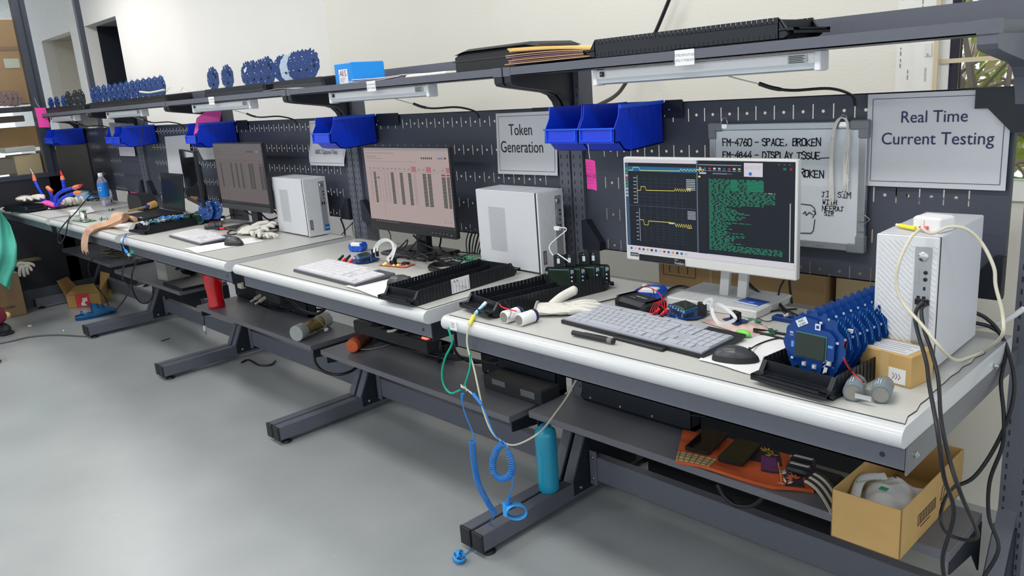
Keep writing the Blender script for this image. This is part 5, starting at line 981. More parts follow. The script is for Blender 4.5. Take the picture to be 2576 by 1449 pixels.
# ================ bench 2
pack('blue wrapped battery pack standing behind the flat board on the second workbench', 879, 634, (.062, .040, .038), radians(20))
fb2, pf2 = flatboard('round blue board with display on the second workbench', 915, 658, radians(-25), .055)
for k, (u, v, c) in enumerate(((855, 652, BLACK), (860, 660, RED), (872, 652, BLACK), (878, 662, RED))):
    p = P(u, v, z=ZD+.010); g = G(); g.cyl((0, 0, 0), (.012, .010, .014), .006, c, 12, r2=.0045); g.cyl((-.006, -.004, -.008), (0, 0, 0), .0065, BLACK if c == RED else BLACKM, 10); g.build('binding_post', None, ('leftmost black binding post beside the second flat board', 'left red binding post beside the second flat board', 'black binding post between the two red ones', 'right red binding post touching the second flat board')[k], 'terminal', 'binding posts on the second workbench', loc=tuple(p))
for k, (u, v) in enumerate(((940, 648), (950, 645))):
    p = P(u, v, z=ZD+.02); g = G(); g.box((-.007, -.004, 0), (.005, .004, .032), BLACK, .001); g.build('ribbon_connector', None, ('left black connector on the second flat board', 'right black connector on the second flat board')[k], 'connector', 'connectors on the second flat board', loc=tuple(p))
ribbon('white ribbon cable arching high from the second flat board', [P(941, 635, y=.28), P(943, 622, y=.29), P(955, 607, y=.29), P(972, 603, y=.29), P(985, 610, y=.28), P(990, 625, y=.27), P(984, 640, y=.26), P(975, 650, y=.25), P(980, 657, y=.25)], .010)
ribbon('second white ribbon strand beside the high arch', [P(949, 632, y=.28), P(950, 620, y=.29), P(962, 608, y=.29), P(980, 607, y=.29), P(995, 618, y=.28), P(990, 640, y=.26), P(984, 655, y=.25)], .007)
p = P(985, 668, z=ZD); t = thing('test_board', 'orange red test board with lit green leds and a black header', 'circuit board', (p.x, p.y, ZD+.002), radians(12)); OB = M('red solder mask', (.62, .12, .07), .4)
g = G(); g.box((-.045, -.02, 0), (.085, .035, .002), OB); g.box((-.043, -.018, .002), (.083, .033, .0024), M('orange board face', (.62, .20, .12), .4)); g.build('board', t)
g = G(); g.box((-.005, -.005, .002), (.018, .012, .028), BLACK, .001); g.build('header', t); g = G(); g.cb((.055, .016, .006), (.026, .018, .008), BLACKM)
for k in range(8): g.cb((-.035+.016*k, .028-.030*(k % 2), .004), (.006, .005, .004), CREAM)
g.build('chips', t, kind='stuff'); g = G()
for x, y in ((-.025, -.014), (.022, -.012), (.035, -.004), (-.036, .006)): g.ell((x, y, .004), (.007, .007, .006), E('led', (.55, 1, .15), 3), 8, 5)
g.build('leds', t, 'lit green leds', kind='stuff')
rnd = random.Random(11); gC = 'tangled black cables on the second workbench'
for k in range(9):
    u0 = 1040+rnd.uniform(-60, 40); pts = []
    for j in range(7): pts.append(P(u0+j*rnd.uniform(18, 28), 640+rnd.uniform(-14, 14)+j*1.5, z=Z+rnd.uniform(.0, .035) if k > 1 else Z))
    cable('tangled_cable', 'black cable in the tangle in front of the black monitor stand', pts, .0024, group=gC)
for k, (lb, pts) in enumerate((('black cable from under the monitor arching down to the right', [P(1040, 592, y=.52), P(1062, 612, y=.5), P(1105, 632, y=.48), P(1150, 650, z=Z+.02), P(1190, 655, z=Z)]),
    ('looped black cable standing up left of the monitor stand', [P(985, 640, z=Z), P(1010, 618, y=.45), P(1025, 603, y=.45), P(1020, 620, y=.45), P(1000, 632, z=Z+.01)]),
    ('black cable hanging from the monitor to the left stand edge', [P(1065, 590, y=.5), P(1045, 610, y=.48), P(1030, 628, y=.46), P(1000, 640, z=Z)]),
    ('black cable hanging right of the monitor arm', [P(1110, 592, y=.6), P(1108, 610, y=.6), P(1103, 630, y=.58)]), ('thin black cable hanging left behind the monitor', [P(975, 578, y=.66), P(982, 590, y=.66), P(983, 612, y=.6)]))):
    cable('black_cable', lb, pts, .0035 if k in (0, 3) else .0024)
p = P(1080, 683, z=ZD); g = G()
for k in range(7): r = .052+.003*k; g.tube([(r*cos(2*pi*j/28), r*.8*sin(2*pi*j/28), .004+.004*(k % 4)+.003*sin(j)) for j in range(29)], .0024, CABLE, 6, cap=False)
g.build('coiled_cable', None, 'neat coil of black cable behind the comb tray with the label', 'cable', loc=(p.x+.03, p.y+.05, ZD))
g = G(); rnd2 = random.Random(4); gm = M('green wire', (.03, .30, .14), .5)
for k in range(14): a = P(1185+rnd2.uniform(-16, 20), 660+rnd2.uniform(-6, 6), z=ZD+.01); b = a+V((rnd2.uniform(-.06, .06), rnd2.uniform(-.03, .03), rnd2.uniform(0, .02))); g.tube([a, (a+b)/2+V((0, 0, .015)), b], .0012, gm, 5, smooth=True)
g.build('green_wires', None, 'tuft of thin green wires behind the comb tray', 'wires', kind='stuff')
for k in range(6):
    u = 1180+6*k; cable('hanging_cable', 'black cable hanging behind the left side of the grey tower', [P(u+12, 560+5*k, y=.70), P(u-6+k*3, 600, y=.68), P(u-4, 640, y=.66), P(u+8, 668, z=Z)], .0036 if k % 2 else .0024, group='black cables behind the grey tower')
cable('green_cable', 'thin green earth wire hanging under the corner bracket of the middle pegboard', [P(886, 558, y=.68), P(888, 580, y=.68), P(895, 598, y=.66), P(905, 608, y=.64)], .0016, M('green wire', (.03, .30, .14), .5)); cable('black_cable', 'black cable drooping below the middle pegboard near the tower', [P(857, 550, y=.66), P(866, 575, y=.64), P(868, 592, y=.62)], .004)
cable('black_cable', 'black cable rising behind the tower by the middle pegboard', [P(888, 560, y=.66), P(870, 578, y=.66), P(858, 592, y=.62)], .0022)
# ================ bench 3
for i, (u, lb, sc) in enumerate(((520, 'left of two round blue boards standing in the long comb tray', 0), (534, 'right of two round blue boards standing in the long comb tray', 0))):
    p = P(u, 554, z=ZD+.03); d = disc('circuit_board', lb, .051, PCB, (p.x, p.y+.02*i, ZD+.03), radians(25), radians(-6), 0, 'two round boards standing on the middle workbench')
g = G(); p = P(518, 553, z=ZD+.02); g.cyl((0, 0, .012), (0, -.004, .012), .036, M('green board face', (.015, .10, .08), .3), 20); g.box((-.022, -.010, -.006), (.022, -.004, .030), LCD, .002); g.build('display_module', None, 'small round module with a display leaning on the two blue boards', 'circuit board', loc=(p.x+.01, p.y-.04, ZD+.028), rz=radians(25))
for k, (u, v) in enumerate(((515, 572), (532, 570))):
    p = P(u, v, z=ZD+.012); cell('battery_cell', ('left dark cell in front of the two upright blue boards', 'right dark cell in front of the two upright blue boards')[k], (p.x, p.y, ZD), .055, .016, V((.5, .85, 0)), M('dark battery sleeve', (.06, .07, .075), .3), GC, EM, None, 'dark battery pair on the middle workbench')
g = G(); g.tube([P(520, 572, z=ZD+.03), P(530, 558, z=ZD+.05), P(545, 557, z=ZD+.03), P(556, 554, z=ZD+.03)], .002, M('dark red wire', (.35, .02, .03), .4), 6, smooth=True); g.cb(tuple(P(559, 552, z=ZD+.03)), (.012, .01, .01), PAPER); g.build('battery_lead', None, 'dark red lead with a white plug on the middle workbench', 'wire')
g = G(); g.box((-.04, -.010, 0), (.03, .010, .012), BLACK, .002); g.cyl((.03, 0, .008), (.06, .01, .01), .006, RED, 10); p = P(548, 578, z=ZD); g.build('test_probe', None, 'black and red probe lying behind the white keyboard', 'probe', loc=(p.x, p.y, ZD))
p = P(648, 592, z=ZD); t = thing('work_gloves', 'pair of crumpled white gloves on the middle workbench', 'gloves', (p.x, p.y, ZD), 0)
for k, (a_, dx, dy, dz) in enumerate(((-70, -.05, .0, .012), (-110, .06, -.02, 0))): g = G(); glove_mesh(g, Matrix.Translation((dx, dy, dz)) @ Matrix.Rotation(radians(a_), 4, 'Z') @ Matrix.Rotation(.25*(1-2*k), 4, 'Y'), 1.05, curl=.012); g.build('glove', t)
cable('black_cable', 'loop of black cable left of the white gloves', [P(596, 578, z=Z), P(580, 580, z=Z), P(572, 587, z=Z), P(585, 590, z=Z), P(610, 583, z=Z), P(640, 575, z=Z+.02), P(665, 578, z=Z)], .0028)
cable('black_cable', 'black cable curving behind the dim monitor stand', [P(615, 530, y=.55), P(640, 545, y=.55), P(665, 555, y=.52), P(690, 556, y=.5)], .0038); cable('black_cable', 'black cable running from monitor to tower on the middle workbench', [P(655, 535, y=.55), P(675, 552, y=.53), P(700, 545, y=.56), P(690, 530, y=.6)], .004)
for k, (lb, pts) in enumerate((('black lead looping right of the dim monitor stand', [(660, 578), (680, 565), (700, 570), (695, 582), (670, 585)]), ('black lead between the stand and the grey tower', [(640, 572), (668, 560), (702, 562)]), ('thin black lead lying in front of the dim monitor', [(560, 548), (590, 540), (610, 543)]))): cable('black_cable', lb, [P(*q, z=Z) for q in pts], .0022)
cable('grey_lead', 'pale lead curling between laptop and long comb tray', [P(438, 552, z=Z+.02), P(455, 545, z=Z+.03), P(468, 535, z=Z+.03), P(472, 530, z=Z+.01)], .003, M('pale grey sheath', (.45, .45, .40), .5))
cable('black_cable', 'black wire loop under the glossy turned monitor', [P(463, 515, y=.42), P(466, 528, y=.40), P(470, 536, y=.38), P(462, 540, z=Z)], .0015)
# heap in tray D
g = G(); rnd = random.Random(9)
for k in range(46):
    uu = rnd.random(); c = tD.location+Matrix.Rotation(radians(9), 3, 'Z') @ V((.02+.10*rnd.random(), .04+.24*uu, .045+.012*rnd.random())); s = (.012+.02*rnd.random(), .008+.012*rnd.random(), .006+.006*rnd.random()); m_ = (SILK, CHROME, BLACK, M('blue scrap', (.02, .20, .60), .4), M('green solder mask', (.01, .17, .08), .35), SILK)[k % 6]
    g.T = Matrix.Translation(c) @ Matrix.Rotation(rnd.random()*3, 4, 'Z') @ Matrix.Rotation(rnd.random()-.5, 4, 'X'); g.cb((0, 0, 0), s, m_)
g.T = Matrix(); g.build('small_parts', None, 'heap of small white, metal and blue parts in the long comb tray', 'parts', kind='stuff')
g = G(); rnd = random.Random(5)
for k in range(4): c = tD.location+Matrix.Rotation(radians(9), 3, 'Z') @ V((.03+.025*k, .15+.02*k, .055)); g.tube([c, c+V((.03, .02, .012)), c+V((.07, .01, .004))], .004, M('blue scrap', (.02, .20, .60), .4), 7, smooth=True)
g.build('blue_clips', None, 'bright blue plastic clips on the heap in the comb tray', 'clips')
# ================ bench 4
p = P(292, 548, z=ZD); g = G(); TG = M('tan knit fabric', (.58, .36, .24), .85, var=.12, scale=90, bump=.4)
path = spline([P(322, 545, z=ZD+.01), P(312, 545, z=ZD+.06), P(300, 552, z=ZD+.055), P(270, 565, z=ZD+.02), P(245, 572, z=ZD+.012), P(225, 580, z=ZD+.004), P(216, 592, y=-.022), P(212, 615, y=-.028), P(214, 633, y=-.024)], 7); n = len(path)
def tf(u, v):
    k = v*(n-1); i = min(int(k), n-2); c = path[i].lerp(path[i+1], k-i); wd = .055+.03*sin(pi*v*.9)+.045*max(0, v-.6); return c+V(((u-.5)*2*wd*.8, (u-.5)*-.05*(1-v), .016*sin(u*13+v*3)*.6+.006*sin(29*u)))
g.grid(tf, 24, 46, TG, .004); g.ell(tuple(P(300, 548, z=ZD+.03)), (.14, .10, .07), TG, 18, 8); g.tube([P(310, 548, z=ZD+.02), P(325, 548, z=ZD+.018), P(340, 552, z=ZD+.016)], .014, TG, 10, smooth=True); g.build('tan_glove', None, 'tan knitted glove draped over the front edge of the fourth desk', 'glove')
p = P(340, 530, z=ZD+.02); q = P(388, 516, z=ZD+.03); t = thing('cleaning_brush', 'wooden handled brush with blue collar lying on the laptop', 'brush', (p.x, p.y, ZD+.026), ang(p, q)); l = (q-p).length
g = G(); g.tube([(-.06, 0, 0), (l*.55, 0, .004)], .007, M('wooden handle', (.48, .28, .10), .6), 10); g.build('handle', t); g = G(); g.tube([(l*.5, 0, .004), (l*.72, 0, .006)], .010, M('blue collar', (.03, .08, .40), .5), 10); g.build('collar', t); g = G(); g.tube([(l*.72, 0, .006), (l*1.05, 0, .010)], .020, M('tan bristles', (.62, .36, .12), .8), 12, r2=.024); g.build('bristles', t)
def green(label, u, v, w_, d_, rz, extra=0):
    p = P(u, v, z=ZD); t = thing('green_circuit_board', label, 'circuit board', (p.x, p.y, ZD+.004), rz); g = G(); g.box((-w_/2, -d_/2, 0), (w_/2, d_/2, .002), M('pale green board', (.14, .28, .17), .4)); g.build('board', t); g = G(); r_ = random.Random(u)
    for k in range(14): g.cb((r_.uniform(-.45, .45)*w_, r_.uniform(-.45, .45)*d_, .005), (.008, .006, .007), (SILK, BLACK, CREAM)[k % 3])
    g.build('chips', t, kind='stuff')
    if extra: g = G(); g.lathe([(.020, .002), (.020, .055), (.018, .056)], CHROME, 18); g.build('metal_can', t, 'shiny metal can'); g = G(); g.at((0, 0, .060)); g.box((-.04, -.015, 0), (.03, .02, .002), M('pale green board', (.14, .28, .17), .4)); g.build('top_board', t)
green('green board carrying a shiny metal can on the fourth desk', 212, 556, .20, .07, radians(5), 1); green('green board beside the tan glove', 270, 552, .12, .08, radians(-10)); green('small yellowish board near the black case on the fourth desk', 275, 530, .07, .05, radians(20)); green('dark board with chrome parts under the tube light glare at the far desk', 238, 505, .14, .06, radians(15))
pap('crumpled white paper behind the metal can board', [(170, 535), (183, 545), (240, 532), (228, 524)], .02); pap('white paper under the long comb tray', [(258, 568), (322, 582), (335, 562), (300, 552)], .004); pap('small white slip under the tan glove', [(256, 556), (262, 564), (290, 560), (280, 552)], .003)
p = P(330, 530, z=ZD); g = G(); g.prism([(-.10, 0), (.17, 0), (.15, .07), (.11, .095), (-.07, .10), (-.10, .06)][::-1], -.04, .06, BLACKM, 'y'); g.build('black_pouch', None, 'black soft case standing behind the brush', 'case', loc=(p.x, p.y+.06, ZD+.002))
p = P(288, 500, z=ZD+.03); t = thing('tape_cutter', 'white tool head with a red window beside the black case', 'tool', (p.x, p.y-.03, ZD+.0)); g = G(); g.box((-.04, -.012, .045), (.03, .012, .09), PAPER, .006); g.box((-.05, -.012, .0), (.015, .012, .030), PAPER, .006); g.build('head', t); g = G(); g.box((-.012, -.014, .055), (.012, -.0115, .078), RED); g.build('window', t); g = G(); g.tube([(-.10, -.015, .085), (.06, -.016, .02)], .012, BLACK, 8); g.build('handle', t)
cable('black_cable', 'stiff black lead looping off the front edge of the fourth desk', [P(268, 492, z=ZD+.05), P(235, 488, z=ZD+.07), P(215, 505, z=ZD+.05), P(190, 535, z=ZD+.03), P(165, 560, y=-.03), P(148, 585, y=-.04), P(147, 605, y=-.04), P(153, 612, y=-.04), P(165, 590, y=-.035), P(170, 565, y=-.025), P(175, 545, z=ZD+.01)], .004)
g = G(); g.box((-.09, -.04, 0), (.08, .05, .022), PINK, .008); p = P(330, 490, z=ZD); g.build('pink_sponge', None, 'pink sponge behind the black case', 'sponge', loc=(p.x, p.y+.06, ZD+.0))
# water bottle
p = P(268, 518, z=ZD); t = thing('water_bottle', 'clear water bottle with a blue label and white cap on the fourth desk', 'bottle', (p.x, p.y, ZD)); CLR = M('clear plastic', (.75, .72, .85), .06, trans=.75, ior=1.2); r = .034
g = G(); g.lathe([(r*.8, 0), (r, .008), (r*.95, .03), (r, .06), (r, .155), (r*.9, .175), (r*.45, .205), (r*.4, .21)], CLR, 20); g.build('body', t); g = G(); g.lathe([(r*1.02, .065), (r*1.03, .066), (r*1.03, .160), (r*1.01, .162)], M('blue bottle label', (.005, .20, .70), .4), 20, False); g.build('label', t, 'blue label with a white ring')
g = G(); g.lathe([(r*.46, .205), (r*.48, .207), (r*.48, .228), (r*.44, .230)], PAPER, 16); g.build('cap', t); g = G(); g.tube([(r*1.05*cos(-.9)+.012*cos(a)*sin(.9), r*1.05*sin(-.9)+.012*cos(a)*cos(.9), .122+.013*sin(a)) for a in [2*pi*k/16 for k in range(17)]], .002, SILK, 6, cap=False); g.build('ring_mark', t)
# ================ bench 5: helping hands, gloves
p = P(128, 524, z=ZD); t = thing('flexible_arm_holder', 'soldering helper with five blue jointed arms and a pink base', 'soldering holder', (p.x, p.y+.01, ZD)); b0 = V((p.x, p.y+.01, ZD))
g = G(); g.box((-.16, -.05, .002), (.15, .06, .010), BLACKM, .003); g.box((-.16, -.052, .008), (.13, -.045, .014), SILK); g.build('base_plate', t); g = G()
for k in range(5): g.ell((-.14+.062*k, .0, .028), (.075, .075, .04), PINK, 12, 6)
g.build('pink_base', t, 'pink lumpy base'); BA = M('blue ball joint', (.01, .05, .62), .3); OT = M('orange clip tip', (.85, .22, .10), .4)
arms = [([(118, 520), (112, 500), (95, 470), (88, 455)], [(84, 440), (76, 425)]), ([(122, 515), (105, 505), (95, 498)], [(85, 496), (82, 490)]), ([(130, 515), (130, 492), (123, 478), (120, 472)], [(130, 480), (131, 487)]), ([(135, 520), (140, 495), (160, 478), (160, 462), (158, 452)], [(156, 442), (152, 430)]), ([(140, 520), (145, 490), (165, 478), (188, 472)], [(200, 468), (206, 464)]), ([(142, 520), (155, 500), (175, 490), (190, 486)], [(205, 484), (222, 483)])]
for k, (pts, tip) in enumerate(arms):
    yy = p.y+.01; q = spline([P(u, v, y=yy-.01*k+.03) -b0 for u, v in pts], 7); q[0] = V((-.12+.05*k, 0, .035)); g = G(); acc = 0; last = q[0]; dense = []
    for a_, c_ in zip(q, q[1:]): m_ = max(1, int((c_-a_).length/.016)); dense += [a_.lerp(c_, j/m_) for j in range(m_)]
    for d_ in dense+[q[-1]]: g.ell(tuple(d_), (.026, .026, .021), BA, 8, 5)
    g.build('jointed_arm', t); e = [q[-1]]+[P(u, v, y=yy-.01*k+.03)-b0 for u, v in tip]; g = G(); g.tube(e[:2], .015, OT, 8, r2=.011); g.tube(e[1:], .008, CHROME if k in (0, 5) else RED, 8, r2=.004); g.build('clip_tip', t, 'orange clip tip')
p = P(60, 512, z=ZD+.03); t = thing('work_glove', 'white glove draped over the short comb tray at the far left', 'glove', (p.x+.04, p.y+.02, ZD+.05), radians(-85)); g = G(); glove_mesh(g, Matrix(), 1.3); g.build('glove', t)
p = P(178, 518, z=ZD); t = thing('work_glove', 'greyish white glove in front of the blue jointed arms', 'glove', (p.x, p.y, ZD+.004), radians(-95)); g = G(); glove_mesh(g, Matrix(), 1.25, curl=.03); g.ell((0, -.01, .035), (.09, .12, .05), GLOVE, 14, 7); g.build('glove', t)
p = P(205, 505, z=ZD); g = G(); g.grid(lambda u, v: V((-.11+.22*u, -.06+.12*v, .02+.06*sin(pi*u)*sin(pi*v)*(1+.3*sin(9*u+4*v)))), 20, 12, M('light blue cloth', (.22, .42, .72), .8, var=.1), .004); g.build('blue_cloth', None, 'crumpled light blue cloth right of the blue jointed arms', 'cloth', loc=(p.x, p.y+.03, ZD))
p = P(195, 478, z=ZD+.06); g = G(); g.grid(lambda u, v: V((-.12+.24*u, .0+.05*v, -.07+.14*u*.6+.07*sin(pi*v)*(1+.4*sin(13*u)))), 18, 10, M('clear bag film', (.55, .62, .8), .15, alpha=.45), 0); g.build('clear_bag', None, 'clear plastic bag behind the blue jointed arms', 'bag', loc=tuple(p))
g = G(); g.grid(lambda u, v: V((-.14+.28*u, -.02+.05*v, .015+.03*sin(pi*u)*sin(pi*v))), 14, 6, M('dark blue cloth', (.02, .04, .16), .8), .003); p = P(185, 500, z=ZD); g.build('navy_cloth', None, 'dark blue folded cloth under the clear bag', 'cloth', loc=(p.x, p.y+.02, ZD))
# ================================================================ ON THE LOWER SHELVES
def trough(label, x0, x1, z0, z1):
    t = thing('cable_trough', label, 'cable trough', (x0, .60 if x0 < -1.3 else .61, z0)); l = x1-x0; g = G()
    g.prism([(.0, .012), (.0, z1-z0), (.004, z1-z0), (.004, .016), (.05, .016), (.05, z1-z0), (.054, z1-z0), (.054, .0), (.008, 0)][::-1], 0, l, DARK, 'x'); g.prism([(0, .012), (.008, 0), (.054, 0), (.054, z1-z0), (0, z1-z0)][::-1], l-.002, l, DARK, 'x'); g.build('channel', t)
    for k in range(max(2, int(l/.13))): g = G(); bolt(g, (.04+.13*k, 0, .022), (0, -1, 0), .004); g.build('bolt', t)
trough('long black cable trough at the back of the rightmost lower shelf', -1.285, -.84, .351, .445)
trough('black cable trough under the socket strip on the second lower shelf', -2.63, -2.04, .341, .41)
trough('black cable trough at the right end of the second lower shelf', -1.80, -1.40, .341, .43)
trough('black cable trough behind the red bottle', -3.98, -3.15, .349, .43)
def sockets(label, x0, x1, y, z, n, h=.05, d=.07):
    t = thing('socket_strip', label, 'power strip', (x0, y, z)); l = x1-x0; g = G(); g.box((0, 0, 0), (l, d, h), BLACKM, .004); g.build('body', t); g = G(); g.box((l-.045, .012, h), (l-.015, .04, h+.006), REDLED, .001); g.build('switch', t, 'lit red rocker switch'); return t
sockets('black socket strip with a lit red switch on the second lower shelf', -2.50, -1.973, .470, .425, 4, .055)
sockets('black socket box with a lit red switch on the third lower shelf', -3.50, -3.235, .500, .431, 2, .080, .09)
for k, (x, w_, c) in enumerate(((-2.28, .055, 0), (-2.20, .055, 0), (-2.115, .05, 1), (-2.36, .05, 0))):
    t = thing('power_plug', ('leftmost big black plug in the lit socket strip', 'second big black plug in the lit socket strip', 'white adapter in the lit socket strip', 'small dark plug behind the white prongs')[k], 'plug', (x, .49, .481)); g = G(); g.box((0, 0, 0), (w_, .045, .045), PAPER if c else BLACK, .008); g.build('body', t); g = G(); g.tube([(w_*.3, 0, .012), (w_*.1, -.02, .004), (-.02, -.03, .0)], .006, CREAM if k == 1 else BLACK, 8, smooth=True); g.build('cord_end', t)
for k, (x, z) in enumerate(((-3.44, .455), (-3.39, .450))):
    g = G(); g.cyl((0, 0, 0), (0, -.035, -.012), .010, CREAM, 10); g.cyl((0, -.035, -.012), (0, -.06, -.02), .006, M('pale grey sheath', (.45, .45, .40), .5), 8); g.build('cable_plug', None, ('left cream plug in the front of the third shelf socket box', 'right cream plug in the front of the third shelf socket box')[k], 'plug', 'cream plugs in the socket box', loc=(x, .50, z))
g = G(); g.cb((0, 0, 0), (.045, .03, .03), CREAM, .004); g.build('white_plug', None, 'white plug hanging under the joint of desks two and three', 'plug', loc=tuple(P(608, 718, y=.45)))
cable('black_cable', 'thick black cables curving right of the third shelf socket box', [P(720, 748, y=.50), P(735, 760, y=.50), P(755, 778, y=.50), P(790, 790, y=.50), P(812, 782, y=.50), P(822, 768, y=.5)], .007)
cable('black_cable', 'second thick cable lying behind the capped tube', [P(640, 760, y=.46), P(680, 775, z=.356), P(720, 782, z=.356), P(770, 778, z=.356), P(815, 778, z=.37), P(818, 768, z=.40)], .006)
cable('black_cable', 'short black cable stub leaving the third shelf socket box', [P(722, 752, y=.5), P(735, 750, y=.5), P(740, 743, y=.5)], .006)
cable('black_cable', 'black cable looping below the gap between the third and second shelf', [P(790, 890, y=.42), P(795, 915, y=.42), P(815, 935, y=.43), P(850, 942, y=.45), P(880, 935, y=.5), P(900, 922, y=.55)], .007)
cable('black_cable', 'thin black cable lying on the floor beside the third foot', [P(607, 912, z=.006), P(625, 905, z=.006), P(650, 918, z=.006), P(680, 918, z=.006), P(693, 908, z=.006)], .005)
for k in range(4): cable('black_cable', ('black cable sagging in front of the second shelf trough', 'lower black cable over the second shelf trough', 'black cable trailing right of the socket strip', 'black cable dropping to the right end of the second shelf')[k], [P(1000+20*k, 872+4*k, y=.50), P(1050+20*k, 885+5*k, y=.49), P(1090+12*k, 888+6*k, y=.5), P(1140+14*k, 893+4*k, y=.52), P(1190+20*k, 905+4*k, y=.55)], .005)
cable('black_cable', 'black cable hanging from the socket strip to the shelf', [P(1108, 860, y=.5), P(1107, 885, y=.5), P(1103, 912, z=.345), P(1125, 890, z=.42)], .005); cable('black_cable', 'black cable loop behind the green earth wires', [P(1155, 850, y=.3), P(1140, 870, y=.35), P(1160, 900, y=.5), P(1200, 912, y=.6), P(1250, 905, y=.6)], .006)
g = G(); g.box((0, 0, 0), (.30, .10, .055), BLACKM, .006); g.box((.05, -.001, .03), (.12, .0, .05), M('smoky label', (.12, .14, .14), .4)); g.box((.20, -.001, .02), (.27, .0, .045), M('smoky label', (.12, .14, .14), .4)); a = P(1290, 925, y=.66); g.build('black_power_supply', None, 'black power supply block behind the second lower shelf', 'power supply', loc=(-1.68, .50, .341))
# orange roll with wires
a = P(885, 868, z=.38); b = P(920, 842, z=.38); t = thing('orange_roll', 'orange taped roll with black wires on the second lower shelf', 'roll', (a.x, a.y, .341+.033), ang(a, b)); g = G(); X = Matrix.Rotation(pi/2, 4, 'Y'); g.T = X; g.lathe([(.027, 0), (.030, .004), (.031, .06), (.028, .08), (.030, .15), (.027, .155)], M('orange tape', (.55, .10, .03), .5, var=.25), 20); g.build('body', t)
g = G()
for k in range(7): g.tube([(.03+.02*k, .034*cos(j*.7+k), .034*sin(j*.7+k)) for j in range(10)], .003, CABLE, 5, cap=False)
g.tube([(.02, -.03, -.02), (.05, -.07, -.028), (.12, -.12, -.03), (.2, -.10, -.03), (.32, -.20, -.03)], .002, M('pale grey sheath', (.45, .45, .40), .5), 5, smooth=True); g.build('wires', t, kind='stuff')
# capped tube
a = P(755, 835, z=.385); b = P(815, 806, z=.385); t = thing('capped_tube', 'clear tube of brass cells with frosted round caps on the third lower shelf', 'tube', (a.x, a.y, .348+.038), ang(a, b)); l = (b-a).length; g = G(); g.T = X; g.lathe([(.026, .0), (.030, .01), (.030, l*.45), (.024, l*.5), (.030, l*.55), (.030, l)], M('brass cells', (.22, .17, .06), .35, .4, var=.4, scale=60), 20); g.build('cells', t)
for z0_ in (-.03, l-.03): g = G(); g.T = X; g.lathe([(.037, z0_), (.038, z0_+.004), (.038, z0_+.05), (.034, z0_+.055)], M('frosted cap', (.42, .46, .46), .4, alpha=.8), 22); g.build('end_cap', t)
g = G(); g.ell((.13, -.05, -.028), (.03, .02, .02), PAPER, 8, 5); g.tube([(.10, .03, .01), (.11, -.02, .03), (.13, -.045, -.015)], .0015, M('pale grey sheath', (.45, .45, .40), .5), 5, smooth=True); g.build('wire_end', t)
# red bottle
p = P(546, 772, z=.348); t = thing('red_bottle', 'glossy red bottle standing on the third lower shelf', 'bottle', (p.x, p.y, .348)); g = G(); g.lathe([(.040, 0), (.046, .004), (.046, .015), (.041, .05), (.043, .09), (.050, .15), (.051, .19), (.046, .225), (.030, .26), (.017, .29), (.016, .31)], M('glossy red plastic', (.62, .005, .012), .12, coat=.6), 28); g.build('body', t); g = G(); g.lathe([(.019, .305), (.019, .335), (.016, .338)], RED, 16); g.build('cap', t)
# grey box and bag on fourth shelf
t = thing('grey_box', 'grey cardboard box with an oval finger hole on the fourth lower shelf', 'box', (-4.714, .425, .400), radians(6)); g = G(); GB = M('grey card', (.34, .34, .32), .7); g.box((0, 0, 0), (.130, .150, .115), GB, .001); g.build('box', t); g = G(); g.ell((.1306, .075, .065), (.001, .035, .020), EDGE, 14, 6); g.build('finger_hole', t)
g = G(); g.ell((0, 0, .055), (.26, .20, .12), M('black bag plastic', (.010, .012, .015), .25, var=.3, bump=.4), 18, 9); g.tube([(-.10, -.06, .0), (-.125, -.05, .05), (-.10, -.05, .10)], .004, M('white trim', (.5, .5, .5), .4), 6, smooth=True); g.build('black_bag', None, 'shiny black bag behind the grey box', 'bag', loc=(-4.68, .60, .400))
g = G(); g.box((0, 0, 0), (.30, .22, .018), BLACK, .003); g.build('black_folder', None, 'flat black folder at the right end of the fourth lower shelf', 'folder', loc=(-4.50, .375, .4005))
g = G(); r_ = random.Random(2)
for k in range(12): g.T = Matrix.Translation((r_.uniform(-.14, .14), r_.uniform(-.06, .06), .008*k+.004)) @ Matrix.Rotation(r_.uniform(-.8, .8), 4, 'Z'); g.cb((0, 0, 0), (.16, .06, .005), (M('old board', (.16, .17, .11), .5), M('olive board', (.10, .11, .07), .5))[k % 2])
g.T = Matrix(); g.build('scrap_boards', None, 'pile of old circuit boards on the far lower shelf behind the tan glove', 'circuit boards', kind='stuff', loc=(-5.72, .50, .430))
# cloth with phones
CO = M('orange printed cloth', (.52, .085, .02), .85, var=.15, scale=40, bump=.4); CDp = M('dark plum cloth', (.035, .018, .030), .85); CB = M('beige plaid cloth', (.55, .45, .26), .85); LY = M('mustard leaf', (.55, .38, .05), .8); LW_ = M('cream leaf', (.72, .68, .60), .8); LO = M('orange leaf', (.60, .12, .03), .8); PU = M('purple print cloth', (.14, .03, .13), .8)
ZC = LS[1][3]; fe = [V((-.763, .418, 0)), V((-.655, .438, 0)), V((-.480, .452, 0)), V((-.392, .500, 0))]; be = [V((-.862, .598, 0)), V((-.700, .645, 0)), V((-.600, .640, 0)), V((-.500, .652, 0))]
def lerp4(a, u): k = min(int(u*3), 2); return a[k].lerp(a[k+1], u*3-k)
def cl(u, v, o=0): p = lerp4(fe, u).lerp(lerp4(be, u), v); return V((p.x, p.y, ZC+.010+.003*sin(9*u+2*v)+.0025*sin(15*v+4*u)+o))
t = thing('patchwork_cloth', 'folded orange patchwork cloth with leaf print under two phones', 'cloth'); g = G(); g.grid(lambda u, v: cl(u, v), 40, 20, CO, .009); g.build('cloth', t)
g = G()
def patch(u0, v0, u1, v1, m_, o=.0009): g.grid(lambda u, v: cl(u0+(u1-u0)*u, v0+(v1-v0)*v, o), 10, 8, m_, 0)
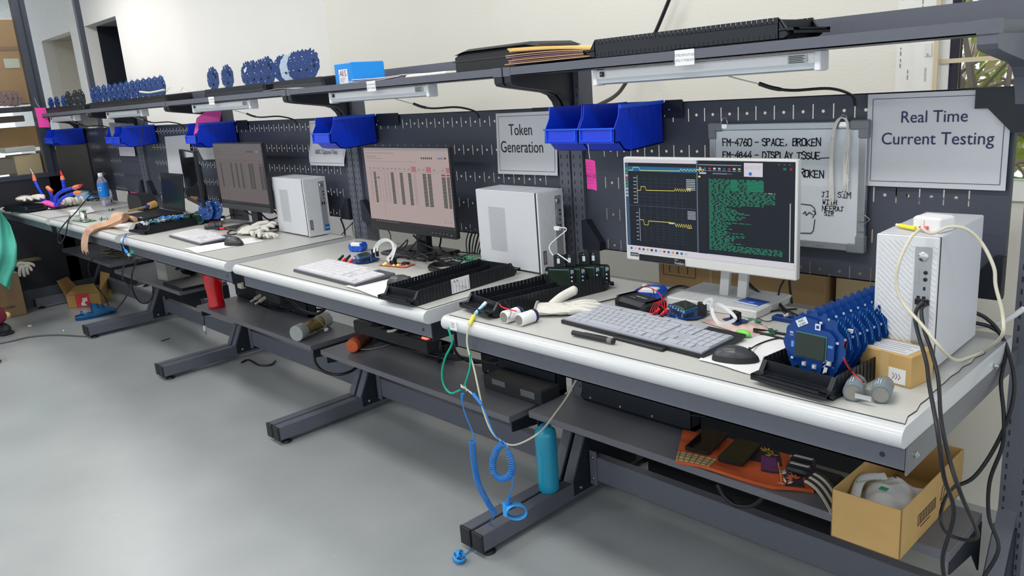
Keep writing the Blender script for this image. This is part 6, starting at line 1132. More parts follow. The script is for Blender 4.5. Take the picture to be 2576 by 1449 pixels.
patch(.38, .55, .78, 1, CDp); patch(.60, .30, .74, .62, CDp); patch(.77, .02, .93, .46, CDp); patch(.60, .34, .73, .72, PU, .0013); patch(0.0, .0, .30, .30, CB); patch(.88, .80, 1, 1, CB); patch(.95, .30, 1, .60, CB); patch(.735, 0, .75, .62, M('orange seam', (.62, .22, .08), .9), .003)
for k in range(6): patch(.015+.05*k, .0, .027+.05*k, .30, M('brown plaid stripe', (.25, .14, .05), .85), .0014)
for k in range(3): patch(0, .04+.09*k, .30, .06+.09*k, M('brown plaid stripe', (.25, .14, .05), .85), .0016)
def leaf(u, v, a, l, m_):
    q = [(.1, 0), (.5, .16), (1, 0), (.5, -.16)]; g.add([cl(u+(x*cos(a)-y*sin(a))*l*.5, v+(x*sin(a)+y*cos(a))*l, .0022) for x, y in q], [(0, 1, 2, 3)], m_)
for cu, cv, m_, n in ((.58, .86, LY, 5), (.66, .88, LY, 5), (.70, .76, LY, 4), (.46, .84, LO, 5), (.85, .20, LO, 6), (.81, .34, LW_, 5), (.42, .66, LW_, 4), (.78, .08, LW_, 3)):
    for k in range(n): leaf(cu, cv, 2*pi*k/n*.6+.5, .15, m_)
g.build('printed_patches', t)
def phone(label, c, rz, scr, lab2=None):
    t = thing('phone', label, 'phone', c, rz); g = G(); g.prism(rrect(0, 0, .077, .150, .010), 0, .009, BLACK, 'z'); g.build('body', t); g = G(); g.prism(rrect(.004, .006, .073, .144, .006), .009, .0094, scr, 'z'); g.build('screen', t)
phone('thick black phone lying on the left of the patchwork cloth', (-.778, .480, ZC+.0155), radians(9), M('black phone glass', (.004, .004, .005), .08)); phone('black phone with a greenish screen on the patchwork cloth', (-.668, .478, ZC+.0155), radians(9), M('greenish phone glass', (.018, .022, .012), .10))
# black cells with barcodes and striped strap
for k in range(2):
    a = (-.505+.012*k, .600-.045*k); t = thing('battery_cell', ('rear black cell with a barcode beside the cloth', 'front black cell with a barcode beside the cloth')[k], 'battery', (a[0], a[1], ZC), radians(5), 'black barcode cells'); g = G(); g.T = Matrix.Translation((0, 0, .018)) @ X; g.lathe([(.016, 0), (.0175, .002), (.0175, .060), (.016, .062)], BLACK, 20); g.build('body', t)
    g = G(); g.T = Matrix.Translation((0, 0, .018)) @ Matrix.Rotation(-.2, 4, 'X'); g.box((.006, -.008, .0170), (.056, .008, .0182), PAPER)
    for j in range(14): g.box((.008+.0033*j, -.007, .0182), (.008+.0033*j+.0008+.0006*(j % 2), .007, .0184), INK)
    g.build('barcode', t)
g = G(); g.box((0, 0, 0), (.085, .050, .042), M('black foam', (.006, .006, .008), .8), .006); g.build('black_pouch', None, 'small black pouch in front of the barcode cells', 'pouch', loc=(-.425, .515, ZC))
g = G(); BW = M('white stripe', (.6, .58, .52), .7)
for k in range(6): g.grid(lambda u, v: V((.10*v+.0, -.012*k-.010*u-.05*v, .045*(1-v)+.018*sin(pi*v)+.004)), 1, 10, BW if k % 2 else BLACKM, .002)
g.ell((.10, -.085, .008), (.02, .02, .016), BLACKM, 8, 5); g.build('striped_strap', None, 'black and white striped strap leaning beside the open carton', 'strap', loc=(-.400, .530, ZC))
# open kraft carton
t = thing('open_carton', 'long open kraft carton at the front right of the lower shelf', 'box', (-.273, .340, ZC+.0), radians(-.3)); w_, d_, h_ = .157, .385, .122; q = .003
for a, b in (((0, 0, 0), (w_, d_, q)), ((0, 0, 0), (w_, q, h_)), ((0, d_-q, 0), (w_, d_, h_)), ((0, 0, 0), (q, d_, h_)), ((w_-q, 0, 0), (w_, d_, h_))):
    g = G(); g.box(a, b, KRAFT, .0006); g.build('carton_wall' if b[2] == h_ else 'carton_floor', t)
g = G(); PR = M('black carton print', (.05, .03, .02), .7)
def fr(y0, z0, y1, z1): g.box((w_, y0, z0), (w_+.0004, y1, z1), PR)
for a in ((.095, .040, .205, .042), (.095, .066, .205, .068), (.095, .040, .097, .068), (.203, .040, .205, .068)): fr(*a)
for k in range(18): fr(.100+.0057*k, .043, .1015+.0057*k+.001*(k % 3), .065)
for k in range(6): fr(.115+.010*k, .030, .122+.010*k, .034)
g.tube([(w_+.0005, .235, .045), (w_+.0005, .245, .075), (w_+.0005, .255, .082), (w_+.0005, .262, .070), (w_+.0005, .252, .045), (w_+.0005, .235, .045)], .001, PR, 5); fr(.240, .033, .255, .037); g.build('printing', t)
t = thing('plastic_bag', 'white printed plastic bag stuffed in the open carton', 'bag', (-.195, .47, ZC+.004)); PW = M('milky bag plastic', (.66, .66, .66), .3, var=.05, scale=20, bump=.3); g = G()
g.grid(lambda u, v: V((-.068+.136*u, -.085+.19*v, .045+.05*sin(pi*u)**.6*sin(pi*v)**.6+.006*sin(9*u+13*v)+.004*sin(23*v-8*u))), 26, 30, PW, .01); g.tube([(-.05, -.075, .07), (-.06, -.01, .098), (-.02, .03, .103)], .012, PW, 8, smooth=True, flat=.4); g.build('bag', t)
g = G(); GT = M('green bag print', (.02, .28, .14), .5); g.T = Matrix.Translation((-.055, -.03, .1035)) @ Matrix.Rotation(.9, 4, 'Z'); g.text('Kompert.c', .015, GT, (.02, -.006, 0), 'xy'); g.T = Matrix.Translation((.0, .0, .1015)); g.cb((.0, -.03, .001), (.018, .016, .001), GT); g.cb((-.035, -.065, -.03), (.02, .02, .001), M('teal print', (.02, .15, .25), .5)); g.tube([(.0+.007*cos(a), .045+.007*sin(a), .001) for a in (0, 1, 2, 3, 4, 5)], .0014, INK, 5); g.build('bag_print', t)
cable('black_cable', 'black cables hanging below the rightmost lower shelf', [P(1805, 1218, y=.5), P(1820, 1245, y=.5), P(1850, 1270, y=.5), P(1890, 1272, y=.5), P(1915, 1255, y=.5), P(1928, 1238, y=.5)], .007)
g = G(); g.tube([P(1670, 1003, y=.585), P(1690, 1018, y=.58)], .006, M('clear clip', (.5, .5, .48), .2), 8); g.build('clear_clip', None, 'small clear clip on the trough of the rightmost shelf', 'clip'); cable('thin_cable', 'thin cable from the clear clip along the trough', [P(1690, 1018, y=.58), P(1720, 1040, y=.57), P(1755, 1047, y=.57), P(1800, 1047, y=.58)], .002)
# ================================================================ EARTH WIRES AND WRIST STRAPS
GW = M('green earth wire', (.0, .34, .22), .45); BL = M('light blue cord', (.015, .20, .62), .4); YF = -.026
cable('green_wire', 'green earth wire looping from the desk corner down to the crocodile clip', [P(1127, 824, y=YF), P(1135, 850, y=YF), P(1136, 868, y=YF), P(1120, 900, y=YF), P(1112, 940, y=YF), P(1118, 972, y=YF), P(1135, 989, y=YF), P(1158, 981, y=YF)], .0030, GW)
cable('green_wire', 'second green earth wire dropping beside the cream lead', [P(1175, 862, y=.0), P(1182, 890, y=-.01), P(1182, 925, y=-.02), P(1172, 960, y=YF), P(1168, 972, y=YF)], .0028, GW)
a, b = P(1160, 968, y=YF), P(1188, 988, y=YF); t = thing('crocodile_clip', 'steel crocodile clip joining the green wires and blue cords', 'clip', tuple(a)); d = b-a; g = G(); g.tube([V((0, 0, 0)), d*.5, d], .0035, CHROME, 6, r2=.002); g.build('jaw', t); g = G(); g.tube([V((0, 0, -.006)), d*.5, d+V((0, 0, -.004))], .003, CHROME, 6); g.build('jaw', t); g = G(); g.tube([d*.3+V((.004, 0, .006)), d*.45+V((0, 0, -.008))], .002, CHROME, 6); g.build('spring', t)
def coil(pts, r=.0080, w_=.0014, pitch=.0062):
    q = spline([V(p) for p in pts], 10); L_ = [0]
    for x, y in zip(q, q[1:]): L_.append(L_[-1]+(y-x).length)
    tot = L_[-1]; n = int(tot/pitch*9); out = []; i = 0
    for k in range(n):
        s = tot*k/n
        while L_[i+1] < s: i += 1
        c = q[i].lerp(q[i+1], (s-L_[i])/max(1e-9, L_[i+1]-L_[i])); tt = (q[i+1]-q[i]).normalized(); A = tt.cross(V((0, 1, 0))).normalized(); B = tt.cross(A); an = 2*pi*k/9; out.append(c+A*r*cos(an)+B*r*sin(an))
    g = G(); g.tube(out, w_, BL, 5); return g
t = thing('wrist_strap_cord', 'long blue coiled cord hanging straight, its wristband lying on the floor', 'wrist strap'); g = G(); g.tube([P(1164, 990, y=YF), P(1163, 1004, y=YF)], .0055, BL, 8, r2=.004); g.tube([P(1163, 1004, y=YF), P(1168, 1035, y=YF), P(1182, 1070, y=YF), P(1193, 1100, y=YF), P(1188, 1108, y=YF)], .0018, BL, 6, smooth=True); g.build('lead', t)
coil([P(1188, 1108, y=YF), P(1192, 1160, y=-.01), P(1203, 1215, y=.02), P(1222, 1255, y=.05), P(1244, 1292, y=.09)]).build('coil', t)
fl = P(1160, 1402, z=.02); g = G(); g.tube([P(1244, 1292, y=.09), P(1243, 1300, y=.12), V((-1.314, .15, .06)), V((-1.325, .10, .01)), V((-1.318, .05, .006)), fl], .0018, BL, 6, smooth=True); g.build('tail', t)
BLb = M('blue elastic band', (.04, .32, .72), .6)
def band(g, c, r, w_, ax, m_, a0=0, a1=2*pi, sq=1):
    A = V(ax).normalized(); U_ = A.cross(V((.3, .2, 1))).normalized(); W_ = A.cross(U_); n = 28; vs = []
    for k in range(n+1): an = a0+(a1-a0)*k/n; o = V(c)+U_*r*cos(an)+W_*r*sq*sin(an); i_ = V(c)+U_*(r-.0018)*cos(an)+W_*(r-.0018)*sq*sin(an); vs += [o-A*w_/2, o+A*w_/2, i_+A*w_/2, i_-A*w_/2]
    g.add(vs, [(4*k+j, 4*k+(j+1) % 4, 4*k+4+(j+1) % 4, 4*k+4+j) for k in range(n) for j in range(4)], m_, True)
g = G(); c = P(1155, 1402, z=.018); band(g, c, .020, .016, (.4, .1, 1), BLb); band(g, c+V((-.004, .006, .006)), .014, .014, (1, .3, .3), BLb); band(g, c+V((.008, -.006, .0)), .012, .016, (.1, 1, .4), BLb, 0, 4.5); g.build('wristband', t, 'crumpled blue wristband on the floor')
t = thing('wrist_strap_cord', 'blue coiled cord tied in a teardrop loop with an open wristband below it', 'wrist strap'); g = G(); g.tube([P(1190, 990, y=YF), P(1212, 1018, y=YF)], .0055, BL, 8, r2=.004); g.tube([P(1212, 1018, y=YF), P(1226, 1050, y=YF), P(1240, 1085, y=-.02), P(1256, 1108, y=-.01), P(1265, 1116, y=-.005)], .0020, BL, 6, smooth=True); g.tube([P(1270, 1118, y=-.005), P(1278, 1125, y=-.01), P(1274, 1134, y=-.01)], .002, BL, 6, smooth=True); g.build('lead', t)
coil([P(1267, 1114, y=-.01), P(1250, 1132, y=-.01), P(1240, 1160, y=-.01), P(1242, 1188, y=-.01), P(1258, 1203, y=-.01), P(1278, 1200, y=-.012), P(1288, 1182, y=-.012), P(1285, 1155, y=-.012), P(1276, 1133, y=-.012)], .0085).build('coil', t)
g = G(); g.tube([P(1286, 1188, y=-.012), P(1291, 1215, y=-.01), P(1284, 1240, y=0), P(1280, 1256, y=.01)], .002, BL, 6, smooth=True); g.tube([P(1280, 1250, y=.01), P(1278, 1275, y=.02)], .0055, BL, 8, r2=.0065); g.build('tail', t)
g = G(); band(g, P(1299, 1286, y=.03), .030, .020, (.75, -.5, -.1), BLb, sq=.8); g.box(P(1270, 1288, y=.02)+V((-.001, -.006, -.01)), P(1274, 1272, y=.02)+V((.004, .006, .01)), BLb); g.tube([P(1282, 1278, y=.02), P(1270, 1272, y=.02), P(1264, 1262, y=.02)], .005, BLb, 6, smooth=True); g.build('wristband', t, 'open blue wristband')
t = thing('wrist_strap_cord', 'thin blue lead with a green clip hanging at the gap left of the middle desk', 'wrist strap'); g = G(); g.tube([P(318, 588, z=ZT+.004), P(311, 600, y=-.02), P(310, 618, y=-.02), P(316, 632, y=-.02)], .003, BL, 6, smooth=True); g.tube([P(316, 630, y=-.02), P(322, 638, y=-.02)], .008, BL, 8); g.build('lead', t)
g = G()
for k in range(3): g.tube([P(326, 640, y=-.02), P(331+3*k, 630+2*k, y=-.02)], .0035, GW, 6)
g.cb(tuple(P(325, 641, y=-.02)), (.02, .01, .012), CREAM); g.build('clip', t, 'green clip')
cable('black_cable', 'black lead hanging from the green clip to the floor', [P(326, 642, y=0), P(322, 655, y=.05), P(310, 672, y=.1), P(309, 700, y=.15), P(325, 720, y=.2), P(318, 745, y=.25), P(300, 770, y=.3), P(287, 785, z=.01)], .005)
cable('black_cable', 'black lead looping under the fourth lower shelf', [P(345, 655, y=.2), P(332, 690, y=.3), P(334, 730, y=.35), P(350, 758, y=.38), P(370, 762, y=.4), P(384, 745, y=.42), P(385, 715, y=.45)], .005)
cable('black_cable', 'thin black lead hanging from the far desk to the slipper', [P(235, 650, y=.3), P(222, 665, y=.3), P(225, 690, y=.35), P(240, 715, y=.4), P(262, 745, y=.42), P(275, 775, z=.01), P(272, 790, z=.07)], .004)
# blue water bottle on the nearest foot
p = V((-1.293, .425, .0835)); t = thing('water_bottle', 'blue translucent water bottle standing on the nearest foot', 'bottle', tuple(p)); r = .037; WB = M('blue water plastic', (.01, .33, .52), .08, alpha=.88, spec=.8); pr = [(r*.8, 0), (r, .010), (r*.97, .03)]+[(r*(1-.015*(k % 2)), .04+.013*k) for k in range(11)]+[(r*1.0, .205), (r*.93, .222), (r*.6, .234), (r*.4, .235)]
g = G(); g.lathe(pr, WB, 28); g.build('body', t); g = G(); g.lathe([(r*.44, .232), (r*.45, .241), (r*.4, .242)], M('blue cap', (.01, .15, .35), .4), 16); g.build('cap', t)
# ================================================================ FLOOR, BEHIND AND BEYOND
def carton(name, label, x0, x1, y0, y1, h, mat, rz=0, z=0, flaps=False):
    t = thing(name, label, 'box', (x0, y0, z), rz); g = G(); g.box((0, 0, 0), (x1-x0, y1-y0, h), mat, .003); g.build('box', t); return t, x1-x0, y1-y0
t, w_, d_ = carton('large_carton', 'tall brown carton standing on the floor behind the rightmost desk', -1.16, -.56, .90, 1.28, .93, KRAFTD); g = G()
for a in ((.02, .76, .022, .84), (.15, .76, .152, .84), (.02, .76, .15, .762), (.02, .838, .15, .84)): g.box((a[0], -.001, a[1]), (a[2], 0, a[3]), PR)
for k in range(3): x = .038+.036*k; g.box((x, -.001, .80), (x+.018, 0, .803), PR); g.box((x, -.001, .82), (x+.018, 0, .823), PR); g.box((x+.008, -.001, .77), (x+.011, 0, .795), PR)
g.build('handling_symbols', t); g = G(); g.box((w_*.34, -.001, 0), (w_*.36, d_, .931), M('brown parcel tape', (.34, .22, .09), .3)); g.build('tape', t)
carton('large_carton', 'paler carton behind the stack of round blue boards', -.54, -.36, .92, 1.25, .92, M('pale carton', (.48, .36, .20), .8))
carton('shade_block', 'long low black block standing in for shade before the tall brown carton', -1.15, -.38, .79, .895, .335, M('shade black', (.012, .013, .015), .7))  # black block added in place of the dark shade under the lower shelf
# carton with the red sticker
t = thing('open_carton', 'low open carton with a red and white sticker on the floor', 'box', (-6.316, .253, 0), ang((-6.316, .253), (-6.189, .463))); w_, h_ = .245, .105; g = G(); KB = M('dark kraft carton', (.40, .24, .08), .8); g.box((0, 0, 0), (w_, .004, h_), KB); g.box((0, 0, 0), (w_, .30, .004), KB); g.box((0, .296, 0), (w_, .30, h_), KB); g.box((0, 0, 0), (.004, .30, h_), KB); g.box((w_-.004, 0, 0), (w_, .30, h_), KB); g.build('carton', t)  # one darker kraft brown for the whole carton
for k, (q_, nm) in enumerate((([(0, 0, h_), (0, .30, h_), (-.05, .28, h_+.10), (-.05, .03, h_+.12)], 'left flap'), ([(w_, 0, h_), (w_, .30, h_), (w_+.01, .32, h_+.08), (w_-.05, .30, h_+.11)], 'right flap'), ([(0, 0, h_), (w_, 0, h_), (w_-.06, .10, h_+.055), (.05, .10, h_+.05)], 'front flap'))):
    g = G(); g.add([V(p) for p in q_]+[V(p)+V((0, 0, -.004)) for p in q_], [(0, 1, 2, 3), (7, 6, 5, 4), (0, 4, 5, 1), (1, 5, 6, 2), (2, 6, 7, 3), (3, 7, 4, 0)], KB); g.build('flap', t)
g = G(); g.box((.065, -.0015, .006), (.165, -.0003, .100), M('red sticker', (.70, .03, .03), .5)); g.prism([(.10, .012), (.14, .010), (.125, .03), (.13, .042), (.148, .045), (.148, .078), (.135, .070), (.115, .074), (.110, .045), (.098, .030)], -.0022, -.0015, PAPER, 'y'); g.build('sticker', t, 'red sticker with a white torn shape')
# left carton
a = P(70, 790, z=0); b = P(20, 803, z=0); t = thing('tall_carton', 'brown carton leaning at the left edge behind the person', 'box', (a.x, a.y, 0), ang(a, b)+pi/2-radians(8)); t.rotation_euler.z = 0; t.location = (-6.66, -.40, 0); g = G(); g.box((0, 0, 0), (.21, .40, .335), M('tan carton', (.34, .22, .12), .8), .006); g.box((.2105, .13, .004), (.2108, .26, .33), KRAFTD); g.build('box', t); g = G(); g.T = Matrix.Rotation(0, 4, 'Z'); g.text('UN3480', .03, PR, (.211, .28, .07), 'yz'); g.build('printing', t)
g = G(); g.box((0, 0, 0), (.12, .20, .012), M('olive flap', (.10, .08, .03), .8)); g.build('card_flap', None, 'dark card flap against the partition behind the gloved hand', 'card', loc=(-6.67, .0, .38))
# slipper
a = P(196, 806, z=0); b = P(288, 787, z=0); t = thing('slipper', 'blue clog slipper on the floor beside the fourth foot', 'shoe', ((a.x+b.x)/2, (a.y+b.y)/2, 0), ang(a, b)-pi/2); BS = M('blue clog foam', (.015, .12, .30), .6); g = G()
def sole(u, v): a_ = 2*pi*u; w_ = .050*(1-.15*sin(a_)) ; return V((w_*cos(a_), .140*sin(a_), .004+.030*v))
g.grid(sole, 32, 4, BS, 0); g.prism([(.050*(1-.15*sin(2*pi*k/32))*cos(2*pi*k/32), .14*sin(2*pi*k/32)) for k in range(32)], .002, .022, BS, 'z'); g.build('sole', t)
g = G(); g.grid(lambda u, v: V((.050*cos(pi*u)*(1-.3*v*v), -.02+.15*v, .024+.085*sin(pi*u)*(1-.75*v))), 20, 12, BS, 0); g.build('upper', t); g = G()
for k in range(7): u_, v_ = .25+.08*(k % 4)*1.6, .25+.25*(k//4); g.ell((.050*cos(pi*u_)*(1-.3*v_*v_), -.02+.15*v_, .0255+.085*sin(pi*u_)*(1-.75*v_)), (.014, .014, .006), EDGE, 8, 5)
g.build('vent_holes', t); g = G(); band(g, (0, -.05, .035), .052, .014, (0, .4, 1), BS, pi*.9, pi*2.1); g.build('heel_strap', t)
cable('floor_cable', 'grey cable lying across the floor at the left edge', [P(-10, 866, z=.005), P(30, 858, z=.005), P(80, 847, z=.005), P(140, 843, z=.005), P(205, 846, z=.005), P(230, 846, z=.005)], .006, M('dark grey sheath', (.08, .09, .09), .5))
for k, (u, v, s) in enumerate(((75, 821, .030), (160, 833, .012))): g = G(); g.ell((0, 0, .004), (s*2, s, .008), PAPER, 8, 4); g.build('paper_scrap', None, ('white scrap on the floor near the left carton', 'tiny white scrap on the floor near the slipper')[k], 'scrap', loc=tuple(P(u, v, z=0)))
g = G(); g.tube([P(406, 858, z=.004), P(427, 851, z=.004)], .003, CABLE, 5); g.build('wire_scrap', None, 'short dark wire scrap on the floor between the far feet', 'scrap')
p = P(517, 830, z=.05); t = thing('hanging_plug', 'small white plug dangling below the third lower shelf', 'plug', tuple(P(516, 828, y=.45))); g = G(); g.cb((0, 0, .005), (.018, .014, .035), PAPER, .004); g.build('body', t); g = G(); g.tube([(0, 0, .02), (.012, 0, .06), (.012, .02, .2)], .003, CABLE, 6); g.build('cord', t)
for k in range(2): g = G(); g.cyl((-.006+.010*k, 0, -.012), (-.008+.010*k, 0, -.035), .0025, CHROME, 6); g.build('prong', t)
g = G(); g.box((0, 0, 0), (.30, .02, .11), M('grey breeze block', (.26, .26, .24), .9)); g.build('grey_block', None, 'pale grey box on the floor behind the fourth lower shelf', 'box', loc=(-4.95, 1.1, 0))
# stock beyond the glass partition
def beyond(name, label, u0, v0, u1, v1, mat, x=-7.05, dpt=.35, z0=None):
    a = P(u0, v1, x=x); b = P(u1, v0, x=x); zb = a.z if z0 is None else z0; t = thing(name, label, 'box', (x-dpt, a.y, zb)); g = G(); g.box((0, 0, 0), (dpt, b.y-a.y, b.z-zb), mat, .004); g.build('box', t); return t, dpt, b.y-a.y, b.z-zb
t, dx_, dy_, dz_ = beyond('storage_carton', 'big brown carton with a pale label seen through the glass', -60, 48, 62, 268, M('tan carton', (.34, .22, .12), .8), -7.1, .5); g = G(); a = P(13, 172, x=-7.098); b = P(46, 147, x=-7.098); L0 = t.location
g.box((a.x-L0.x, a.y-L0.y, a.z-L0.z), (a.x-L0.x+.002, b.y-L0.y, b.z-L0.z), M('pale green label', (.50, .54, .45), .6)); a = P(-50, 128, x=-7.098); b = P(45, 117, x=-7.098); g.box((a.x-L0.x, a.y-L0.y, a.z-L0.z), (a.x-L0.x+.002, b.y-L0.y, b.z-L0.z), M('dark carton strip', (.22, .15, .11), .5)); g.build('label', t)  # pale label and a dark strip across the carton front
beyond('storage_carton', 'long brown carton lying behind the glass below the upper shelf', -60, 316, 96, 384, KRAFTD, -7.15, .5); t, *_ = beyond('packing_foam_roll', 'roll of white packing foam behind the glass', 15, 366, 88, 386, M('packing foam', (.55, .56, .54), .8, bump=.5, scale=80), -6.95, .2); t['category'] = 'packing'
beyond('storage_carton', 'light kraft carton behind the glass beside the partition post', 47, 386, 100, 448, M('light kraft', (.52, .42, .26), .8), -6.98, .3); beyond('storage_carton', 'grey brown crate behind the glass at the far left edge', -60, 396, 44, 448, M('crate brown', (.22, .19, .16), .7), -7.0, .3); beyond('storage_carton', 'brown carton seen right of the partition post', 122, 375, 158, 440, M('tan carton', (.34, .22, .12), .8), -6.95, .25)
t, *_ = beyond('storage_shelf', 'dark ledge beyond the glass under the red footed boards', -80, 266, 84, 290, M('dark ledge', (.04, .042, .05), .6), -6.9, .2); t['category'] = 'shelf'
t, *_ = beyond('storage_shelf', 'dark shelf carrying cartons beyond the glass', -80, 290, 60, 316, M('brown shelf', (.18, .15, .12), .7), -7.1, .6); t['category'] = 'shelf'
g = G(); g.box((-.4, 0, 0), (0, 1.6, 2.9), M('far room wall', (.30, .27, .22), .8)); g.build('wall_far', None, kind='structure', loc=(-8.2, -1.6, 0))
# ================================================================ PERSON AT THE LEFT EDGE
def skin(name, parent, verts, edges, rad, mat, root=0, sub=2):
    me = bpy.data.meshes.new(name); me.from_pydata(verts, edges, []); o = bpy.data.objects.new(name, me); COL.objects.link(o); o.parent = parent; me.materials.append(mat); o.modifiers.new('skin', 'SKIN').use_smooth_shade = True
    for i, r_ in enumerate(rad): r_ = r_ if isinstance(r_, tuple) else (r_, r_); me.skin_vertices[0].data[i].radius = r_; me.skin_vertices[0].data[i].use_root = (i == root)
    s_ = o.modifiers.new('sub', 'SUBSURF'); s_.levels = s_.render_levels = sub; return o
t = thing('person', 'person in a teal gown sitting at the left edge, white gloved hand on a carton', 'person', (0, 0, 0)); SK = M('brown skin', (.30, .16, .09), .6); TEAL = M('teal gown fabric', (.10, .52, .40), .75, var=.06, scale=14, bump=.3)
vs = [(-6.00, -.62, .50), (-6.02, -.58, .70), (-6.02, -.52, .95), (-6.02, -.50, 1.08), (-6.00, -.47, 1.18), (-6.00, -.45, 1.28),
      (-6.05, -.34, 1.00), (-6.02, -.22, .76), (-6.10, -.10, .47), (-5.98, -.70, 1.00), (-5.86, -.76, .76), (-5.76, -.62, .60),
      (-5.90, -.55, .50), (-5.78, -.42, .50), (-5.96, -.33, .10), (-5.92, -.72, .50), (-5.55, -.62, .50), (-5.42, -.58, .10)]
es = [(0, 1), (1, 2), (2, 3), (3, 4), (4, 5), (2, 6), (6, 7), (7, 8), (2, 9), (9, 10), (10, 11), (0, 12), (12, 13), (13, 14), (0, 15), (15, 16), (16, 17)]
skin('body', t, vs, es, [.13, .12, .13, .055, .075, .085, .055, .042, .028, .055, .042, .028, .09, .065, .042, .09, .065, .042], SK)
skin('gown', t, [(-6.00, -.60, .36), (-6.00, -.58, .60), (-6.02, -.54, .85), (-6.02, -.50, 1.04), (-6.05, -.34, 1.00), (-6.02, -.20, .74), (-6.08, -.12, .52), (-5.98, -.70, 1.00), (-5.86, -.76, .76), (-5.76, -.62, .60)], [(0, 1), (1, 2), (2, 3), (3, 4), (4, 5), (5, 6), (3, 7), (7, 8), (8, 9)], [.24, .20, .17, .10, .09, .085, .06, .085, .065, .055], TEAL, 1)
g = G(); a0 = [P(-30, 520, x=-5.98), P(2, 532, x=-5.98), P(22, 560, x=-5.98), P(38, 610, x=-5.98), P(46, 655, x=-5.98), P(44, 668, x=-5.98), P(36, 690, x=-5.98), P(20, 728, x=-5.98), P(8, 690, x=-5.98), P(-30, 640, x=-5.98)]
def gs(u, v):
    k = v*4; i = min(int(k), 3); L_ = [P(-30, q, x=-5.98) for q in (520, 565, 612, 650, 690)]; R__ = [P(2, 532, x=-5.98), P(24, 565, x=-5.98), P(40, 615, x=-5.98), P(45, 665, x=-5.98), P(22, 728, x=-5.98)]
    a_ = L_[i].lerp(L_[i+1], k-i); b_ = R__[i].lerp(R__[i+1], k-i); p = a_.lerp(b_, (1-cos(pi*min(1, u*1.0)))/2 if u <= 1 else 1); return p+V((.06*sin(pi*u)+.025*sin(14*u+5*v)+.02*sin(9*v+4*u), 0, 0))
g.grid(gs, 20, 24, TEAL, 0); g.grid(lambda u, v: gs(u, v)+V((-.13*sin(pi*u)-.002, 0, 0)), 20, 24, TEAL, 0); g.build('gown_sleeve', t)
skin('trousers', t, [(-6.00, -.62, .48), (-5.90, -.55, .50), (-5.78, -.42, .50), (-5.90, -.345, .22), (-5.95, -.25, .09), (-5.92, -.72, .50), (-5.55, -.62, .50), (-5.44, -.58, .14)], [(0, 1), (1, 2), (2, 3), (3, 4), (0, 5), (5, 6), (6, 7)], [.13, .11, .09, .075, .06, .11, .09, .07], M('maroon trouser', (.22, .02, .05), .8))
skin('trouser_hem', t, [tuple(P(6, 785, x=-5.97)), tuple(P(16, 806, x=-5.97))], [(0, 1)], [.05, .045], M('yellow hem', (.72, .56, .22), .8))
for c in ((-5.97, -.275, .04), (-5.25, -.505, .04)):
    g = G(); g.ell((0, 0, .0), (.22, .10, .09), BLACKM, 16, 8); g.box((-.1, -.045, -.04), (.1, .045, -.015), BLACKM, .01); o = g.build('shoe', t, loc=c, rz=.3)
# gloved hand: palm with five curled fingers gripping the carton top
hp = P(56, 672, x=-6.38); HM = []; hv = [V((-.02, -.035, .05)), V((0, 0, .02)), V((.01, .012, -.015))]
sx = skin('gloved_hand', t, [tuple(hp+q*.75) for q in (V((0, -.05, .045)), V((0, -.01, .02)), V((.02, .02, .0)), V((.05, -.035, -.005)), V((.055, -.045, -.045)), V((.05, -.045, -.085)), V((.05, -.005, -.005)), V((.058, -.01, -.05)), V((.052, -.008, -.095)), V((.04, .025, -.005)), V((.05, .025, -.045)), V((.048, .028, -.080)), V((.03, .055, .0)), V((.04, .065, -.03)), V((.04, .068, -.055)), V((.0, .065, .025)), V((.0, .10, .005)), V((.0, .11, -.02)))],
     [(0, 1), (1, 2), (2, 3), (3, 4), (4, 5), (2, 6), (6, 7), (7, 8), (2, 9), (9, 10), (10, 11), (2, 12), (12, 13), (13, 14), (1, 15), (15, 16), (16, 17)], [.026, .027, .026, .013, .0115, .009, .013, .012, .010, .013, .012, .010, .012, .011, .009, .013, .0115, .009], GLOVE, 1, 2)
sx['label'] = 'white glove'
g = G(); HC = V((-6.00, -.44, 1.36)); g.ell(tuple(HC), (.155, .175, .225), SK, 24, 16); g.ell(tuple(HC+V((.08, .0, -.01))), (.03, .028, .04), SK, 10, 6); g.ell(tuple(HC+V((.0, .088, 0))), (.03, .02, .055), SK, 10, 6); g.ell(tuple(HC+V((.0, -.088, 0))), (.03, .02, .055), SK, 10, 6); g.build('head', t)
g = G()
for s in (1, -1): g.ell(tuple(HC+V((.068, .033*s, .02))), (.018, .03, .014), M('eye white', (.7, .7, .68), .3), 10, 6); g.ell(tuple(HC+V((.0755, .033*s, .02))), (.006, .012, .012), EDGE, 8, 5)
g.ell(tuple(HC+V((.066, .0, -.055))), (.02, .045, .012), M('lips', (.30, .10, .09), .5), 10, 6); g.build('face', t); g = G(); g.ell(tuple(HC+V((-.018, 0, .022))), (.175, .19, .215), M('black hair', (.008, .007, .007), .5), 20, 12); g.build('hair', t)
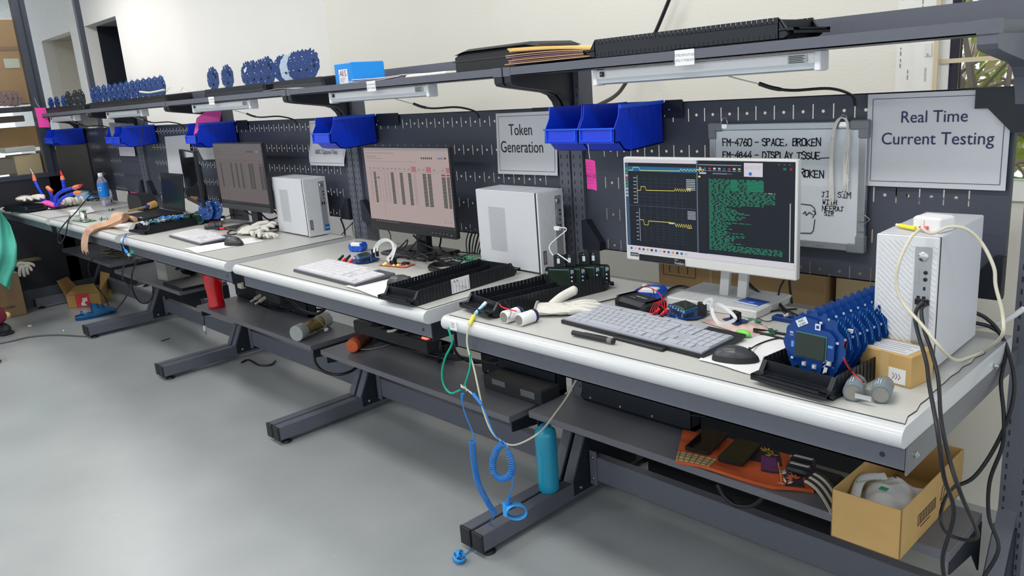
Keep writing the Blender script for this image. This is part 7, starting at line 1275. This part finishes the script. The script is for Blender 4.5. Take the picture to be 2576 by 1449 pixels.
st = thing('stool', 'round stool under the person at the left edge', 'stool', (-6.0, -.62, 0)); g = G(); g.at((0, 0, .34)); g.lathe([(.16, 0), (.17, .01), (.17, .045), (.15, .055)], BLACKM, 24); g.build('seat', st)
for k in range(4): g = G(); a = pi/4+pi/2*k; g.cyl((.12*cos(a), .12*sin(a), .34), (.17*cos(a), .17*sin(a), 0), .012, CHROME, 8); g.build('leg', st)
# ================================================================ PIECES OF PARTS GO ONE LEVEL DEEPER
SUB = {'switch': ('housing', 'body'), 'rating_label': ('housing',), 'border': ('sheet',), 'lettering': ('sheet', 'body'), 'handwriting': ('panel',), 'drawn_line': ('panel',), 'corner_cap': ('frame',), 'hanging_hook': ('frame',), 'side_clip': ('frame',), 'maker_mark': ('frame',),
       'badge': ('housing',), 'sticker': ('housing',), 'power_light': ('housing',), 'chin': ('housing',), 'card': ('stand_base',), 'port_strip': ('front_panel',), 'name_label': ('front_panel',), 'chip_sticker': ('front_panel',), 'vent_grille': ('case',),
       'printing': ('carton_wall', 'box'), 'logo_label': ('box',), 'top_label': ('box',), 'tape': ('box',), 'handling_symbols': ('box',), 'bag_print': ('bag',), 'barcode': ('body',), 'ring_mark': ('label',), 'print': ('card', 'body'), 'trouser_hem': ('trousers',), 'gown_sleeve': ('gown',),
       'face': ('head',), 'hair': ('head',), 'masking_tape': ('window_frame',), 'protective_film_print': ('window_frame',), 'vent_holes': ('upper',), 'finger_hole': ('box',), 'bolt': ('channel',), 'printed_patches': ('cloth',), 'corner_plate': ('pegboard',), 'hanging_clip': ('pegboard',), 'corner_bracket': ('pegboard',), 'asset_label': ('upper_shelf',), 'keyboard': ('base',)}
base = lambda o: o.name.split('.')[0]
for root in [o for o in bpy.data.objects if o.parent is None and o.type == 'EMPTY' or o.get('kind') == 'structure']:
    kids = list(root.children); by = {}
    for c in kids: by.setdefault(base(c), c)
    for c in kids:
        if c.children: continue
        for pn in SUB.get(base(c), ()):
            if pn in by and by[pn] is not c and by[pn].location.length < 1e-9 and by[pn].rotation_euler.z == 0: c.parent = by[pn]; break
